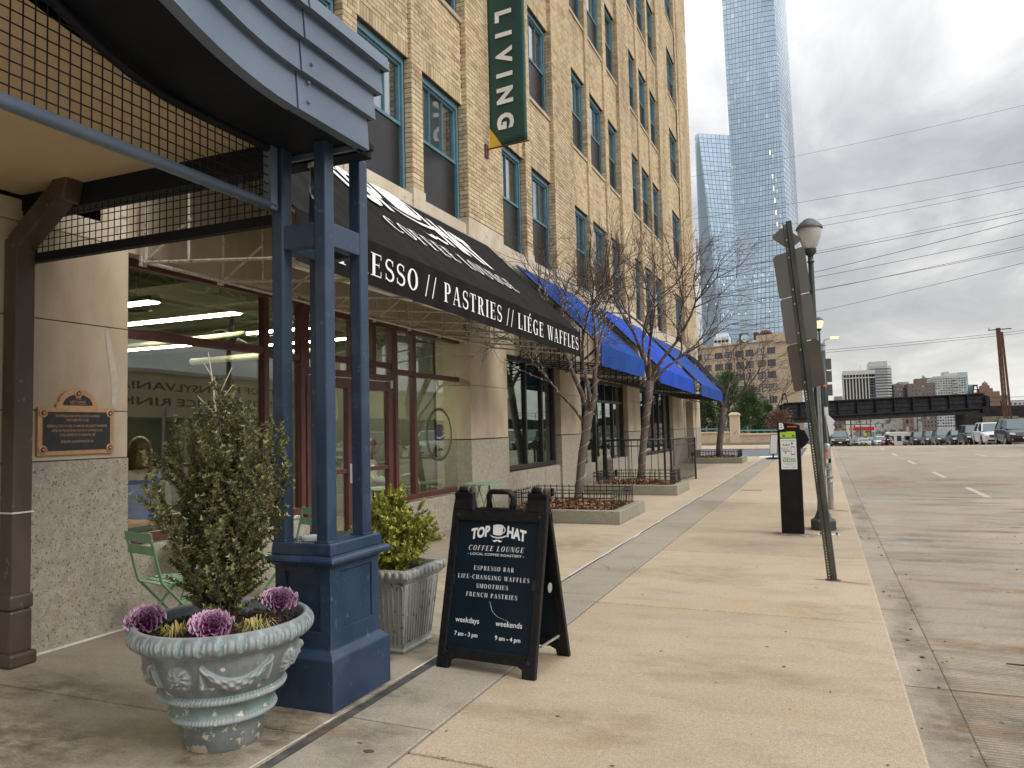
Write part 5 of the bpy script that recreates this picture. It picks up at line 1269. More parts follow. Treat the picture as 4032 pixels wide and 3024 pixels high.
for i, (x, y, z, s, lab) in enumerate(((-3.00, 2.66, .575, 1.0, 'purple ornamental kale at the left rim of the urn'), (-2.60, 2.66, .58, 1.0, 'bright magenta ornamental kale at the front rim of the urn'), (-2.52, 3.02, .62, .95, 'purple ornamental kale at the back right of the urn, by the blue pedestal'))):
    t = thing('ornamental_kale', lab, 'plant', (x, y, z-.08), 0, 'ornamental kale in the urn'); tilt = rot(.45 if i != 2 else .3, 0, [.3, .75, .9][i], (x, y, z))
    for k in range(26):
        q = k/25; el = .02+1.25*(1-q)**1.2; sc = s*(.42+.80*q); a = k*2.4
        M = tilt @ Matrix.Rotation(a, 4, 'Z') @ Matrix.Translation((0, .004, .035*(1-q))) @ Matrix.Rotation(el, 4, 'X') @ Matrix.Scale(sc, 4)
        mo('leaf', KL[k % 4], t, M)
    mb = MB(); mb.tube([(x, y, z-.09), (x, y, z)], [.009, .012], 7); mb.obj('stalk', 'bark', t)
def tuft(x, y, z, lab, n, l, mat, col='plant'):
    mb = MB()
    for k in range(n):
        a = random.uniform(0, 6.28); r = random.uniform(0, .05); ln = l*random.uniform(.5, 1); b = Vector((x+r*math.cos(a), y+r*math.sin(a), z)); d = Vector((math.cos(a+random.uniform(-.8, .8)), math.sin(a), 0))*ln*random.uniform(.5, 1)
        m = b+d*.5+Vector((0, 0, ln*random.uniform(.3, .7))); e = b+d+Vector((0, 0, ln*random.uniform(-.1, .5))); s = d.cross(Vector((0, 0, 1))).normalized()*.003
        mb.add([b-s, b+s, m+s, m-s, e], [(0, 1, 2, 3), (3, 2, 4)])
    tag(mb.obj('grass_tuft', mat, fix=False), lab, col, kind='thing')
ISL('straw', [(0, (.40, .28, .10)), (.4, (.50, .38, .18)), (.7, (.22, .26, .06)), (1, (.32, .30, .12))], .7)
tuft(-2.83, 2.68, .53, 'half-dead grass tuft in the urn between the two front kales', 90, .10, 'straw'); tuft(-2.50, 2.83, .53, 'dry straw-coloured grass tuft in the right side of the urn', 110, .12, 'straw'); tuft(-2.62, 2.60, .53, 'small rust-brown dead leaf clump under the front kale', 50, .05, 'rust')

# ------------------------------------------------------------------ square planter
t = thing('square_planter', 'square grey planter with fluted sides and egg-shaped rim', 'planter', (-2.79, 4.52, 0)); cx, cy = -2.785, 4.515
PM('lead_paint', (.20, .21, .20), (.34, .35, .33), 5, .6, bmp=.3, bscale=40, stretch=(1, 1, .25), speck=[(14, (.42, .36, .26), .66), (20, (.13, .135, .13), .62)])
mb = MB(); lv = [(0, .19), (.02, .195), (.03, .185), (.46, .235), (.475, .255), (.50, .272), (.535, .272), (.548, .262), (.548, .225), (.50, .215)]
vs = []
for z, g in lv: vs += [(cx-g, cy-g, z), (cx+g, cy-g, z), (cx+g, cy+g, z), (cx-g, cy+g, z)]
fs = [(0, 3, 2, 1)]
for i in range(len(lv)-1):
    for j in range(4): fs.append((i*4+j, i*4+(j+1) % 4, (i+1)*4+(j+1) % 4, (i+1)*4+j))
mb.add(vs, fs); mb.obj('body', 'lead_paint', t, bevel=.012)
for s in range(2):
    for k in range(6):
        q = (k-2.5)/2.95; mb = MB(); w0, w1 = .185, .235
        def pnt(dx, z):
            g = .185+.05*(z-.03)/.43; a = q*g+dx
            return Vector((cx+g+.001, cy+a, z)) if s == 0 else Vector((cx+a, cy-g-.001, z))
        mb.tube([pnt(-.016, .06), pnt(-.018, .42), pnt(-.008, .445), pnt(.008, .445), pnt(.018, .42), pnt(.016, .06)], .0045, 6); mb.obj('flute', 'lead_paint', t, smooth=True)
    for k in range(10):
        q = (k-4.5)/5; mb = MB(); a = q*.268
        c = Vector((cx+.272, cy+a, .518)) if s == 0 else Vector((cx+a, cy-.272, .518))
        M = Matrix.Translation(c) @ Matrix.Diagonal((.012 if s == 0 else .021, .021 if s == 0 else .012, .027, 1)); mb.lathe([(math.sin(b), -math.cos(b)) for b in np.linspace(.01, PI-.01, 8)], (0, 0, 0), 10, M=M); mb.obj('egg_moulding', 'lead_paint', t, smooth=True)
mb = MB(); mb.box(cx-.222, cx+.222, cy-.222, cy+.222, .48, .505)
for k in range(260):
    M = rot(random.uniform(-.5, .5), random.uniform(-.5, .5), random.uniform(0, 6), (cx+random.uniform(-.21, .21), cy+random.uniform(-.21, .21), .508)); s = random.uniform(.006, .018); mb.box(-s, s, -s*.35, s*.35, -.002, .003, M)
tag(mb.obj('mulch', 'soil', t, fix=False), kind='stuff')
C1 = Vector((cx, cy, .50)); st = []; rs = random.Random(9)
for k in range(90):
    a = rs.uniform(0, 6.28); el = rs.uniform(.10, 1.5); r = .30*rs.uniform(.75, 1.1); e = C1+Vector((math.cos(a)*math.cos(el)*r*1.05, math.sin(a)*math.cos(el)*r*1.05, .10+math.sin(el)*r*1.35)); st.append(([C1, C1.lerp(e, .5)+Vector((0, 0, .03)), e], .005, .17))
shrub('box_shrub', 'rounded yellow-green shrub growing in the square planter', C1, st, None, 'leaf_box', .030, .0135, whorl=4, gap=.0125, seed=6)
# ------------------------------------------------------------------ bistro chairs and tables
def bistro_chair(x, y, rz, lab):
    t = thing('bistro_chair', lab, 'chair', (x, y, 0), rz); M = rot(0, 0, rz, (x, y, 0)); w = .17
    for k in range(6):
        mb = MB(); yy_ = -.14+k*.058; ww = .19-.012*abs(k-2.5); mb.box(-ww, ww, yy_-.024, yy_+.024, .405+.006*math.cos(k-2.5), .412+.006*math.cos(k-2.5), M); mb.obj('seat_slat', 'green_chair', t)
    for z in (.62, .71): mb = MB(); mb.box(-.19, .19, -.232-(z-.6)*.22, -.226-(z-.6)*.22, z, z+.065, M); mb.obj('back_slat', 'green_chair', t, bevel=.002)
    for s in (-1, 1):
        mb = MB(); mb.bar(M @ Vector((s*w, -.26, .78)), M @ Vector((s*w, -.17, .42)), .024, .008, (0, 1, 0)); mb.bar(M @ Vector((s*w, -.17, .42)), M @ Vector((s*w, .20, 0)), .024, .008, (0, 1, 0)); mb.obj('leg', 'green_chair', t)
        mb = MB(); mb.bar(M @ Vector((s*(w-.02), .17, .40)), M @ Vector((s*(w-.02), -.22, 0)), .024, .008, (0, 1, 0)); mb.obj('leg', 'green_chair', t)
    mb = MB(); mb.bar(M @ Vector((-w, .12, .09)), M @ Vector((w, .12, .09)), .012); mb.bar(M @ Vector((-w, -.13, .09)), M @ Vector((w, -.13, .09)), .012); mb.obj('stretcher', 'green_chair', t)
    return t
bistro_chair(-4.50, 4.22, -.25, 'pale green folding chair with slatted seat, beside the granite pier')
bistro_chair(-4.45, 5.45, 2.75, 'pale green folding chair hidden behind the urn shrub, facing the table')
def bistro_table(x, y, lab, r=.30, h=.655):
    t = thing('bistro_table', lab, 'table', (x, y, 0)); mb = MB(); mb.lathe([(.001, h-.002), (r-.01, h-.002), (r, h-.015), (r, h), (r-.004, h+.006), (.001, h+.008)], (x, y, 0), 36); mb.obj('tabletop', 'green_chair', t, smooth=False)
    for s in (-1, 1):
        for q in (-1, 1): mb = MB(); mb.bar((x+s*.20, y+q*.18, 0), (x-s*.02, y+q*.18, h-.02), .02, .008, (0, 1, 0)); mb.obj('leg', 'green_chair', t)
bistro_table(-4.68, 4.80, 'round green table between the two folding chairs', h=.64); bistro_table(-4.72, 10.25, 'round green table by the stone pier, behind the black sign')

# ------------------------------------------------------------------ tree boxes, fences, trees
def tree_box(y0, y1, xr, xl, z, lab, flab, gidx):
    t = thing('tree_box', lab, 'planter', ((xr+xl)/2, (y0+y1)/2, 0)); w = .13
    for a in ((xl, xr, y0, y0+w), (xl, xr, y1-w, y1), (xr-w, xr, y0+w, y1-w), (xl, xl+w, y0+w, y1-w)):
        mb = MB(); mb.box(*a, 0, z); mb.obj('kerb', 'planter_concrete', t, bevel=.012)
    mb = MB(); mb.box(xl+w, xr-w, y0+w, y1-w, .0, z-.03); mb.obj('soil_bed', 'soil', t)
    mb = MB(); n = 2600 if gidx < 2 else 1200
    for k in range(n):
        px, py = random.uniform(xl+w+.02, xr-w-.02), random.uniform(y0+w+.02, y1-w-.02); hump = .10*math.sin(PI*(px-xl)/(xr-xl))*math.sin(PI*(py-y0)/(y1-y0))
        M = rot(random.uniform(-.9, .9), random.uniform(-.9, .9), random.uniform(0, 6), (px, py, z-.02+hump*random.uniform(.3, 1))); s = random.uniform(.02, .045)
        mb.add([M @ Vector(v) for v in ((0, -s, 0), (s*.55, 0, s*.2), (0, s, 0), (-s*.55, 0, s*.2))], [(0, 1, 2), (0, 2, 3)])
    tag(mb.obj('leaf_litter', 'litter', t, fix=False), kind='stuff')
    f = thing('low_fence', flab, 'fence', ((xr+xl)/2, (y0+y1)/2, z), group='low black fences round the tree boxes')
    g = .17; X0_, X1_, Y0_, Y1_ = xl+g, xr-g, y0+g, y1-g; zt = z+.27
    for (a, b) in (((X0_, Y0_), (X1_, Y0_)), ((X1_, Y0_), (X1_, Y1_)), ((X1_, Y1_), (X0_, Y1_)), ((X0_, Y1_), (X0_, Y0_))):
        mb = MB(); mb.bar((*a, zt-.03), (*b, zt-.03), .014); mb.bar((*a, zt-.10), (*b, zt-.10), .014); mb.obj('rail', 'truss_black', f)
        d = Vector((b[0]-a[0], b[1]-a[1], 0)); L = d.length; k = int(L/.105)
        for i in range(k):
            p = Vector((*a, 0))+d*(i/k); mb = MB(); mb.bar((p.x, p.y, z-.03), (p.x, p.y, zt), .011); mb.obj('picket', 'truss_black', f)
    return t
ISL('litter', [(0, (.06, .03, .018)), (.35, (.20, .095, .045)), (.7, (.34, .175, .085)), (1, (.46, .29, .16))], .85)
tree_box(10.95, 12.66, -2.84, -4.86, .20, 'concrete tree box nearest the black sign, full of brown leaves', 'low black fence on the nearest tree box', 0)
tree_box(15.72, 17.20, -2.84, -4.86, .21, 'second concrete tree box, beyond the nearest one', 'low black fence on the second tree box', 1)
tree_box(28.75, 30.75, -2.80, -4.72, .21, 'farthest concrete tree box, at the building corner', 'low black fence on the farthest tree box', 2)
def tree(label, base, trunk, forks, seed, maxd, reach, leaves=0, lights=0, scale=1.0, n_tw=5, name='bare_tree'):
    rnd = random.Random(seed); t = thing(name, label, 'tree', base); tr = MB(); cr = MB(); lf = MB(); lt = MB(); lw = MB()
    tr.tube([p for p, r in trunk], [r for p, r in trunk], 12)
    tips = []
    def grow(p, d, l, r, dep):
        n = 3; pts = [p]; q = p; dd = d.copy()
        for i in range(n):
            dd = (dd+Vector((rnd.gauss(0, .13), rnd.gauss(0, .13), rnd.gauss(.02, .09)))).normalized(); q = q+dd*l/n; pts.append(q)
        cr.tube(pts, [r, r*.85, r*.7, r*.58], 7 if dep < 2 else (5 if dep < 4 else 3), False)
        if lights and dep <= 2: tips.append((pts, r))
        if dep >= maxd:
            if leaves:
                for k in range(leaves):
                    if rnd.random() < .35:
                        c = pts[rnd.randint(1, 3)]; a = Vector((rnd.gauss(0, 1), rnd.gauss(0, 1), -.8)).normalized(); s = a.orthogonal().normalized()*.009
                        lf.add([c, c+a*.02-s, c+a*.042, c+a*.02+s], [(0, 1, 2, 3)])
            return
        m = rnd.choice((2, 3, 3)) if dep else 3
        for k in range(m):
            ax = Matrix.Rotation(rnd.uniform(0, 6.28), 3, dd) @ dd.orthogonal().normalized(); sp = rnd.uniform(.25, .78)
            nd = (dd*math.cos(sp)+ax*math.sin(sp)).normalized(); grow(pts[-1], nd, l*rnd.uniform(.66, .90), r*rnd.uniform(.50, .66), dep+1)
        if dep > 0:
            for k in range(2):
                ax = Matrix.Rotation(rnd.uniform(0, 6.28), 3, dd) @ dd.orthogonal().normalized(); nd = (dd*.6+ax*.75).normalized(); grow(pts[1+k % 3], nd, l*rnd.uniform(.35, .6), r*.35, max(dep+2, maxd-1))
    for p, d, l, r in [(p, d, l*1.15, r) for p, d, l, r in forks]: grow(Vector(p), Vector(d).normalized(), l, r, 0)
    tr.obj('trunk', 'bark', t, smooth=True); cr.obj('crown', 'twig', t, smooth=True, fix=False)
    if lf.f: tag(lf.obj('dry_leaves', 'dry_leaf', t, fix=False), kind='stuff')
    if lights:
        sl_ = tag(thing('string_lights', lights, 'string lights', base)); P_ = [(Vector(p), r) for p, r in trunk]
        path = []
        for (a, ra), (b, rb) in zip(P_[:-1], P_[1:]):
            m = int((b-a).length/.012)
            for i in range(m): s = i/m; c = a.lerp(b, s); r = ra+(rb-ra)*s+.006; an = (len(path))*.28; path.append(c+Vector((math.cos(an)*r, math.sin(an)*r, 0)))
        lw.tube(path, .0025, 3, False)
        for i in range(0, len(path), 11): lt.lathe([(.0035, -.004), (.005, 0), (.0035, .004)], path[i]+Vector((0, 0, 0))+(path[i]-Vector(base)).normalized()*0, 5, cap=True)
        for pts, r in tips:
            for k in range(3):
                a, b = pts[k], pts[k+1]; prv = None
                for i in range(6):
                    c = a.lerp(b, i/6); an = i*1.3+k; e = c+Vector((math.cos(an), math.sin(an), 0))*(r+.008)
                    if i % 2 == 0: lt.lathe([(.0035, -.004), (.005, 0), (.0035, .004)], e, 5, cap=True)
                    if prv: lw.bar(prv, e, .0025)
                    prv = e
        lw.obj('cable', 'twine', sl_, fix=False); lt.obj('bulbs', 'bulb_white', sl_, fix=False)['kind'] = 'stuff'  # bulb material carries a faint glow of its own on every string
    return t
ISL('dry_leaf', [(0, (.16, .055, .025)), (.6, (.26, .105, .05)), (1, (.36, .18, .09))], .8)
V = Vector
tree('bare forked tree in the nearest tree box, its trunk wound with lights', (-3.78, 11.9, .2),
     [(V((-3.80, 11.9, .12)), .085), (V((-3.77, 11.9, .35)), .072), (V((-3.69, 11.9, 1.0)), .070), (V((-3.60, 11.9, 1.45)), .072), (V((-3.55, 11.9, 1.72)), .078)],
     [((-3.56, 11.92, 1.66), (-.22, .1, 1), .95, .052), ((-3.53, 11.9, 1.66), (.36, -.05, .86), .90, .055), ((-3.55, 11.95, 1.70), (-.02, .45, 1), .9, .04), ((-3.62, 11.88, 1.5), (-.42, -.2, .9), .8, .028)], 11, 5, 1, lights='small white string lights wound round the nearest tree trunk')
tree('dense bare tree with clinging brown leaves in the second tree box', (-3.80, 16.5, .2),
     [(V((-3.80, 16.5, .12)), .10), (V((-3.76, 16.5, .46)), .085), (V((-3.68, 16.5, 1.2)), .082), (V((-3.56, 16.5, 2.0)), .085), (V((-3.50, 16.5, 2.45)), .092)],
     [((-3.50, 16.5, 2.4), (-.5, -.1, 1), 1.05, .052), ((-3.50, 16.5, 2.4), (.35, -.1, .95), .95, .052), ((-3.50, 16.52, 2.4), (.05, .5, 1), 1.05, .05), ((-3.50, 16.5, 2.35), (.15, -.5, .9), .95, .045), ((-3.5, 16.5, 2.35), (.6, .3, .75), .80, .042)], 23, 5, 1, leaves=3, lights='unlit string lights wound round the second tree trunk')
tree('bare wide tree at the building corner in the farthest tree box', (-3.72, 29.6, .2),
     [(V((-3.74, 29.6, .12)), .14), (V((-3.70, 29.6, .6)), .12), (V((-3.58, 29.6, 1.5)), .115), (V((-3.45, 29.6, 2.1)), .12)],
     [((-3.45, 29.6, 2.05), (-.5, 0, 1), .80, .06), ((-3.45, 29.6, 2.05), (.5, 0, .8), .85, .06), ((-3.45, 29.6, 2.05), (.15, .3, 1), .80, .055), ((-3.45, 29.6, 2.0), (.9, 0, .6), .72, .045), ((-3.5, 29.6, 1.9), (-.8, 0, .6), .65, .04)], 37, 5, 1)
# small floodlights in the tree boxes
for x, y, z, lab in ((-4.15, 11.55, .35, 'small grey box floodlight in the nearest tree box'), (-4.35, 16.4, .36, 'small grey box floodlight in the second tree box'), (-4.55, 28.55, .30, 'small black spotlight at the corner of the farthest tree box')):
    t = thing('floodlight', lab, 'floodlight', (x, y, z-.2)); mb = MB(); mb.box(x-.06, x+.02, y-.03, y+.03, z, z+.13); mb.obj('housing', 'steel' if z > .31 else 'meter_black', t, bevel=.006)
    mb = MB(); mb.box(x+.025, x+.06, y-.04, y+.04, z, z+.13); mb.obj('visor', 'meter_black', t); mb = MB(); mb.tube([(x, y, .12), (x, y, z)], .01, 6); mb.obj('stake', 'meter_black', t)
# handrails at the doorway ramp
def railing(lab, a, b, h, n, ext=False):
    t = thing('railing', lab, 'railing', (*a, 0)); a = Vector((*a, 0)); b = Vector((*b, 0)); d = b-a; zz = Vector((0, 0, 1))
    mb = MB(); mb.tube([a+zz*h, b+zz*h], .022, 8); mb.obj('top_rail', 'rail_brown', t, smooth=True)
    for p in (a, b): mb = MB(); mb.bar(p, p+zz*h, .045); mb.obj('post', 'rail_brown', t)
    mb = MB(); mb.bar(a+zz*(h-.15), b+zz*(h-.15), .025); mb.bar(a+zz*.10, b+zz*.10, .025); mb.obj('rail', 'rail_brown', t)
    for i in range(1, n): mb = MB(); p = a+d*(i/n); mb.bar(p+zz*.1, p+zz*(h-.0), .014); mb.obj('baluster', 'rail_brown', t)
PM('rail_brown', (.032, .024, .026), (.05, .04, .042), 4, .45)
railing('dark metal railing behind the second tree, by the shop door', (-5.0, 18.1), (-3.55, 18.1), 1.12, 9)
railing('dark metal railing end panel with close bars, beyond the second tree', (-3.42, 18.2), (-3.22, 20.6), 1.12, 22)
mb = MB(); mb.box(-4.98, -3.3, 17.4, 21.0, .001, .035); tag(mb.obj('door_landing', 'walk_inner', bevel=.01), kind='structure')
# small sign board by the side street
t = thing('menu_board', 'blank white board on a black stand by the side street', 'sign', (-4.75, 31.8, 0)); M = frame((-3.46, 31.9, .20), (.95, -.1, 0), (.06, .12, 1)); mb = MB()
mb.box(0, .30, 0, .80, -.02, .02, M); mb.obj('board_frame', 'meter_black', t, bevel=.004); mb = MB(); mb.box(.02, .28, .02, .78, -.022, .022, M); mb.obj('board', 'label_white', t)
mb = MB(); mb.lathe([(.30, 0), (.30, .03), (.22, .07), (.03, .09), (.03, .2)], (-3.33, 31.9, .0), 24); mb.obj('base', 'meter_black', t)
t.location = (-3.33, 31.9, 0)

# ------------------------------------------------------------------ parking kiosk
t = thing('parking_kiosk', 'black parking pay station lettered B with zone 934825', 'parking meter', (-.42, 10.5, 0)); x0, x1, y0, y1 = -.56, -.285, 10.44, 10.66
mb = MB(); M = frame((0, y1, 0), (1, 0, 0), (0, 0, 1)); mb.prism([(x0, 0), (x1, 0), (x1, 1.415), (x1-.02, 1.425), (x0, 1.468)], M, y1-y0); mb.obj('body', 'meter_black', t, bevel=.006)
mb = MB(); mb.prism([(x1, 1.10), (x1+.075, 1.16), (x1+.11, 1.22), (x1+.06, 1.345), (x1, 1.36)], frame((0, y1-.02, 0), (1, 0, 0), (0, 0, 1)), y1-y0-.04); mb.obj('hood', 'meter_black', t, bevel=.004)
mb = MB(); mb.box(x0-.01, x1+.012, y0-.008, y1+.01, 0, .012); mb.obj('base_plate', 'steel', t)
def K_(mat, pl, nm='label', z=.002):
    mb = MB(); [mb.quad((a, y0-z, c), (b, y0-z, c), (b, y0-z, d), (a, y0-z, d)) for a, b, c, d in pl]; return mb.obj(nm, mat, t, fix=False)
K_('lime', [(-.528, -.338, 1.255, 1.335)]); K_('label_white', [(-.528, -.332, .845, 1.243)]); K_('red_plastic', [(-.435, -.315, 1.39, 1.406)], 'red_strip')
K_('label_green', [(-.505, -.35, .940, .985)], 'label', .003)
K_('ink', [(-.44, -.405, 1.272, 1.295) if 0 else (-.50, -.465, 1.268, 1.288), (-.385, -.35, 1.268, 1.288), (-.528, -.45, 1.327, 1.337), (-.40, -.352, 1.03, 1.14), (-.50, -.455, 1.075, 1.085), (-.45, -.41, 1.075, 1.085), (-.475, -.458, 1.05, 1.066), (-.395, -.377, 1.165, 1.195)], 'pictogram', .003)
K_('label_white', [(-.396, -.356, 1.042, 1.13)], 'pictogram', .004)
mb = MB(); U_, V_ = (1, 0, 0), (0, 0, 1); kk = lambda x, z: (x, y0-.0035, z)
sans(mb, 'B', kk(-.505, 1.368), U_, V_, .082, .001, .04, width=.062); sans(mb, '934825', kk(-.4275, .948), U_, V_, .030, .0015, .02, width=.142); mb.obj('lettering', 'white_print', t, fix=False)
mb = MB()
for s, x, z, h, w in (('PAY ON-THE-GO', -.43, 1.208, .015, .165), ('Download the', -.475, 1.115, .011, .085), ('meterUP app', -.475, 1.098, .011, .08), ('Parking Zone #', -.462, .993, .011, .085), ('For assistance call', -.43, .915, .006, .13), ('www.philapark.org', -.43, .903, .007, .09), ('Parkmobile', -.475, .866, .010, .07), ('PPA', -.37, .866, .012, .035)): sans(mb, s, kk(x, z), U_, V_, h, .001, .01, width=w)
for k in range(9): a = -.51+k*.011; mb.quad(*[(a+q, y0-.0035, z) for q, z in ((0, 1.15), (.007, 1.15), (.007, 1.158+.01*(k % 3)), (0, 1.158+.01*(k % 3)))])
mb.obj('small_print', 'ink', t, fix=False)
mb = MB()
for s, x, z, w in (('START', -.487, 1.30, .04), ('SCAN', -.43, 1.30, .04), ('PAY', -.365, 1.30, .03)): sans(mb, s, kk(x, z), U_, V_, .007, .001, .01, width=w)
mb.obj('small_print', 'ink', t, fix=False)

# ------------------------------------------------------------------ leaning sign post
t = thing('sign_post', 'leaning perforated steel post with the grey backs of four street signs', 'signpost', (.015, 7.55, 0))
up = (Vector((-.235, 7.55, 3.37))-Vector((.015, 7.55, -.05))).normalized(); base = Vector((.015, 7.55, -.02)); u = Vector((0, 1, 0)).cross(up)*-1; u = up.cross(Vector((0, -1, 0)));
u = Vector((up.z, 0, -up.x)); Mp = frame(base, u, up)      # local x right, y up the post, z towards the camera side
def Mz(z): return Mp @ Matrix.Translation((0, 0, z))
# hat-section post: holed web on the left, folded flange to the right; the web is strips with real holes
prof_h = 3.40; mb = MB(); hw = .0045; step_ = .0254*1.0
wx0, wx1 = -.036, -.008
n = int(prof_h/step_)
for i in range(n):
    y_a = i*step_; cxh = (wx0+wx1)/2
    hy = y_a+step_/2
    if i % 1 == 0:
        mb.box(wx0, cxh-hw, y_a, y_a+step_, -.003, 0, Mp); mb.box(cxh+hw, wx1, y_a, y_a+step_, -.003, 0, Mp)
        mb.box(cxh-hw, cxh+hw, y_a, hy-hw, -.003, 0, Mp); mb.box(cxh-hw, cxh+hw, hy+hw, y_a+step_, -.003, 0, Mp)
mb.obj('holed_web', 'post_steel', t, fix=False)
mb = MB(); mb.prism([(0, 0), (.036, 0), (.036, prof_h), (0, prof_h)], Mz(.018) @ Matrix.Translation((0, 0, 0)), .003)
M2 = Mp; 
def sheetp(a, b, th=.003):
    (xa, za), (xb, zb) = a, b; d = Vector((xb-xa, zb-za)).normalized(); nx_, nz_ = -d.y*th/2, d.x*th/2
    vs = [M2 @ Vector((x_, y_, z_)) for y_ in (0, prof_h) for x_, z_ in ((xa+nx_, za+nz_), (xb+nx_, zb+nz_), (xb-nx_, zb-nz_), (xa-nx_, za-nz_))]
    mb.add(vs, [(0, 1, 2, 3), (7, 6, 5, 4), (0, 4, 5, 1), (1, 5, 6, 2), (2, 6, 7, 3), (3, 7, 4, 0)])
sheetp((-.009, 0), (0, .02)); sheetp((.036, .02), (.042, .0)); sheetp((-.036, 0), (-.04, -.012))
mb.obj('post', 'post_steel', t, fix=True)
def sign_plate(poly, r, mat, zoff, nm='sign_plate'):
    pts = []
    n_ = len(poly)
    for i in range(n_):
        p0, p1, p2 = Vector(poly[i-1]), Vector(poly[i]), Vector(poly[(i+1) % n_]); a = p1+(p0-p1).normalized()*r; b = p1+(p2-p1).normalized()*r
        for k in range(6): s = k/5; pts.append(tuple(a*(1-s)**2+p1*2*s*(1-s)+b*s*s))
    mb = MB(); mb.prism(pts, Mz(zoff), .003); return mb.obj(nm, mat, t)
zb = -.010
sign_plate([(-.125, 1.77), (.158, 1.81), (.145, 2.245), (-.143, 2.215)], .035, 'sign_brown', zb); sign_plate([(-.143, 2.222), (.143, 2.252), (.135, 2.69), (-.15, 2.66)], .035, 'sign_back', zb); sign_plate([(-.152, 2.665), (.135, 2.70), (.125, 3.14), (-.165, 3.085)], .035, 'sign_back', zb)
c_ = (-.018, 3.24)
sign_plate([(c_[0]-.145, c_[1]+.035), (c_[0]+.01, c_[1]-.115), (c_[0]+.14, c_[1]-.03), (c_[0]-.03, c_[1]+.12)], .04, 'sign_back', zb-.004)
mb = MB()
for y_ in (1.85, 2.16, 2.32, 2.60, 2.74, 3.05, 3.22): mb.lathe([(.009, 0), (.009, .004), (.001, .006)], (0, 0, 0), 8, M=Mp @ Matrix.Translation((-.022, y_, .001)))
mb.obj('bolt', 'steel', t)
mb = MB(); mb.lathe([(.07, .001), (.05, .006), (.03, .004)], (.02, 7.55, 0), 12); tag(mb.obj('rusty_collar', 'rust', t))

# ------------------------------------------------------------------ street lamps
def lamp(x, y, H, s, lab, lit, z0=0):
    t = thing('street_lamp', lab, 'street lamp', (x, y, z0), group='street lamps along the kerb'); c = (x, y, z0)
    mb = MB(); mb.lathe([(.17*s, 0), (.17*s, .12*s), (.155*s, .135*s), (.12*s, .155*s), (.10*s, .20*s), (.075*s, .26*s), (.065*s, .45*s)], c, 8, a0=PI/8, a1=2*PI+PI/8); mb.obj('base', 'dark_green_iron', t)
    mb = MB(); mb.lathe([(.06*s, .3*s), (.052*s, .9*s), (.048*s, 1.5*s), (.036*s, H-.62*s), (.034*s, H-.60*s), (.05*s, H-.585*s), (.05*s, H-.575*s), (.036*s, H-.56*s), (.036*s, H-.50*s), (.075*s, H-.46*s), (.08*s, H-.44*s), (.08*s, H-.40*s)], c, 16); mb.obj('pole', 'dark_green_iron', t, smooth=True)
    mb = MB(); mb.lathe([(.075*s, H-.40*s), (.10*s, H-.36*s), (.145*s, H-.24*s), (.162*s, H-.12*s), (.155*s, H-.09*s)], c, 24); g = mb.obj('globe', 'lamp_glow' if lit else 'lamp_milk', t, smooth=True)
    mb = MB(); mb.lathe([(.175*s, H-.125*s), (.178*s, H-.11*s), (.165*s, H-.085*s), (.12*s, H-.035*s), (.085*s, H-.01*s), (.08*s, H), (.06*s, H+.012*s), (.02*s, H+.03*s), (.001, H+.032*s)], c, 24); mb.obj('cap', 'lamp_cap', t, smooth=True)
    return t
m, tt, b = newmat('lamp_milk'); b.inputs['Base Color'].default_value = (.62, .61, .58, 1); b.inputs['Roughness'].default_value = .25; b.inputs['Transmission Weight'].default_value = .35
lamp(-.055, 11.05, 4.24, 1.0, 'nearest street lamp, behind the leaning sign post', False); lamp(.02, 30.2, 5.35, 1.02, 'second street lamp, lit warm yellow, just past the leaning signs', True); lamp(.16, 44, 5.7, 1.05, 'third street lamp, unlit, lowest globe behind the signs', False); 
lamp(.45, 66, 6.0, 1.1, 'farthest street lamp seen along the kerb', False, gz(66))
t = thing('cobra_lamp', 'far street light with a curved arm, just right of the signs', 'street light', (.3, 58, gz(58))); mb = MB(); mb.tube([(.3, 58, gz(58)), (.3, 58, 7.0), (.35, 58, 7.3), (.9, 58, 7.45)], [.09, .06, .05, .04], 8); mb.obj('pole', 'galv', t, smooth=True); mb = MB(); mb.box(.75, 1.3, 57.85, 58.15, 7.36, 7.5); mb.obj('head', 'lamp_glow', t, bevel=.04)
# floor plate, old meter post, square post, pennant sign, far parking-sign post
t = thing('anchor_plate', 'cream steel base plate with bolts set in the pavement', 'plate', (0, 10.49, 0)); mb = MB(); mb.box(-.125, .13, 10.43, 10.56, .001, .012); mb.obj('plate', 'caulk', t)
mb = MB()
for x in (-.09, -.0, .10):
    for y in (10.455, 10.53): mb.lathe([(.012, 0), (.012, .02), (.001, .02)], (x, y, .012), 6)
mb.obj('bolt', 'rust', t)
t = thing('meter_post', 'grey pipe stump of an old parking meter with red and orange stickers', 'bollard', (.06, 13.6, 0)); mb = MB(); mb.lathe([(.045, 0), (.045, .42), (.05, .43), (.05, .46), (.045, .47), (.045, .72)], (.06, 13.6, 0), 16); mb.obj('lower_pipe', 'galv', t, smooth=True)
mb = MB(); mb.lathe([(.055, .70), (.055, 1.04), (.05, 1.07), (.04, 1.085), (.001, 1.09)], (.045, 13.6, 0), 18); mb.obj('sleeve', 'galv', t, smooth=True); mb = MB(); mb.box(-.01, .10, 13.52, 13.56, .66, .69); mb.box(-.02, .12, 13.53, 13.58, .52, .55); mb.obj('clamp', 'steel', t)
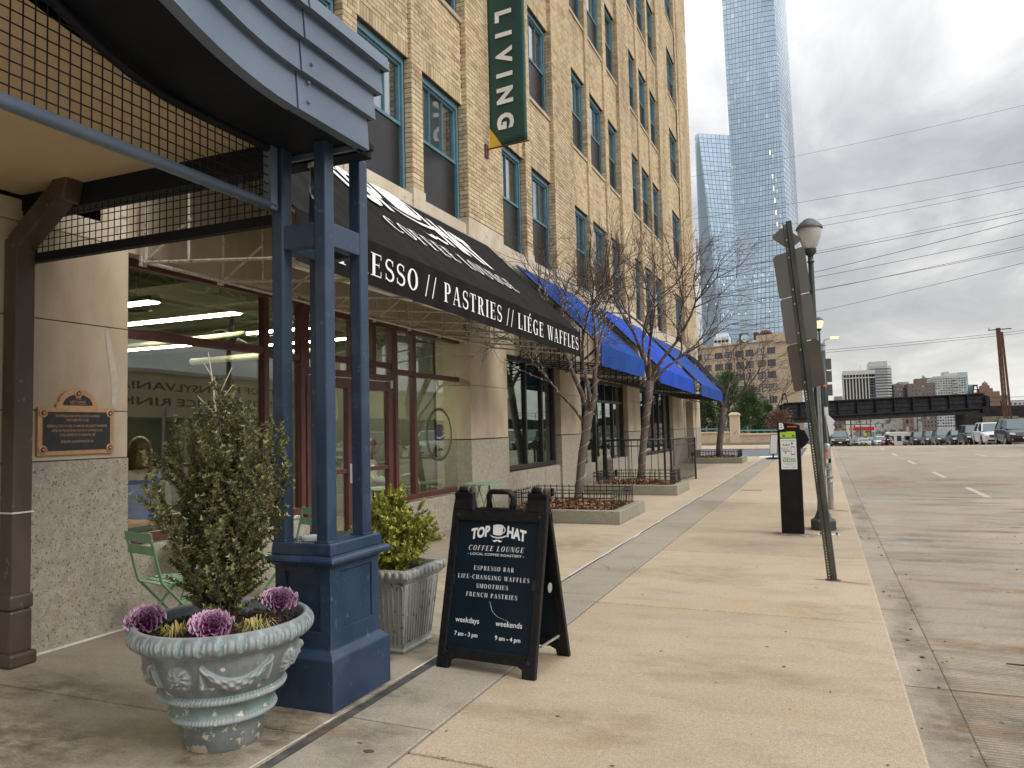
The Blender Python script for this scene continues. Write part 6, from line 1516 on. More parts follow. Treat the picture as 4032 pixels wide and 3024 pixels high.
mb = MB(); mb.box(.015, .055, 13.538, 13.545, .96, 1.0); mb.obj('sticker', 'red_plastic', t); mb = MB(); mb.box(.015, .05, 13.538, 13.545, .84, .92); mb.obj('sticker', 'orange', t); mb = MB(); mb.box(.02, .05, 13.538, 13.545, .76, .83); mb.obj('sticker', 'label_white', t); mb = MB(); mb.box(.06, .095, 13.538, 13.55, .77, .84); mb.obj('sticker', 'meter_black', t)
t = thing('perforated_post', 'straight galvanised square post with punched holes behind the leaning post', 'post', (-.03, 9.6, 0)); mb = MB(); mb.box(-.05, -.008, 9.58, 9.62, 0, 1.95); mb.obj('post', 'galv', t)
mb = MB()
for k in range(70): mb.lathe([(.006, 0), (.006, .001), (.001, .001)], (0, 0, 0), 6, M=frame((-.029, 9.579, .05+k*.027), (1, 0, 0), (0, 0, 1)))
mb.obj('holes', 'dark_void', t, fix=False)['kind'] = 'stuff'
t = thing('pennant_sign', 'white back of a notched sign on a thin post beyond the kerb posts', 'sign', (.14, 30, 0)); mb = MB(); mb.prism([(.08, 1.80), (.12, 1.78), (.42, 1.46), (.32, 1.36), (.40, 1.24), (.34, 1.12), (.36, 1.05), (.20, .90), (.11, 1.66)], frame((0, 30.0, 0), (1, 0, 0), (0, 0, 1)), .01); mb.obj('plate', 'label_white', t); mb = MB(); mb.bar((.16, 30.03, 0), (.10, 30.03, 1.8), .04); mb.obj('post', 'galv', t)
t = thing('kerb_sign_post', 'dark green post with three small signs far behind the leaning signs', 'signpost', (.28, 36, 0)); mb = MB(); mb.tube([(.12, 36, 0), (.12, 36, 4.6)], .13, 10); mb.obj('post', 'dark_green_iron', t, smooth=True)
for z in (2.6, 3.2, 3.75): mb = MB(); mb.box(.22, .46, 35.98, 36.0, z, z+.5); mb.obj('sign_plate', 'sign_back', t, bevel=.01)
mb = MB(); mb.box(.0, .24, 35.8, 35.86, 1.7, 2.1); mb.obj('notice', 'label_white', t)
mb = MB(); mb.box(-.02, .25, 35.8, 35.86, 3.0, 3.08); mb.obj('orange_tape', 'orange', t)
# ------------------------------------------------------------------ parapet and evergreens
t = thing('parapet_wall', 'tan stucco parapet wall with coping and a capped pillar', 'wall', (-5.8, 55, 0)); mb = MB(); mb.box(-30, -6.08, 55, 55.35, -.3, .80); mb.box(-5.5, -2.75, 55, 55.35, -.3, .62); mb.obj('wall', 'parapet', t)
mb = MB(); mb.box(-30, -6.1, 54.93, 55.42, .80, .92); mb.box(-5.48, -2.7, 54.93, 55.42, .62, .76); mb.obj('coping', 'parapet', t, bevel=.03)
mb = MB(); mb.box(-6.1, -5.46, 54.9, 55.5, -.3, 2.05); mb.obj('pillar', 'parapet', t); mb = MB(); mb.box(-6.17, -5.38, 54.83, 55.57, 2.05, 2.12); mb.lathe([(.5, 0), (.47, .08), (.3, .13), (.001, .15)], (-5.78, 55.2, 2.12), 4, a0=PI/4, a1=2*PI+PI/4); mb.obj('pillar_cap', 'parapet', t, bevel=.02)
mb = MB(); mb.box(-30, -2.75, 54.6, 54.95, -.3, .13); mb.obj('kerb', 'planter_concrete', t)
t = thing('guard_rail', 'teal pipe rail on top of the tan parapet', 'railing', (-5, 55.2, .9)); mb = MB(); mb.tube([(-30, 55.2, 1.12), (-6.1, 55.2, 1.12)], .045, 6); mb.tube([(-5.46, 55.2, .98), (-2.75, 55.2, .94)], .045, 6); mb.obj('rail', 'rail_teal', t)
for k in range(6): mb = MB(); x = -5.3+k*.5; mb.tube([(x, 55.2, .75), (x, 55.2, .96)], .03, 5); mb.obj('stanchion', 'rail_teal', t)
t = thing('parapet_return', 'tan parapet wall running away beside the far pavement', 'wall', (-2.7, 60, 0)); mb = MB()
for a, b in ((55.4, 60), (60, 70), (70, 85), (85, 103)): mb.add([(x, y, gz(y)+z) for x in (-2.9, -2.6) for y in (a, b) for z in (-.5, .72)], [(0, 1, 3, 2), (4, 6, 7, 5), (0, 4, 5, 1), (2, 3, 7, 6), (0, 2, 6, 4), (1, 5, 7, 3)])
mb.obj('wall', 'parapet', t)
ISL('needles', [(0, (.022, .045, .020)), (.5, (.045, .085, .030)), (.85, (.075, .13, .045)), (1, (.12, .17, .07))], .7)
def evergreen(x, y, h, w, lab, seed, mat='needles', nm='evergreen_tree', n=5200):
    rn = random.Random(seed); t = thing(nm, lab, 'tree', (x, y, -.1)); mb = MB(); mb.tube([(x, y, -.2), (x, y, h*.8)], [.14, .04], 6); mb.obj('trunk', 'bark', t); mb = MB()
    for k in range(n):
        if k % 40 == 0:
            q = rn.random()**.8; zc = .2+q*h*.95; r = w*(1-q)**.7*rn.uniform(.45, 1.08); a = rn.uniform(0, 6.28); cx_, cy_, cz_ = x+r*math.cos(a), y+r*math.sin(a), zc; s = w*rn.uniform(.12, .28)
        p = Vector((cx_+rn.gauss(0, s), cy_+rn.gauss(0, s), cz_+rn.gauss(0, s*.7))); d = Vector((p.x-x, p.y-y, rn.uniform(.1, .8))).normalized(); sd_ = d.orthogonal().normalized(); l = rn.uniform(.10, .24)
        mb.add([p, p+d*l*.5+sd_*l*.22, p+d*l, p+d*l*.5-sd_*l*.22], [(0, 1, 2, 3)])
    tag(mb.obj('crown', mat, t, fix=False), kind='stuff'); return t
for i, (x, y, h, w, lab) in enumerate(((-8.7, 61, 3.7, 1.3, 'dark evergreen at the left, right beside the brick building corner'), (-6.9, 62, 5.6, 1.35, 'tallest dark evergreen, just behind the wall pillar'), (-5.2, 60, 3.9, 1.35, 'rounded dark evergreen between the pillar and the parking kiosk'), (-10.5, 62, 4.4, 1.5, 'dark evergreen hidden mostly behind the brick building corner'), (-4.2, 62, 2.9, 1.0, 'low evergreen at the right end of the row of evergreens'))): evergreen(x, y, h, w, lab, i+3)
ISL('red_twig', [(0, (.10, .055, .045)), (1, (.22, .13, .10))], .9)
evergreen(-3.1, 61, 2.1, 1.2, 'leafless reddish bush right of the evergreens, under the bridge end', 21, 'red_twig', 'bare_bush', 2600)
for x, y, sd_, lab in ((-9.6, 66, 51, 'bare tree behind the evergreens, at left'), (-4.0, 68, 52, 'bare tree behind the evergreens, near the bridge end')):
    tree(lab, (x, y, -.3), [(V((x, y, -.4)), .12), (V((x, y, 2.0)), .1)], [((x, y, 2), (-.4, 0, 1), 1.6, .07), ((x, y, 2), (.5, 0, .8), 1.6, .07), ((x, y, 2), (.1, .3, 1), 1.5, .06)], sd_, 4, 1)

# ------------------------------------------------------------------ buildings with real windows
def facade_windows(t, M, cols, zrows, mat, frame_mat=None, name='window', depth=.12, sub=0):
    """cols: list of (u0,u1); zrows: list of (z0,z1); one mesh shared per size"""
    cache = {}
    for (a, b) in cols:
        for (z0, z1) in zrows:
            k = (round(b-a, 2), round(z1-z0, 2))
            if k not in cache:
                mb = MB(); w, h = b-a, z1-z0; mb.box(0, w, 0, h, -.04, .02)
                fm = None
                if frame_mat:
                    fm = MB(); e = min(.09, w*.08); fm.box(0, w, 0, e, .02, .05); fm.box(0, w, h-e, h, .02, .05); fm.box(0, e, e, h-e, .02, .05); fm.box(w-e, w, e, h-e, .02, .05)
                    if sub: fm.box(w/2-e/2, w/2+e/2, e, h-e, .02, .045)
                    fm = fm.mesh('frame', frame_mat)
                cache[k] = (mb.mesh(name, mat), fm)
            me, fm = cache[k]; o = mo(name, me, t, M @ Matrix.Translation((a, z0, 0)))
            if fm: c = bpy.data.objects.new('frame', fm); COL.objects.link(c); c.parent = o
m, tt, b = newmat('far_glass'); oi = tt.nodes.new('ShaderNodeObjectInfo'); g = tt.nodes.new('ShaderNodeNewGeometry')
c = ramp(tt, mth(tt, 'FRACT', mth(tt, 'ADD', oi.outputs['Random'], g.outputs['Random Per Island'])), [(0, (.04, .05, .065)), (.45, (.09, .11, .14)), (.75, (.16, .20, .26)), (.85, (.40, .42, .42)), (1, (.30, .27, .2))], 'CONSTANT'); tt.links.new(c, b.inputs['Base Color']); b.inputs['Roughness'].default_value = .08; b.inputs['Specular IOR Level'].default_value = .9
# the stucco building behind the trees
t = thing('stucco_building', 'six-storey tan stucco building with paired windows behind the trees', 'building', (-9, 121, -3))
d = Vector((-12.8, 6.5, 0)).normalized(); O = Vector((-2.6, 117.6, 0)); nn = Vector((0, 0, 1)).cross(-d)
# local x runs from the right end to the left, viewed from outside mirrored: use u=-d so that the normal faces the camera
BW, BZ = 34.0, 14.05
O2 = O+d*BW; Mb = frame(O2, -d, (0, 0, 1)); U0 = lambda t_: BW-t_
def fbox(mb, ta, tb, z0, z1, d0, d1, M=Mb): mb.box(U0(tb), U0(ta), z0, z1, d0, d1, M)
mb = MB(); fbox(mb, 1.8, BW, -4, BZ-.1, -3, -.12); mb.obj('core', 'dark_void', t)
tcols = [(4.0, 5.34), (5.67, 7.03), (7.69, 9.07), (9.43, 10.82), (11.48, 12.87), (13.24, 14.69), (15.35, 16.65), (17.1, 18.5), (19.2, 20.6), (21, 22.4), (23.1, 24.5), (25, 26.4)]
zr = [(11.95, 12.92), (10.08, 11.10), (8.24, 9.28), (6.35, 7.40), (4.5, 5.5), (2.6, 3.6), (.7, 1.7)]
mb = MB(); prev = -4
for z0, z1 in sorted(zr)+[(BZ, BZ)]: fbox(mb, 0, BW, prev, z0, -.12, 0); prev = z1
for z0, z1 in zr:
    p_ = 0
    for a, b in tcols+[(BW, BW)]: fbox(mb, p_, a, z0, z1, -.12, 0); p_ = b
mb.obj('wall', 'stucco', t)
facade_windows(t, Mb @ Matrix.Translation((0, 0, -.10)), [(U0(b), U0(a)) for a, b in tcols], zr, 'far_glass', 'black_frame', sub=1)
mb = MB(); fbox(mb, -.1, BW, BZ-.12, BZ, 0, .22); fbox(mb, -.1, 4.0, 13.6, 14.1, 0, .28); fbox(mb, -.05, 4.0, BZ, 14.9, -.8, .05); fbox(mb, 4.0, 7.3, 14.0, 15.0, -1, -.3); fbox(mb, 17, 21, 14.0, 14.5, -3, -1); fbox(mb, 10.5, 13.5, BZ, 14.3, -.6, -.2); mb.obj('roof_parapet', 'stucco', t)
mb = MB()
for z in (11.5, 9.7, 7.85, 5.9): fbox(mb, -.02, 3.2, z, z+.06, 0, .05)
mb.obj('string_course', 'stucco', t)
def rooft(name, lab, cat, tpos, z, parts):
    q = O+d*tpos; t_ = thing(name, lab, cat, (q.x, q.y+2.5, z)); q = Vector((q.x, q.y+2.5, z))
    for pn, mat, f in parts: m_ = MB(); f(m_, q); m_.obj(pn, mat, t_, smooth=False)
rooft('roof_duct', 'rusty red bent duct on the roof of the tan building', 'duct', 5.6, 14.6, [('duct', 'rust_red' if 'rust_red' in MATS else 'rust', lambda m, q: m.tube([q+Vector((.85*math.cos(a), 0, .1+.85*math.sin(a))) for a in np.linspace(.1, PI-.1, 12)], .42, 10))])
rooft('roof_stack', 'brown cylindrical stack beside the rusty duct on the roof', 'stack', 7.3, 14.6, [('drum', 'brown_metal', lambda m, q: m.lathe([(.42, 0), (.42, 1.0), (.47, 1.02), (.47, 1.15), (.001, 1.16)], q, 14))])
rooft('roof_sign', 'green and white round sign panel on the roof of the tan building', 'sign', 9.4, 14.2, [('panel', 'sign_green', lambda m, q: m.box(q.x-.8, q.x+.6, q.y, q.y+.2, q.z, q.z+1.7)), ('disc', 'label_white', lambda m, q: m.lathe([(.001, .0), (.62, .0), (.62, .05)], (0, 0, 0), 20, M=frame((q.x+.1, q.y-.03, q.z+.9), (1, 0, 0), (0, 0, 1))))]) if PM('sign_green', (.02, .12, .05), (.03, .15, .07)) else 0
rooft('cooling_tower', 'white stepped penthouse with dark openings on the roof at left', 'penthouse', 13.6, 14.1, [('body', 'label_white', lambda m, q: (m.box(q.x-1.3, q.x+1.2, q.y, q.y+3, q.z, q.z+1.7), m.box(q.x-.9, q.x+.9, q.y+.3, q.y+2.6, q.z+1.7, q.z+2.3))), ('opening', 'dark_void', lambda m, q: [m.box(q.x-1.2+i*.6, q.x-.75+i*.6, q.y-.03, q.y, q.z+.75, q.z+1.15) for i in range(4)]), ('duct', 'teal', lambda m, q: m.tube([q+Vector((1.5, 0, 0)), q+Vector((1.5, 0, 1.7)), q+Vector((1.2, 0, 1.9))], .07, 6))])

# ------------------------------------------------------------------ glass tower (two joined blocks of faceted glass)
def tower_glass():
    m, t, b = newmat('tower_glass'); g = t.nodes.new('ShaderNodeNewGeometry'); oi = t.nodes.new('ShaderNodeObjectInfo')
    r = mth(t, 'FRACT', mth(t, 'ADD', g.outputs['Random Per Island'], oi.outputs['Random']))
    c = ramp(t, r, [(0, (.43, .55, .67)), (.5, (.47, .59, .71)), (.9, (.50, .62, .735)), (.97, (.56, .67, .77)), (1, (.68, .76, .82))])
    t.links.new(c, b.inputs['Base Color']); b.inputs['Metallic'].default_value = .85; b.inputs['Roughness'].default_value = .12
tower_glass(); PM('tower_frame', (.26, .34, .41), (.30, .38, .45), 1, .5)
TW = thing('glass_tower', 'very tall blue faceted glass skyscraper with a lower glass block at its left', 'building', (-25, 340, gz(300)))
panes = []
def facet(P00, P10, P01, P11, nu, nv, jit=.0003, lit=()):
    """grid of panes on a bilinear patch; P00 bottom-left, P10 bottom-right, P01 top-left, P11 top-right"""
    P = [Vector(p) for p in (P00, P10, P01, P11)]
    n = (P[1]-P[0]).cross(P[2]-P[0]).normalized()
    f = lambda u, v: P[0]*(1-u)*(1-v)+P[1]*u*(1-v)+P[2]*(1-u)*v+P[3]*u*v
    bk = MB(); bk.add([f(0, 0)-n*.12, f(1, 0)-n*.12, f(1, 1)-n*.12, f(0, 1)-n*.12], [(0, 1, 2, 3)]); bk.obj('mullion_grid', 'tower_frame', TW, fix=False)
    for j in range(nv):
        hgt = 1.0 if j % 3 else 1.0
        for i in range(nu):
            eu, ev = .045, (.05 if j % 2 else .035); a, b_, c_, d_ = f((i+eu)/nu, (j+ev)/nv), f((i+1-eu)/nu, (j+ev)/nv), f((i+1-eu)/nu, (j+1-ev)/nv), f((i+eu)/nu, (j+1-ev)/nv)
            if (b_-a).length < .15 and (c_-d_).length < .15: continue
            tx = n*random.gauss(0, jit*8); panes.append(((a+c_)/2, [a, b_+tx, c_, d_-tx]))
Y = 330; Zb = -8
# lower block: dark left triangle, bright face
facet((-47.6, Y+7.2, Zb), (-33, Y+1.5, Zb), (-48.4, Y+14.2, 134), (-46.5, Y+12.0, 134), 6, 64)
facet((-33, Y+1.5, Zb), (-28.5, Y+1, Zb), (-46.5, Y+12.0, 134), (-28.0, Y+12, 129.5), 10, 64)
# tall block: left facet, right facet, curved flank
facet((-30.2, Y, Zb), (-29.2, Y-.2, Zb), (-31.6, Y-13, 212), (-12.9, Y-13.0, 212), 10, 104)
facet((-29.2, Y-.2, Zb), (-9.2, Y-6, Zb), (-12.9, Y-13.0, 212), (-11.2, Y-11, 212), 9, 104)
for k in range(4):
    q0, q1 = k/4, (k+1)/4; g0, g1 = q0*q0, q1*q1
    facet((-9.2+4.4*q0, Y-6+16*q0+10*g0, Zb), (-9.2+4.4*q1, Y-6+16*q1+10*g1, Zb), (-11.2+4.2*q0, Y-11+16*q0+10*g0, 212), (-11.2+4.2*q1, Y-11+16*q1+10*g1, 212), 2, 104)
mb = MB(); mb.box(-45.8, -28, Y+15, Y+30, Zb, 124); mb.box(-29, -12, Y+4, Y+34, Zb, 200); mb.obj('core', 'tower_frame', TW)
panes.sort(key=lambda p: (0 if (p[0].z > 36 and p[0].z < 185) else 1, -abs((p[1][1]-p[1][0]).cross(p[1][3]-p[1][0]).length)))
for c_, q in panes[:290]:
    mb = MB(); mb.add([v-c_ for v in q], [(0, 1, 2, 3)]); o = mo('pane', mb.mesh('pane', 'tower_glass'), TW); o.location = c_
mb = MB()
for c_, q in panes[290:]: mb.add(q, [(0, 1, 2, 3)])
tag(mb.obj('glazing', 'tower_glass', TW, fix=False), kind='stuff')
EM('office_light', (1.0, .82, .5), 1.0); EM('office_white', (.9, .95, 1.0), .9)
for z in (112, 102, 97, 92, 87, 82): mb = MB(); mb.box(-15.2+(112-z)*.05, -14.8+(112-z)*.05, Y-11.1+(112-z)*.02, Y-11+(112-z)*.02, z-.9, z+.9); mb.obj('lit_stair', 'office_light', TW)
mb = MB()
for k in range(34):
    x = random.uniform(-44, -16); z = random.choice((60, 62.5, 52, 47)); 
    mb.box(x, x+.16, Y-6.0, Y-5.9, z, z+.6)
tag(mb.obj('lit_office', 'office_white', TW), kind='stuff')

# ------------------------------------------------------------------ railway bridge
def quadstrip(mb, a, b, z0a, z1a, z0b, z1b, th):
    d_ = Vector((b[0]-a[0], b[1]-a[1], 0)).normalized(); n_ = Vector((d_.y, -d_.x, 0))*th
    vs = []
    for (p, z0, z1) in ((a, z0a, z1a), (b, z0b, z1b)):
        for s in (0, 1): vs += [(p[0]+n_.x*s, p[1]+n_.y*s, z0), (p[0]+n_.x*s, p[1]+n_.y*s, z1)]
    mb.add(vs, [(0, 1, 3, 2), (4, 6, 7, 5), (0, 4, 5, 1), (2, 3, 7, 6), (0, 2, 6, 4), (1, 5, 7, 3)])
BR_ = thing('railway_bridge', 'black riveted plate girder bridge crossing over the street', 'bridge', (8, 112, gz(112)))
A_, B_ = (-5.5, 105), (21.3, 120)
def bl(s): return (A_[0]+(B_[0]-A_[0])*s, A_[1]+(B_[1]-A_[1])*s)
zt_ = lambda s: 4.04+(4.87-4.04)*s; zb2 = lambda s: 1.98+(2.82-1.98)*s
for off, nm in ((0, 'girder'), (7.0, 'girder')):
    mb = MB(); n = 24
    for i in range(n):
        s0, s1 = i/n, (i+1)/n; c0 = .32*max(0, 1-s0*26)**2+.5*max(0, 1-(1-s0)*22)**2; c1 = .32*max(0, 1-s1*26)**2+.5*max(0, 1-(1-s1)*22)**2
        p, q = bl(s0), bl(s1); quadstrip(mb, (p[0], p[1]+off), (q[0], q[1]+off), zb2(s0), zt_(s0)-c0, zb2(s1), zt_(s1)-c1, -.12)
    mb.obj(nm, 'girder', BR_)
mb = MB()
for z_ in (0, 1):
    p, q = bl(.03 if z_ else 0), bl(.97 if z_ else 1)
    quadstrip(mb, p, q, (zt_(.03)-.10 if z_ else zb2(0)-.02), (zt_(.03)+.03 if z_ else zb2(0)+.12), (zt_(.97)-.10 if z_ else zb2(1)-.02), (zt_(.97)+.03 if z_ else zb2(1)+.12), .28)
mb.obj('flange', 'girder', BR_)
for i in range(12):
    s = .02+i*.087; p = bl(s); mb = MB(); mb.box(p[0]-.06, p[0]+.06, p[1]-.34, p[1], zb2(s)-.1, zt_(s)-.1-(.25 if i in (0, 11) else 0)); mb.obj('stiffener', 'girder', BR_)
mb = MB()
for f_ in (.36, .68): p, q = bl(.01), bl(.99); quadstrip(mb, p, q, zb2(0)+f_*2-.03, zb2(0)+f_*2+.03, zb2(1)+f_*2-.03, zb2(1)+f_*2+.03, .08)
mb.obj('angle_iron', 'girder', BR_)
mb = MB(); p, q = bl(-.05), bl(1.02)
quadstrip(mb, p, q, zb2(0)-.75, zb2(0)-.02, zb2(1)-.75, zb2(1)-.02, -7.2); mb.obj('deck', 'deck_dark', BR_)
mb = MB(); mb.box(-9.0, -3.2, 106, 113, -4, 1.2); mb.box(17.5, 20, 115, 123, -6, 2.1); mb.obj('pier', 'deck_dark', BR_)
mb = MB(); mb.box(20.2, 46, 119, 119.4, 1.35, 3.05); mb.box(20.2, 46, 119.2, 127, 2.2, 2.6); mb.obj('approach_girder', 'deck_dark', BR_)
mb = MB(); mb.box(20.2, 46, 118.9, 119.0, 3.65, 3.70); mb.box(20.2, 46, 118.9, 119.0, 4.15, 4.2); [mb.box(21+i*2.2, 21.08+i*2.2, 118.9, 119.0, 3.05, 4.2) for i in range(9)]; mb.obj('hand_rail', 'girder', BR_)
for s in (.033, .94):
    p = bl(s); t = thing('signal_bracket', 'small black lattice bracket standing on the left end of the bridge' if s < .5 else 'small black lattice bracket standing on the right end of the bridge', 'bracket', (p[0], p[1]+1, zt_(s)))
    mb = MB(); x, y, z = p[0], p[1]+1, zt_(s); mb.bar((x-.4, y, z), (x-.16, y, z+1.1), .13); mb.bar((x+.4, y, z), (x+.16, y, z+1.1), .13); mb.box(x-.28, x+.28, y-.06, y+.06, z+.5, z+.62); mb.obj('legs', 'girder', t); mb = MB(); mb.box(x-.26, x+.26, y-.1, y+.1, z+1.05, z+1.25); mb.obj('head', 'girder', t)
t = thing('stone_abutment', 'weathered grey-brown stone block abutment under the right end of the bridge', 'abutment', (21, 110, -4)); rb = random.Random(5)
for r_ in range(9):
    x = 19.4-(r_ % 2)*.5
    while x < 34:
        w = rb.uniform(1.3, 2.3); mb = MB(); top = 1.3+(.3 if x < 21.5 else 0); mb.box(x, x+w-.04, 114.5+rb.uniform(-.12, .12), 118, top-(r_+1)*.75+.03, top-r_*.75); mb.obj('stone', 'abutment', t, bevel=.05); x += w
t = thing('catenary_mast', 'tall rusty brown lattice mast rising past the right end of the bridge', 'mast', (18.6, 96.5, gz(96)))
for s in (-1, 1):
    mb = MB(); mb.bar((18.55+s*.16, 96.2, -2), (18.25+s*.12, 96.2, 11.3), .08, .2); mb.obj('chord', 'rust', t)
for k in range(22): mb = MB(); z = -.5+k*.53; x = 18.55-.3*(z+2)/13.3; mb.bar((x-.16, 96.2, z), (x+.16, 96.2, z+.5), .05); mb.obj('lattice_bar', 'rust', t)
mb = MB(); mb.bar((17.3, 96.2, 11.1), (19.5, 96.2, 11.15), .10); mb.bar((17.4, 96.2, 11.1), (17.4, 96.2, 11.4), .06); mb.obj('cross_arm', 'rust', t)
mb = MB(); mb.bar((18.55, 96.3, -2), (18.25, 96.3, 11.3), .26, .03); mb.obj('web_plate', 'brown_metal', t)
t = thing('catenary_mast', 'thinner dark mast just behind the rusty lattice mast', 'mast', (20, 104, gz(104))); mb = MB(); mb.bar((20.6, 104, -2), (20.1, 104, 11.6), .22, .22); mb.obj('pole', 'rust', t)
# overhead wires
def wire(p, q, lab, r=.03, Yw=95, x0=-26, x1=34, sag=.5):
    (xa, za), (xb, zb_) = p, q; m_ = (zb_-za)/(xb-xa); pts = []
    for k in range(25): x = x0+(x1-x0)*k/24; s = (x-x0)/(x1-x0); pts.append((x, Yw+s*0, za+m_*(x-xa)-sag*4*s*(1-s)*.0+.0008*(x-10)**2-.0008*(xa-10)**2))
    mb = MB(); mb.tube(pts, r, 4, False); o = mb.obj('overhead_wire', 'wire_mat', fix=False); tag(o, lab, 'wire', 'overhead wires crossing the sky')
for (p, q), r, lab in zip((((-1.75, 33.42), (21.74, 35.26)), ((-1.71, 27.74), (21.39, 29.06)), ((-1.63, 25.27), (21.28, 26.94)), ((-1.48, 24.43), (21.25, 26.39)), ((-.49, 21.57), (21.11, 23.91)), ((-.50, 21.32), (21.09, 23.45)), ((-.78, 19.07), (21.05, 22.71)), ((-.81, 18.46), (20.95, 21.07)), ((6.02, 17.70), (20.88, 19.69)), ((6.02, 17.70), (20.86, 19.42)), ((14.41, 16.87), (20.78, 17.96)), ((.38, 9.83), (7.35, 10.14)), ((.36, 9.54), (7.33, 9.86))),
                          (.016, .02, .018, .02, .018, .028, .03, .026, .022, .022, .022, .02, .02),
                          ('highest thin wire, alone in the clouds', 'second highest wire across the clouds', 'third wire down, the upper of a close pair', 'fourth wire down, the lower of the upper close pair', 'faint wire just above the first dark one, near the lamp globe', 'upper dark wire starting behind the nearest lamp globe', 'steeper dark wire below the nearest lamp globe', 'dark wire below the steeper one', 'upper strand of the twisted pair above the skyline', 'lower strand of the twisted pair above the skyline', 'lowest steep wire at the right edge', 'upper of two nearly level wires low over the skyline', 'lower of two nearly level wires low over the skyline')):
    wire(p, q, lab, r)

# ------------------------------------------------------------------ skyline
YS_ = 300
def tower(name, lab, x0, x1, z1, wall, rowsN, colsN, win='far_glass', Yk=YS_, dep=20, z0=-8, wfrac=.6, hfrac=.55, vis=(8.5, 99), cols=None, low=None):
    t = thing(name, lab, 'building', ((x0+x1)/2, Yk+dep/2, z0)); mb = MB(); mb.box(x0, x1, Yk, Yk+dep, z0, z1); mb.obj('wall', wall, t)
    M = frame((x0, Yk, 0), (1, 0, 0), (0, 0, 1)); cw = (x1-x0)/colsN; cl = [(i*cw+cw*(1-wfrac)/2, (i+1)*cw-cw*(1-wfrac)/2) for i in range(colsN)]
    zb_ = max(vis[0], z0); rh = (z1-.6-zb_)/rowsN; rw = [(zb_+j*rh+rh*(1-hfrac)/2, zb_+(j+1)*rh-rh*(1-hfrac)/2) for j in range(rowsN)]
    facade_windows(t, M, cl, rw, win)
    if low:
        z_a, z_b, n_ = low; rh = (z_b-z_a)/n_; facade_windows(t, M, cl, [(z_a+j*rh+rh*.2, z_a+(j+1)*rh-rh*.25) for j in range(n_)], win)
    return t
PM('hotel_white', (.52, .50, .46), (.57, .55, .51), 1, .8); PM('band_grey', (.42, .41, .39), (.48, .47, .45), 1, .8); PM('brick_brown', (.17, .13, .115), (.21, .16, .14), 1, .9); PM('brick_red', (.20, .12, .09), (.24, .15, .11), 1, .9); PM('pale_far', (.40, .38, .33), (.45, .43, .38), 1, .9); PM('copper_green', (.05, .16, .13), (.07, .2, .16), 1, .7); PM('white_far', (.46, .46, .44), (.52, .52, .50), 1, .85)
t = tower('hotel_tower', 'white tower with dark vertical window strips, leftmost of the skyline towers', 7.6, 18.1, 19.7, 'hotel_white', 1, 10, 'dark_void', wfrac=.62, hfrac=.93, vis=(6, 17.6))
mb = MB(); mb.box(7.5, 18.2, 299.7, 300, 18.3, 19.8); mb.box(7.5, 18.2, 299.75, 300, 16.9, 17.3); mb.obj('roof_parapet', 'hotel_white', t)
for k in range(10): mb = MB(); mb.box(7.9+k*1.03, 8.5+k*1.03, 299.9, 299.98, 17.45, 18.1); mb.obj('window', 'dark_void', t)
mb = MB(); mb.box(13.5, 13.62, 303, 303.1, 19.7, 22.0); mb.obj('antenna', 'white_far', t)
t = thing('round_tower', 'banded grey tower with rounded corner right of the striped white tower', 'building', (20.5, 312, -8)); mb = MB()
rx = [(16.4, 300), (22.2, 300), (23.3, 301), (23.8, 303), (23.8, 318), (16.4, 318)]
mb.prism(rx, Matrix.Translation((0, 0, -8)), 29.2); mb.box(16.5, 22.5, 302, 316, 21.2, 22.9); mb.obj('wall', 'band_grey', t)
for k in range(15): mb = MB(); z = 5.5+k*1.02; rr = [(16.35, 299.9), (22.25, 299.9), (23.4, 300.95), (23.9, 303), (23.9, 318), (16.35, 318)]; mb.prism(rr, Matrix.Translation((0, 0, z)), .45); mb.obj('window_band', 'dark_glass' if 'dark_glass' in MATS else 'far_glass', t)
tower('brown_block', 'narrow brown-grey brick block beside the banded tower', 24.0, 27.0, 14.4, 'brick_brown', 6, 5, Yk=302, low=(-1, 4, 4))
tower('brown_block', 'taller brown brick slab behind the narrow brown-grey block', 26.4, 29.7, 15.4, 'pale_far', 5, 3, Yk=309)
t = tower('brick_apartment_house', 'broad brown brick apartment house with arched top windows', 28.4, 37.0, 14.3, 'brick_brown', 4, 8, wfrac=.4, hfrac=.5, low=(-1.5, 4, 4)); mb = MB(); mb.box(31.3, 34.6, 303, 310, 14.3, 16.1); mb.obj('penthouse', 'brick_brown', t)
t = tower('green_roofed_tower', 'tan tower with a green copper pyramid roof', 35.1, 37.4, 15.7, 'pale_far', 4, 3, Yk=325); mb = MB(); mb.add([(35.0, 325, 15.7), (38.5, 325, 15.7), (38.5, 331, 15.7), (35, 331, 15.7), (36.6, 328, 18.6)], [(0, 1, 4), (1, 2, 4), (2, 3, 4), (3, 0, 4)]); mb.obj('roof', 'copper_green', t); mb = MB(); mb.box(37.5, 41, 325, 330, 14, 17.3); mb.obj('penthouse', 'brick_brown', t)
t = tower('white_slab', 'wide white apartment slab with many balconies and windows', 36.9, 46.5, 16.5, 'white_far', 9, 12, wfrac=.7, hfrac=.5, low=(-1.5, 4.5, 6)); mb = MB(); mb.box(40.5, 42, 304, 312, 16.5, 18.2); mb.box(42, 44.6, 304, 312, 16.5, 17.6); mb.obj('penthouse', 'band_grey', t)
for k in range(6): mb = MB(); mb.box(42.3, 44.0, 299.3, 300, 9.2+k*1.15, 9.5+k*1.15); mb.obj('balcony', 'white_far', t)
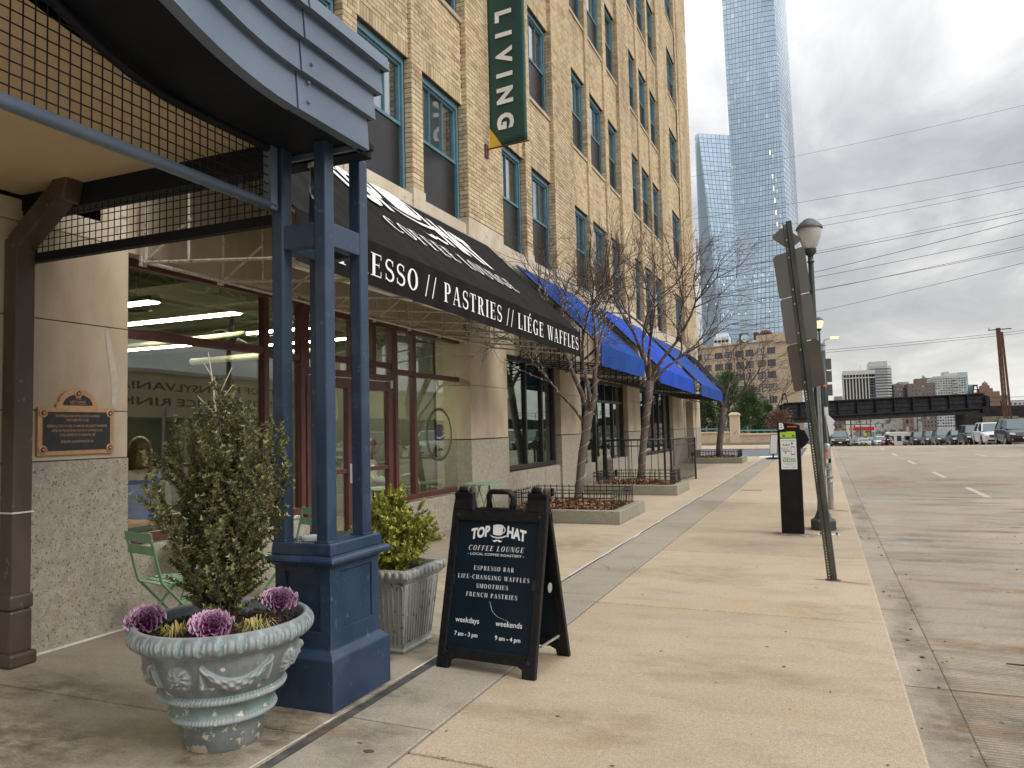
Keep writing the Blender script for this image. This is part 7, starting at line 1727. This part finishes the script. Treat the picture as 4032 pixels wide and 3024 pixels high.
PM('sky_glass', (.30, .42, .50), (.42, .54, .62), .3, .1, .7, stretch=(1, 1, 2)); t = tower('pale_glass_tower', 'pale blue glass tower at the right of the skyline', 46.6, 49.9, 18.5, 'sky_glass', 8, 3, 'sky_glass', Yk=318, wfrac=.9, hfrac=.85)
tower('pale_glass_tower', 'lower pale glass block against the blue glass tower', 50.1, 51.6, 13.8, 'sky_glass', 4, 2, 'sky_glass', Yk=318, wfrac=.85, hfrac=.8)
t = thing('domed_building', 'reddish brown stepped building with a small dome', 'building', (53.5, 305, -8)); mb = MB(); mb.box(50.5, 56.8, 303, 315, -8, 10.6); mb.box(51.4, 55.0, 304, 312, 10.6, 11.8); mb.box(51.9, 54.2, 304.5, 310, 11.8, 12.8); mb.obj('wall', 'brick_red', t); mb = MB(); mb.lathe([(1.0, 12.8), (.95, 13.4), (.6, 13.9), (.12, 14.15), (.05, 14.6), (.001, 14.6)], (53.05, 306, 0), 16); mb.obj('dome', 'brick_red', t, smooth=True)
tower('brown_block', 'small brown block right of the domed building', 56.9, 60, 9.3, 'brick_brown', 3, 4, Yk=308, vis=(5, 99)); tower('white_block', 'low pale block at the right behind the rusty mast', 58, 66, 7.3, 'white_far', 3, 6, Yk=304, vis=(3, 99))
tower('pale_block', 'small tan block left of the striped white tower', 4.6, 7.5, 11.3, 'pale_far', 5, 4, Yk=320, vis=(8, 99))
tower('tile_front_building', 'long white building with dark brick piers and wide windows, seen under the bridge', 7.6, 25.3, 4.4, 'tile_wall', 3, 9, 'lit_glass', Yk=235, dep=15, wfrac=.72, hfrac=.6, vis=(-4.5, 99)) if (PM('tile_wall', (.42, .40, .36), (.12, .10, .09), .9, .8, lo=.52, hi=.56), PM('lit_glass', (.30, .36, .36), (.42, .48, .46), 1, .2)) else 0
tower('brown_block', 'dark brown brick block under the bridge, left of the mural', 3.0, 6.2, 3.0, 'brick_brown', 4, 3, Yk=240, dep=10, vis=(-4.5, 99))
tower('brown_block', 'narrow red brick block beside the long white building', 20.5, 22.6, 4.6, 'brick_red', 4, 2, Yk=228, dep=6, vis=(-4, 99))
tower('red_block', 'red brick building with white window trim beside the stone abutment', 35.3, 40, 3.0, 'brick_red', 3, 3, 'white_far', Yk=240, dep=10, vis=(-3, 99), z0=-6)
tower('white_shed', 'low white building behind the parked cars', 15.2, 20.4, -1.7, 'white_far', 1, 3, 'dark_void', Yk=215, dep=8, z0=-7, vis=(-4.2, 99), hfrac=.7)
t = thing('gabled_house', 'small house with brown gable roof behind the parked cars', 'house', (22, 215, -7)); mb = MB(); mb.box(20.6, 24.5, 213, 220, -7, -3.0); mb.obj('wall', 'pale_far', t); mb = MB(); mb.add([(20.4, 212.8, -3), (24.7, 212.8, -3), (24.7, 220, -3), (20.4, 220, -3), (21.2, 212.8, -1.5), (21.2, 220, -1.5)], [(0, 1, 4), (2, 3, 5), (0, 4, 5, 3), (1, 2, 5, 4), (0, 3, 2, 1)]); mb.obj('roof', 'brick_red', t)
# mural wall
t = thing('mural_wall', 'far wall painted with a bright abstract red, green and yellow mural', 'building', (9.4, 211, -7)); mb = MB(); mb.box(6.95, 12.1, 210, 218, -7, .35); mb.obj('wall', 'white_far', t)
m, tt, b = newmat('mural_paint'); p = objco(tt); v = tt.nodes.new('ShaderNodeTexVoronoi'); v.inputs['Scale'].default_value = 1.5; v.feature = 'F1'; tt.links.new(mapping(tt, p, (1, .1, 1)), v.inputs['Vector']); s_ = tt.nodes.new('ShaderNodeSeparateColor'); tt.links.new(v.outputs['Color'], s_.inputs[0])
sz = tt.nodes.new('ShaderNodeSeparateXYZ'); tt.links.new(p, sz.inputs[0])
c = ramp(tt, s_.outputs[0], [(0, (.04, .12, .09)), (.2, (.08, .25, .2)), (.4, (.5, .08, .06)), (.55, (.55, .42, .08)), (.7, (.5, .45, .4)), (.85, (.12, .16, .35))], 'CONSTANT'); c = mixc(tt, mth(tt, 'GREATER_THAN', sz.outputs[2], -1.0), c, (.42, .02, .03)); tt.links.new(c, b.inputs['Base Color'])
mb = MB(); mb.box(7.05, 11.9, 209.9, 209.98, -3.6, -.05); mb.obj('mural', 'mural_paint', t)
# traffic signals and far poles
for x, z, s, lab in ((2.25, .86, 1, 'left yellow traffic signal hanging on the mast arm, under the bridge'), (3.52, .9, 1, 'right yellow traffic signal hanging on the mast arm, in front of the mural'), (1.93, .42, .6, 'small yellow pedestrian signal left under the bridge'), (2.98, .5, .6, 'small yellow pedestrian signal between the two traffic signals')):
    t = thing('traffic_signal', lab, 'traffic light', (x, 100, z)); mb = MB(); mb.box(x-.10, x+.10, 99.9, 100.1, z-.26*s, z+.26*s); mb.obj('housing', 'yellow_canvas', t); mb = MB(); [mb.lathe([(.001, 0), (.065*s, 0), (.065*s, .05)], (0, 0, 0), 8, M=frame((x, 99.89, z+k*.16*s), (1, 0, 0), (0, 0, 1))) for k in (-1, 0, 1)]; mb.obj('lens', 'dark_void', t)
t = thing('signal_mast', 'dark mast arm carrying the traffic signals under the bridge', 'mast', (.9, 100.2, gz(100))); mb = MB(); mb.tube([(.9, 100.2, gz(100)), (.9, 100.2, 1.1), (5.5, 100.2, 1.0)], .06, 6); mb.obj('arm', 'dark_green_iron', t)
for x, y, h, lab in ((7.9, 190, 6, 'thin dark pole in front of the long white building'), (10.0, 190, 7, 'thin dark pole rising at the right of the mural'), (18.5, 180, 7, 'thin dark pole before the red brick block'), (27, 190, 7, 'thin dark pole in front of the brown apartment house')):
    t = thing('utility_pole', lab, 'pole', (x, y, gz(y))); mb = MB(); mb.tube([(x, y, gz(y)), (x, y, gz(y)+h)], [.14, .09], 6); mb.obj('pole', 'dark_green_iron', t); mb = MB(); mb.box(x-.6, x+.6, y-.05, y+.05, gz(y)+h-.6, gz(y)+h-.5); mb.obj('cross_arm', 'dark_green_iron', t)

# ------------------------------------------------------------------ vehicles
for n_, c_ in (('paint_black', (.012, .013, .015)), ('paint_grey', (.055, .058, .062)), ('paint_white', (.62, .62, .62)), ('paint_navy', (.010, .02, .035)), ('paint_green', (.035, .042, .038)), ('paint_silver', (.28, .29, .30)), ('paint_red', (.25, .02, .02)), ('paint_beige', (.42, .38, .28))):
    m, tt, b = newmat(n_); b.inputs['Base Color'].default_value = (*c_, 1); b.inputs['Roughness'].default_value = .28; b.inputs['Coat Weight'].default_value = .35; b.inputs['Coat Roughness'].default_value = .06; b.inputs['Specular IOR Level'].default_value = .3
    if 'silver' in n_ or 'grey' in n_: b.inputs['Metallic'].default_value = .5
m, tt, b = newmat('car_glass'); b.inputs['Base Color'].default_value = (.10, .125, .13, 1); b.inputs['Roughness'].default_value = .06; b.inputs['Metallic'].default_value = .65
m, tt, b = newmat('headlamp'); b.inputs['Base Color'].default_value = (.75, .78, .8, 1); b.inputs['Roughness'].default_value = .1; b.inputs['Specular IOR Level'].default_value = .9
m, tt, b = newmat('chrome'); b.inputs['Base Color'].default_value = (.6, .6, .6, 1); b.inputs['Metallic'].default_value = 1; b.inputs['Roughness'].default_value = .2
SH = {  # side outline, nose at x=0, tail at x=L: (x, z) lower body deck line then greenhouse
 'suv': dict(L=4.45, W=1.82, H=1.62, hood=.98, deck=1.02, cowl=1.05, roof0=1.65, roof1=3.95, tail=4.35, wb=(.85, 3.55), r=.35),
 'sedan': dict(L=4.4, W=1.68, H=1.33, hood=.82, deck=.92, cowl=1.10, roof0=1.85, roof1=2.95, tail=3.75, wb=(.82, 3.45), r=.31),
 'jeep': dict(L=4.2, W=1.72, H=1.62, hood=1.02, deck=1.04, cowl=1.25, roof0=1.62, roof1=4.0, tail=4.12, wb=(.75, 3.3), r=.35),
 'truck': dict(L=5.2, W=1.9, H=1.75, hood=1.12, deck=1.1, cowl=1.35, roof0=1.95, roof1=3.5, tail=3.75, wb=(.95, 4.1), r=.38)}
def car(kind, lab, x, y, rz, paint, cat='car', detail=True, name='parked_car', group='cars parked along the far kerb', rack=False, grp=True):
    S = SH[kind]; z0 = gz(y)-.145; M = rot(0, 0, rz, (x, y, z0)); t = thing(name, lab, cat, (x, y, z0), rz, group if grp else None); L, W_, H_ = S['L'], S['W'], S['H']
    # local: nose towards -y, length along y; lofted stations (y, z_low, z_belt, half widths)
    st = [(0, .34, .62, .76), (.06, .24, S['hood']*.80, .88), (.28, .20, S['hood']*.91, .97), (S['cowl'], .19, S['hood'], 1.0), (S['cowl']+.6, .19, S['deck'], 1.0), (S['tail']-.2, .20, S['deck'], 1.0), (L-.18, .22, S['deck']*.97, .97), (L, .34, S['deck']*.86, .88)]
    mb = MB(); rings = []
    for (s, zl, zt, hw) in st:
        h = W_/2*hw; rings.append([M @ Vector((xx, s-L/2, zz)) for xx, zz in ((-h*.94, zl), (-h, zl+.14), (-h, (zl+zt)/2+.08), (-h*.95, zt-.06), (-h*.80, zt), (0, zt+.03), (h*.80, zt), (h*.95, zt-.06), (h, (zl+zt)/2+.08), (h, zl+.14), (h*.94, zl))])
    n = 11
    for a, b_ in zip(rings[:-1], rings[1:]): mb.add(a+b_, [(i, i+1, n+i+1, n+i) for i in range(n-1)]+[(n-1, 0, n, 2*n-1)])
    mb.add(rings[0], [tuple(range(n))]); mb.add(rings[-1], [tuple(range(n))]); mb.obj('body', paint, t, smooth=False, bevel=.03)
    rf = MB(); gl = MB(); g0, g1, g2, g3 = S['cowl'], S['roof0'], S['roof1'], S['tail']; hb, ht = W_/2*.86, W_/2*.70; zb_, zt_2 = S['deck']-.01, H_
    B4 = [M @ Vector(v) for v in ((-hb, g0-L/2, zb_), (hb, g0-L/2, zb_), (hb, g3-L/2, zb_), (-hb, g3-L/2, zb_))]; T4 = [M @ Vector(v) for v in ((-ht, g1-L/2, zt_2-.05), (ht, g1-L/2, zt_2-.05), (ht, g2-L/2, zt_2-.05), (-ht, g2-L/2, zt_2-.05))]
    gl.add(B4+T4, [(0, 1, 5, 4), (1, 2, 6, 5), (2, 3, 7, 6), (3, 0, 4, 7)]); gl.obj('windows', 'car_glass', t)
    R4 = [M @ Vector(v) for v in ((-ht*.94, g1+.1-L/2, zt_2), (ht*.94, g1+.1-L/2, zt_2), (ht*.94, g2-.05-L/2, zt_2), (-ht*.94, g2-.05-L/2, zt_2))]
    rf.add(T4+R4, [(4, 5, 6, 7), (0, 1, 5, 4), (1, 2, 6, 5), (2, 3, 7, 6), (3, 0, 4, 7)])
    if detail:
        for i in range(4): rf.bar(B4[i], T4[i], .07, .05)
        for s in (-1, 1):
            for q in ((.5, .5),): 
                a = M @ Vector((s*hb, (g0+g3)/2+.1-L/2, zb_)); b_ = M @ Vector((s*ht, (g1+g2)/2+.05-L/2, zt_2-.04)); rf.bar(a, b_, .08, .05)
    rf.obj('roof', paint, t)
    if rack: mb = MB(); [mb.bar(M @ Vector((s*ht*.85, g1+.3-L/2, zt_2+.06)), M @ Vector((s*ht*.85, g2-.2-L/2, zt_2+.06)), .04) for s in (-1, 1)]; mb.obj('roof_rack', 'steel', t)
    for s in (-1, 1):
        for w in S['wb']:
            mb = MB(); r = S['r']; Mw = M @ Matrix.Translation((s*(W_/2-.11), w-L/2, r)) @ Matrix.Rotation(s*PI/2, 4, 'Y'); mb.lathe([(r*.6, .115), (r*.93, .12), (r, .08), (r, -.09), (r*.6, -.1)], (0, 0, 0), 18, M=Mw); wh = mb.obj('wheel', 'tyre', t, smooth=False)
            if detail:
                mb = MB(); mb.lathe([(.001, .10), (r*.18, .115), (r*.62, .09), (r*.64, .12)], (0, 0, 0), 12, M=Mw); mb.obj('rim', 'chrome', wh)
            mb = MB(); mb.lathe([(r*1.12, .115), (r*1.12, .128), (.001, .128)], (0, 0, 0), 18, M=M @ Matrix.Translation((s*(W_/2-.13), w-L/2, r+.02)) @ Matrix.Rotation(s*PI/2, 4, 'Y')); mb.obj('wheel_arch', 'tyre', t)
    for s in (-1, 1):
        mb = MB(); mb.prism([(s*W_*.28, 0), (s*W_*.45, .03), (s*W_*.46, .14), (s*W_*.30, .11)], M @ frame((0, -L/2+.015, S['hood']*.66), (1, 0, 0), (0, .12, 1)), .06); mb.obj('headlight', 'headlamp', t)
        if detail: mb = MB(); mb.box(s*W_*.5-.02, s*W_*.5+s*.16+.02, g0-L/2+.25, g0-L/2+.38, S['deck']+.0, S['deck']+.14, M); mb.obj('mirror', paint, t, bevel=.02)
        if detail: mb = MB(); mb.lathe([(.001, .03), (.045, .03), (.05, 0)], (0, 0, 0), 10, M=M @ frame((s*W_*.36, -L/2+.03, .38), (1, 0, 0), (0, 0, 1))); mb.obj('fog_lamp', 'headlamp', t)
    mb = MB(); mb.prism([(-W_*.26, 0), (W_*.26, 0), (W_*.30, .17), (-W_*.30, .17)], M @ frame((0, -L/2+.01, S['hood']*.60), (1, 0, 0), (0, .1, 1)), .035); gr = mb.obj('grille', 'meter_black', t)
    if detail: mb = MB(); [mb.prism([(-W_*.27, .02+k*.045), (W_*.27, .02+k*.045), (W_*.27, .034+k*.045), (-W_*.27, .034+k*.045)], M @ frame((0, -L/2+.0, S['hood']*.60), (1, 0, 0), (0, .1, 1)), .045) for k in range(4)]; mb.obj('grille_bar', 'chrome', gr)
    mb = MB(); mb.prism([(-W_*.34, 0), (W_*.34, 0), (W_*.36, .12), (-W_*.36, .12)], M @ frame((0, -L/2+.02, .30), (1, 0, 0), (0, 0, 1)), .04); mb.obj('air_intake', 'meter_black', t)
    mb = MB(); mb.box(-.15, .15, -L/2-.045, -L/2-.035, .42, .53, M); mb.obj('number_plate', 'label_white', t)
    return t
CX = 11.35
car('suv', 'big dark grey SUV with roof rails at the right edge of the photo', CX+.05, 56.6, .0, 'paint_grey', rack=True)
car('suv', 'white SUV between the big dark grey SUV and a black one', CX, 64.2, 0, 'paint_white')
car('suv', 'black SUV parked between the white SUV and the dark blue sedan', CX, 71.2, 0, 'paint_black')
car('sedan', 'dark blue sedan with a wide chrome grille, lowest roof in the row', CX+.05, 79.2, 0, 'paint_navy')
car('suv', 'grey small SUV between the dark blue sedan and the boxy one', CX, 88, 0, 'paint_grey')
car('jeep', 'boxy dark green off-roader with a load on its roof rack', CX, 97.5, 0, 'paint_green', rack=True)
car('truck', 'black pickup truck at the far end of the big parked cars', CX, 109, 0, 'paint_black', cat='truck')
car('sedan', 'silver-blue small car just behind the black pickup', CX, 120, 0, 'paint_silver')
car('suv', 'black SUV alone at the left kerb, facing the camera', 1.52, 84.6, 0, 'paint_black', grp=False)
paints = ['paint_black', 'paint_silver', 'paint_grey', 'paint_white', 'paint_navy', 'paint_beige']
i = 0
FARL = {0: 'red compact car among the distant traffic', 1: 'white car with lit look in the middle of the distant traffic', 2: 'beige van-like car in the distant traffic'}
rf_ = random.Random(8)
for k in range(8):
    for lx in (9.0, 6.0, 3.4):
        yk = 128+k*11+(lx*3) % 6
        if k == 0 and lx < 8: continue
        kind = rf_.choice(['suv', 'sedan', 'suv', 'jeep']); pnt = rf_.choice(paints); lb = 'distant car in the queue of traffic beyond the bridge'
        if i < 3: pnt = ['paint_red', 'paint_white', 'paint_beige'][i]; lb = FARL[i]
        car(kind, lb, lx+rf_.uniform(-.2, .2), yk, rf_.uniform(-.03, .03), pnt, detail=False, name='distant_car', group='distant cars in the queue of traffic'); i += 1
# cars that the shop windows mirror
car('jeep', 'white boxy SUV across the street, mirrored in the cafe door', 11.0, 39.6, 0, 'paint_white', group='cars parked across the street'); car('sedan', 'black sedan across the street, mirrored in the logo window', 11.1, 46.5, 0, 'paint_black', group='cars parked across the street')
car('suv', 'silver SUV across the street, mirrored in the first cafe window', 11.1, 32.5, 0, 'paint_silver', group='cars parked across the street'); car('sedan', 'grey sedan across the street, mirrored at the left of the cafe window', 11.1, 26, 0, 'paint_grey', group='cars parked across the street')
# skating rink across the street (mirrored in the glass)
t = thing('rink_building', 'long low beige building across the street, mirrored in the shop windows', 'building', (24, 38, 0)); mb = MB(); mb.box(22.2, 40, 2, 80, 2.55, 4.95); mb.obj('wall', 'rink_wall', t); mb = MB(); mb.box(26.5, 40, 2, 80, -.1, 2.55); mb.obj('recess_wall', 'dark_void', t); mb = MB(); mb.box(22.1, 22.3, 2, 80, 4.85, 5.05); mb.obj('roof_edge', 'white_far', t)  # recess wall is near-black: the shade inside the recess is put into its colour
mb = MB(); mb.box(26.3, 26.45, 6, 78, .9, 2.3); mb.obj('window_band', 'far_glass', t); mb = MB(); [mb.box(22.35, 22.65, 4+k*5.5, 4.3+k*5.5, 0, 2.55) for k in range(14)]; mb.obj('column', 'rink_wall', t)
mb = MB(); sans(mb, 'UNIVERSITY OF PENNSYLVANIA', (22.19, 35.6, 3.95), (0, -1, 0), (0, 0, 1), .42, .01, .01, width=16.5, shear=0); sans(mb, 'CLASS OF 1923 ICE RINK', (22.19, 34.6, 3.15), (0, -1, 0), (0, 0, 1), .42, .01, .01, width=14.2); mb.obj('lettering', 'dark_void', t, fix=False)
for x, y, lab in ((13.2, 33.5, 'dark pole across the street mirrored in the cafe window'), (13.2, 50, 'second dark pole across the street mirrored in the far shop windows')):
    t = thing('utility_pole', lab, 'pole', (x, y, 0)); mb = MB(); mb.tube([(x, y, -.1), (x+.4, y, 8.5)], [.16, .12], 10); mb.obj('pole', 'meter_black', t, smooth=True)

# ------------------------------------------------------------------ people
def skin_body(name, verts, edges, radii, mat, parent, root=0):
    me = bpy.data.meshes.new(name); me.from_pydata(verts, edges, []); me.materials.append(MATS[mat]); o = mo(name, me, parent)
    o.modifiers.new('skin', 'SKIN').use_smooth_shade = True
    for i, r in enumerate(radii): me.skin_vertices[0].data[i].radius = (r, r)
    me.skin_vertices[0].data[root].use_root = True
    s = o.modifiers.new('sub', 'SUBSURF'); s.levels = 1; s.render_levels = 2
    return o
PM('skin_tone', (.50, .30, .21), (.54, .33, .24), 5, .55); PM('hair_brown', (.13, .07, .035), (.26, .15, .08), 40, .5, stretch=(1, 1, .15)); PM('hoodie_blue', (.02, .09, .50), (.03, .12, .58), 6, .85); PM('hoodie_grey', (.20, .19, .13), (.27, .26, .18), 12, .9); PM('jeans', (.02, .025, .035), (.03, .035, .05), 8, .9); PM('sweater', (.62, .62, .60), (.68, .68, .66), 12, .9)
def seated(lab, x, y, rz, top, sleeve, hood=True, s=.93):
    t = thing('person', lab, 'person', (x, y, .02)); M = rot(0, 0, rz, (x, y, .02)) @ Matrix.Scale(s, 4); q = lambda a: tuple(M @ Vector(a))
    # facing +y locally; seat height .45
    vs = [(0, 0, .52), (0, -.02, .72), (0, -.02, .92), (0, -.01, 1.08), (0, .01, 1.17), (-.10, .0, .5), (-.12, .36, .52), (-.12, .42, .08), (-.12, .52, .04), (.10, .0, .5), (.12, .36, .52), (.12, .42, .08), (.12, .52, .04)]
    body = skin_body('body', [q(v) for v in vs], [(0, 1), (1, 2), (2, 3), (3, 4), (0, 5), (5, 6), (6, 7), (7, 8), (0, 9), (9, 10), (10, 11), (11, 12)], [.13*s, .135*s, .15*s, .10*s, .055*s, .10*s, .075*s, .05*s, .045*s, .10*s, .075*s, .05*s, .045*s], 'skin_tone', t)
    vt = [(0, -.0, .50), (0, -.03, .70), (0, -.03, .90), (0, -.02, 1.05), (-.17, -.01, 1.03), (.17, -.01, 1.03)]
    skin_body('top', [q(v) for v in vt], [(0, 1), (1, 2), (2, 3), (3, 4), (3, 5)], [.15*s, .15*s, .165*s, .12*s, .085*s, .085*s], top, t)
    for sx in (-1, 1):
        va = [(sx*.18, -.01, 1.03), (sx*.235, .02, .80), (sx*.17, .24, .74)]; skin_body('sleeve', [q(v) for v in va], [(0, 1), (1, 2)], [.078*s, .060*s, .045*s], sleeve, t)
        vh = [(sx*.165, .25, .74), (sx*.15, .33, .735)]; skin_body('hand', [q(v) for v in vh], [(0, 1)], [.032*s, .026*s], 'skin_tone', t)
        for k in range(5):
            a = (k-2)*.016; f_ = [(sx*.15+a, .33, .735), (sx*.15+a*1.4, .37, .73), (sx*.15+a*1.5, .395-.006*abs(k-2), .715)]; mb = MB(); mb.tube([q(v) for v in f_], [.009*s, .008*s, .006*s], 6); mb.obj('finger', 'skin_tone', t, smooth=True)
    mb = MB(); Mh = M @ Matrix.Translation((0, .02, 1.30)) @ Matrix.Diagonal((.088, .105, .125, 1)); mb.lathe([(math.sin(b), -math.cos(b)) for b in np.linspace(.02, PI-.02, 14)], (0, 0, 0), 20, M=Mh)
    mb.lathe([(.018, -.02), (.012, .0), (.002, .02)], (0, 0, 0), 8, M=M @ Matrix.Translation((0, .128, 1.29)) @ Matrix.Rotation(-PI/2, 4, 'X')); mb.obj('head', 'skin_tone', t, smooth=True)
    mb = MB()
    for sx in (-1, 1): mb.lathe([(.001, .006), (.010, 0)], (0, 0, 0), 8, M=M @ Matrix.Translation((sx*.034, .112, 1.315)) @ Matrix.Rotation(-PI/2, 4, 'X'))
    mb.box(-.022, .022, .112, .118, 1.238, 1.245, M); mb.obj('face', 'hair_brown', t)
    mb = MB(); Mh = M @ Matrix.Translation((0, -.012, 1.325)) @ Matrix.Diagonal((.104, .112, .125, 1)); mb.lathe([(math.sin(b), -math.cos(b)) for b in np.linspace(1.0, PI-.02, 12)], (0, 0, 0), 24, M=Mh)
    for k in range(90):
        a = PI+random.uniform(-.15, PI+.15); r = .098; p = Vector((r*math.cos(a), -.01+r*math.sin(a), 1.33)); mb.tube([M @ p, M @ (p*1.0+Vector((p.x*.1, -.012, -.12))), M @ (p+Vector((p.x*.05, .0, -.22+random.uniform(-.04, .03))))], [.014, .014, .005], 5)
    mb.obj('hair', 'hair_brown', t, smooth=True)
    if hood:
        mb = MB(); mb.tube([M @ Vector((.13*math.cos(a), .0+.10*math.sin(a), 1.10+.03*math.cos(a*2)+(-.02 if math.sin(a) < 0 else .02))) for a in np.linspace(0, 2*PI, 17)], .045*s, 8, False); mb.obj('hood', sleeve, t, smooth=True)
    mb = MB(); mb.tube([M @ Vector((-.105, .0, .51)), M @ Vector((-.125, .37, .53)), M @ Vector((-.125, .43, .12))], [.112, .085, .062], 10); mb.tube([M @ Vector((.105, .0, .51)), M @ Vector((.125, .37, .53)), M @ Vector((.125, .43, .12))], [.112, .085, .062], 10); mb.obj('trousers', 'jeans', t, smooth=True)
    ch = thing('cafe_chair', 'dark cafe chair under '+('the person in the blue hoodie' if hood else 'the person in white'), 'chair', (x, y, .02)); mb = MB(); mb.box(-.2, .2, -.2, .2, .36, .40, M); mb.obj('seat', 'wood_fan', ch); 
    for sx in (-1, 1):
        for sy in (-1, 1): mb = MB(); mb.bar(M @ Vector((sx*.17, sy*.17, .36)), M @ Vector((sx*.19, sy*.19, 0)), .025); mb.obj('leg', 'wood_fan', ch)
    mb = MB(); mb.box(-.19, .19, -.235, -.21, .45, .62, M); mb.obj('backrest', 'wood_fan', ch)
    return t
seated('person with long brown hair in a blue hoodie, seated with back to the cafe window', -6.05, 5.28, .9, 'hoodie_blue', 'hoodie_grey', s=1.0)
seated('person in a white sweater seated behind the mug logo window', -6.35, 9.75, -1.0, 'sweater', 'sweater', hood=False)
# motorcyclist in the road, far away
t = thing('motorcycle', 'dark motorcycle in the road in front of the parked pickup', 'motorcycle', (7.6, 108, gz(108)-.145)); x, y, z = 7.6, 108, gz(108)-.145
for s in (-.62, .62): mb = MB(); mb.lathe([(.2, .05), (.31, .04), (.31, -.04), (.2, -.05)], (0, 0, 0), 14, M=frame((x, y+s, z+.31), (0, 1, 0), (0, 0, 1))); mb.obj('wheel', 'tyre', t)
mb = MB(); mb.box(x-.14, x+.14, y-.4, y+.45, z+.4, z+.8); mb.box(x-.3, x+.3, y-.5, y-.46, z+.95, z+1.0); mb.obj('frame', 'meter_black', t, bevel=.04); mb = MB(); mb.lathe([(.001, .05), (.08, .04), (.09, 0)], (0, 0, 0), 10, M=frame((x, y-.52, z+.8), (1, 0, 0), (0, 0, 1))); mb.obj('headlight', 'headlamp', t)
t = thing('person', 'motorcycle rider in dark clothes with a white helmet, far down the road', 'person', (x, y, z))
skin_body('body', [(x, y+.1, z+.85), (x, y, z+1.15), (x, y-.02, z+1.35), (x-.2, y-.02, z+1.33), (x-.28, y-.25, z+1.1), (x-.25, y-.45, z+1.0), (x+.2, y-.02, z+1.33), (x+.28, y-.25, z+1.1), (x+.25, y-.45, z+1.0), (x-.2, y-.15, z+.7), (x-.22, y+.05, z+.3), (x+.2, y-.15, z+.7), (x+.22, y+.05, z+.3)], [(0, 1), (1, 2), (2, 3), (3, 4), (4, 5), (2, 6), (6, 7), (7, 8), (0, 9), (9, 10), (0, 11), (11, 12)], [.15, .16, .14, .09, .06, .045, .09, .06, .045, .09, .06, .09, .06], 'jeans', t)
mb = MB(); mb.lathe([(math.sin(b)*.14, z+1.58-.15*math.cos(b)) for b in np.linspace(.02, PI-.02, 9)], (x, y-.05, 0), 12); mb.obj('helmet', 'label_white', t, smooth=True)
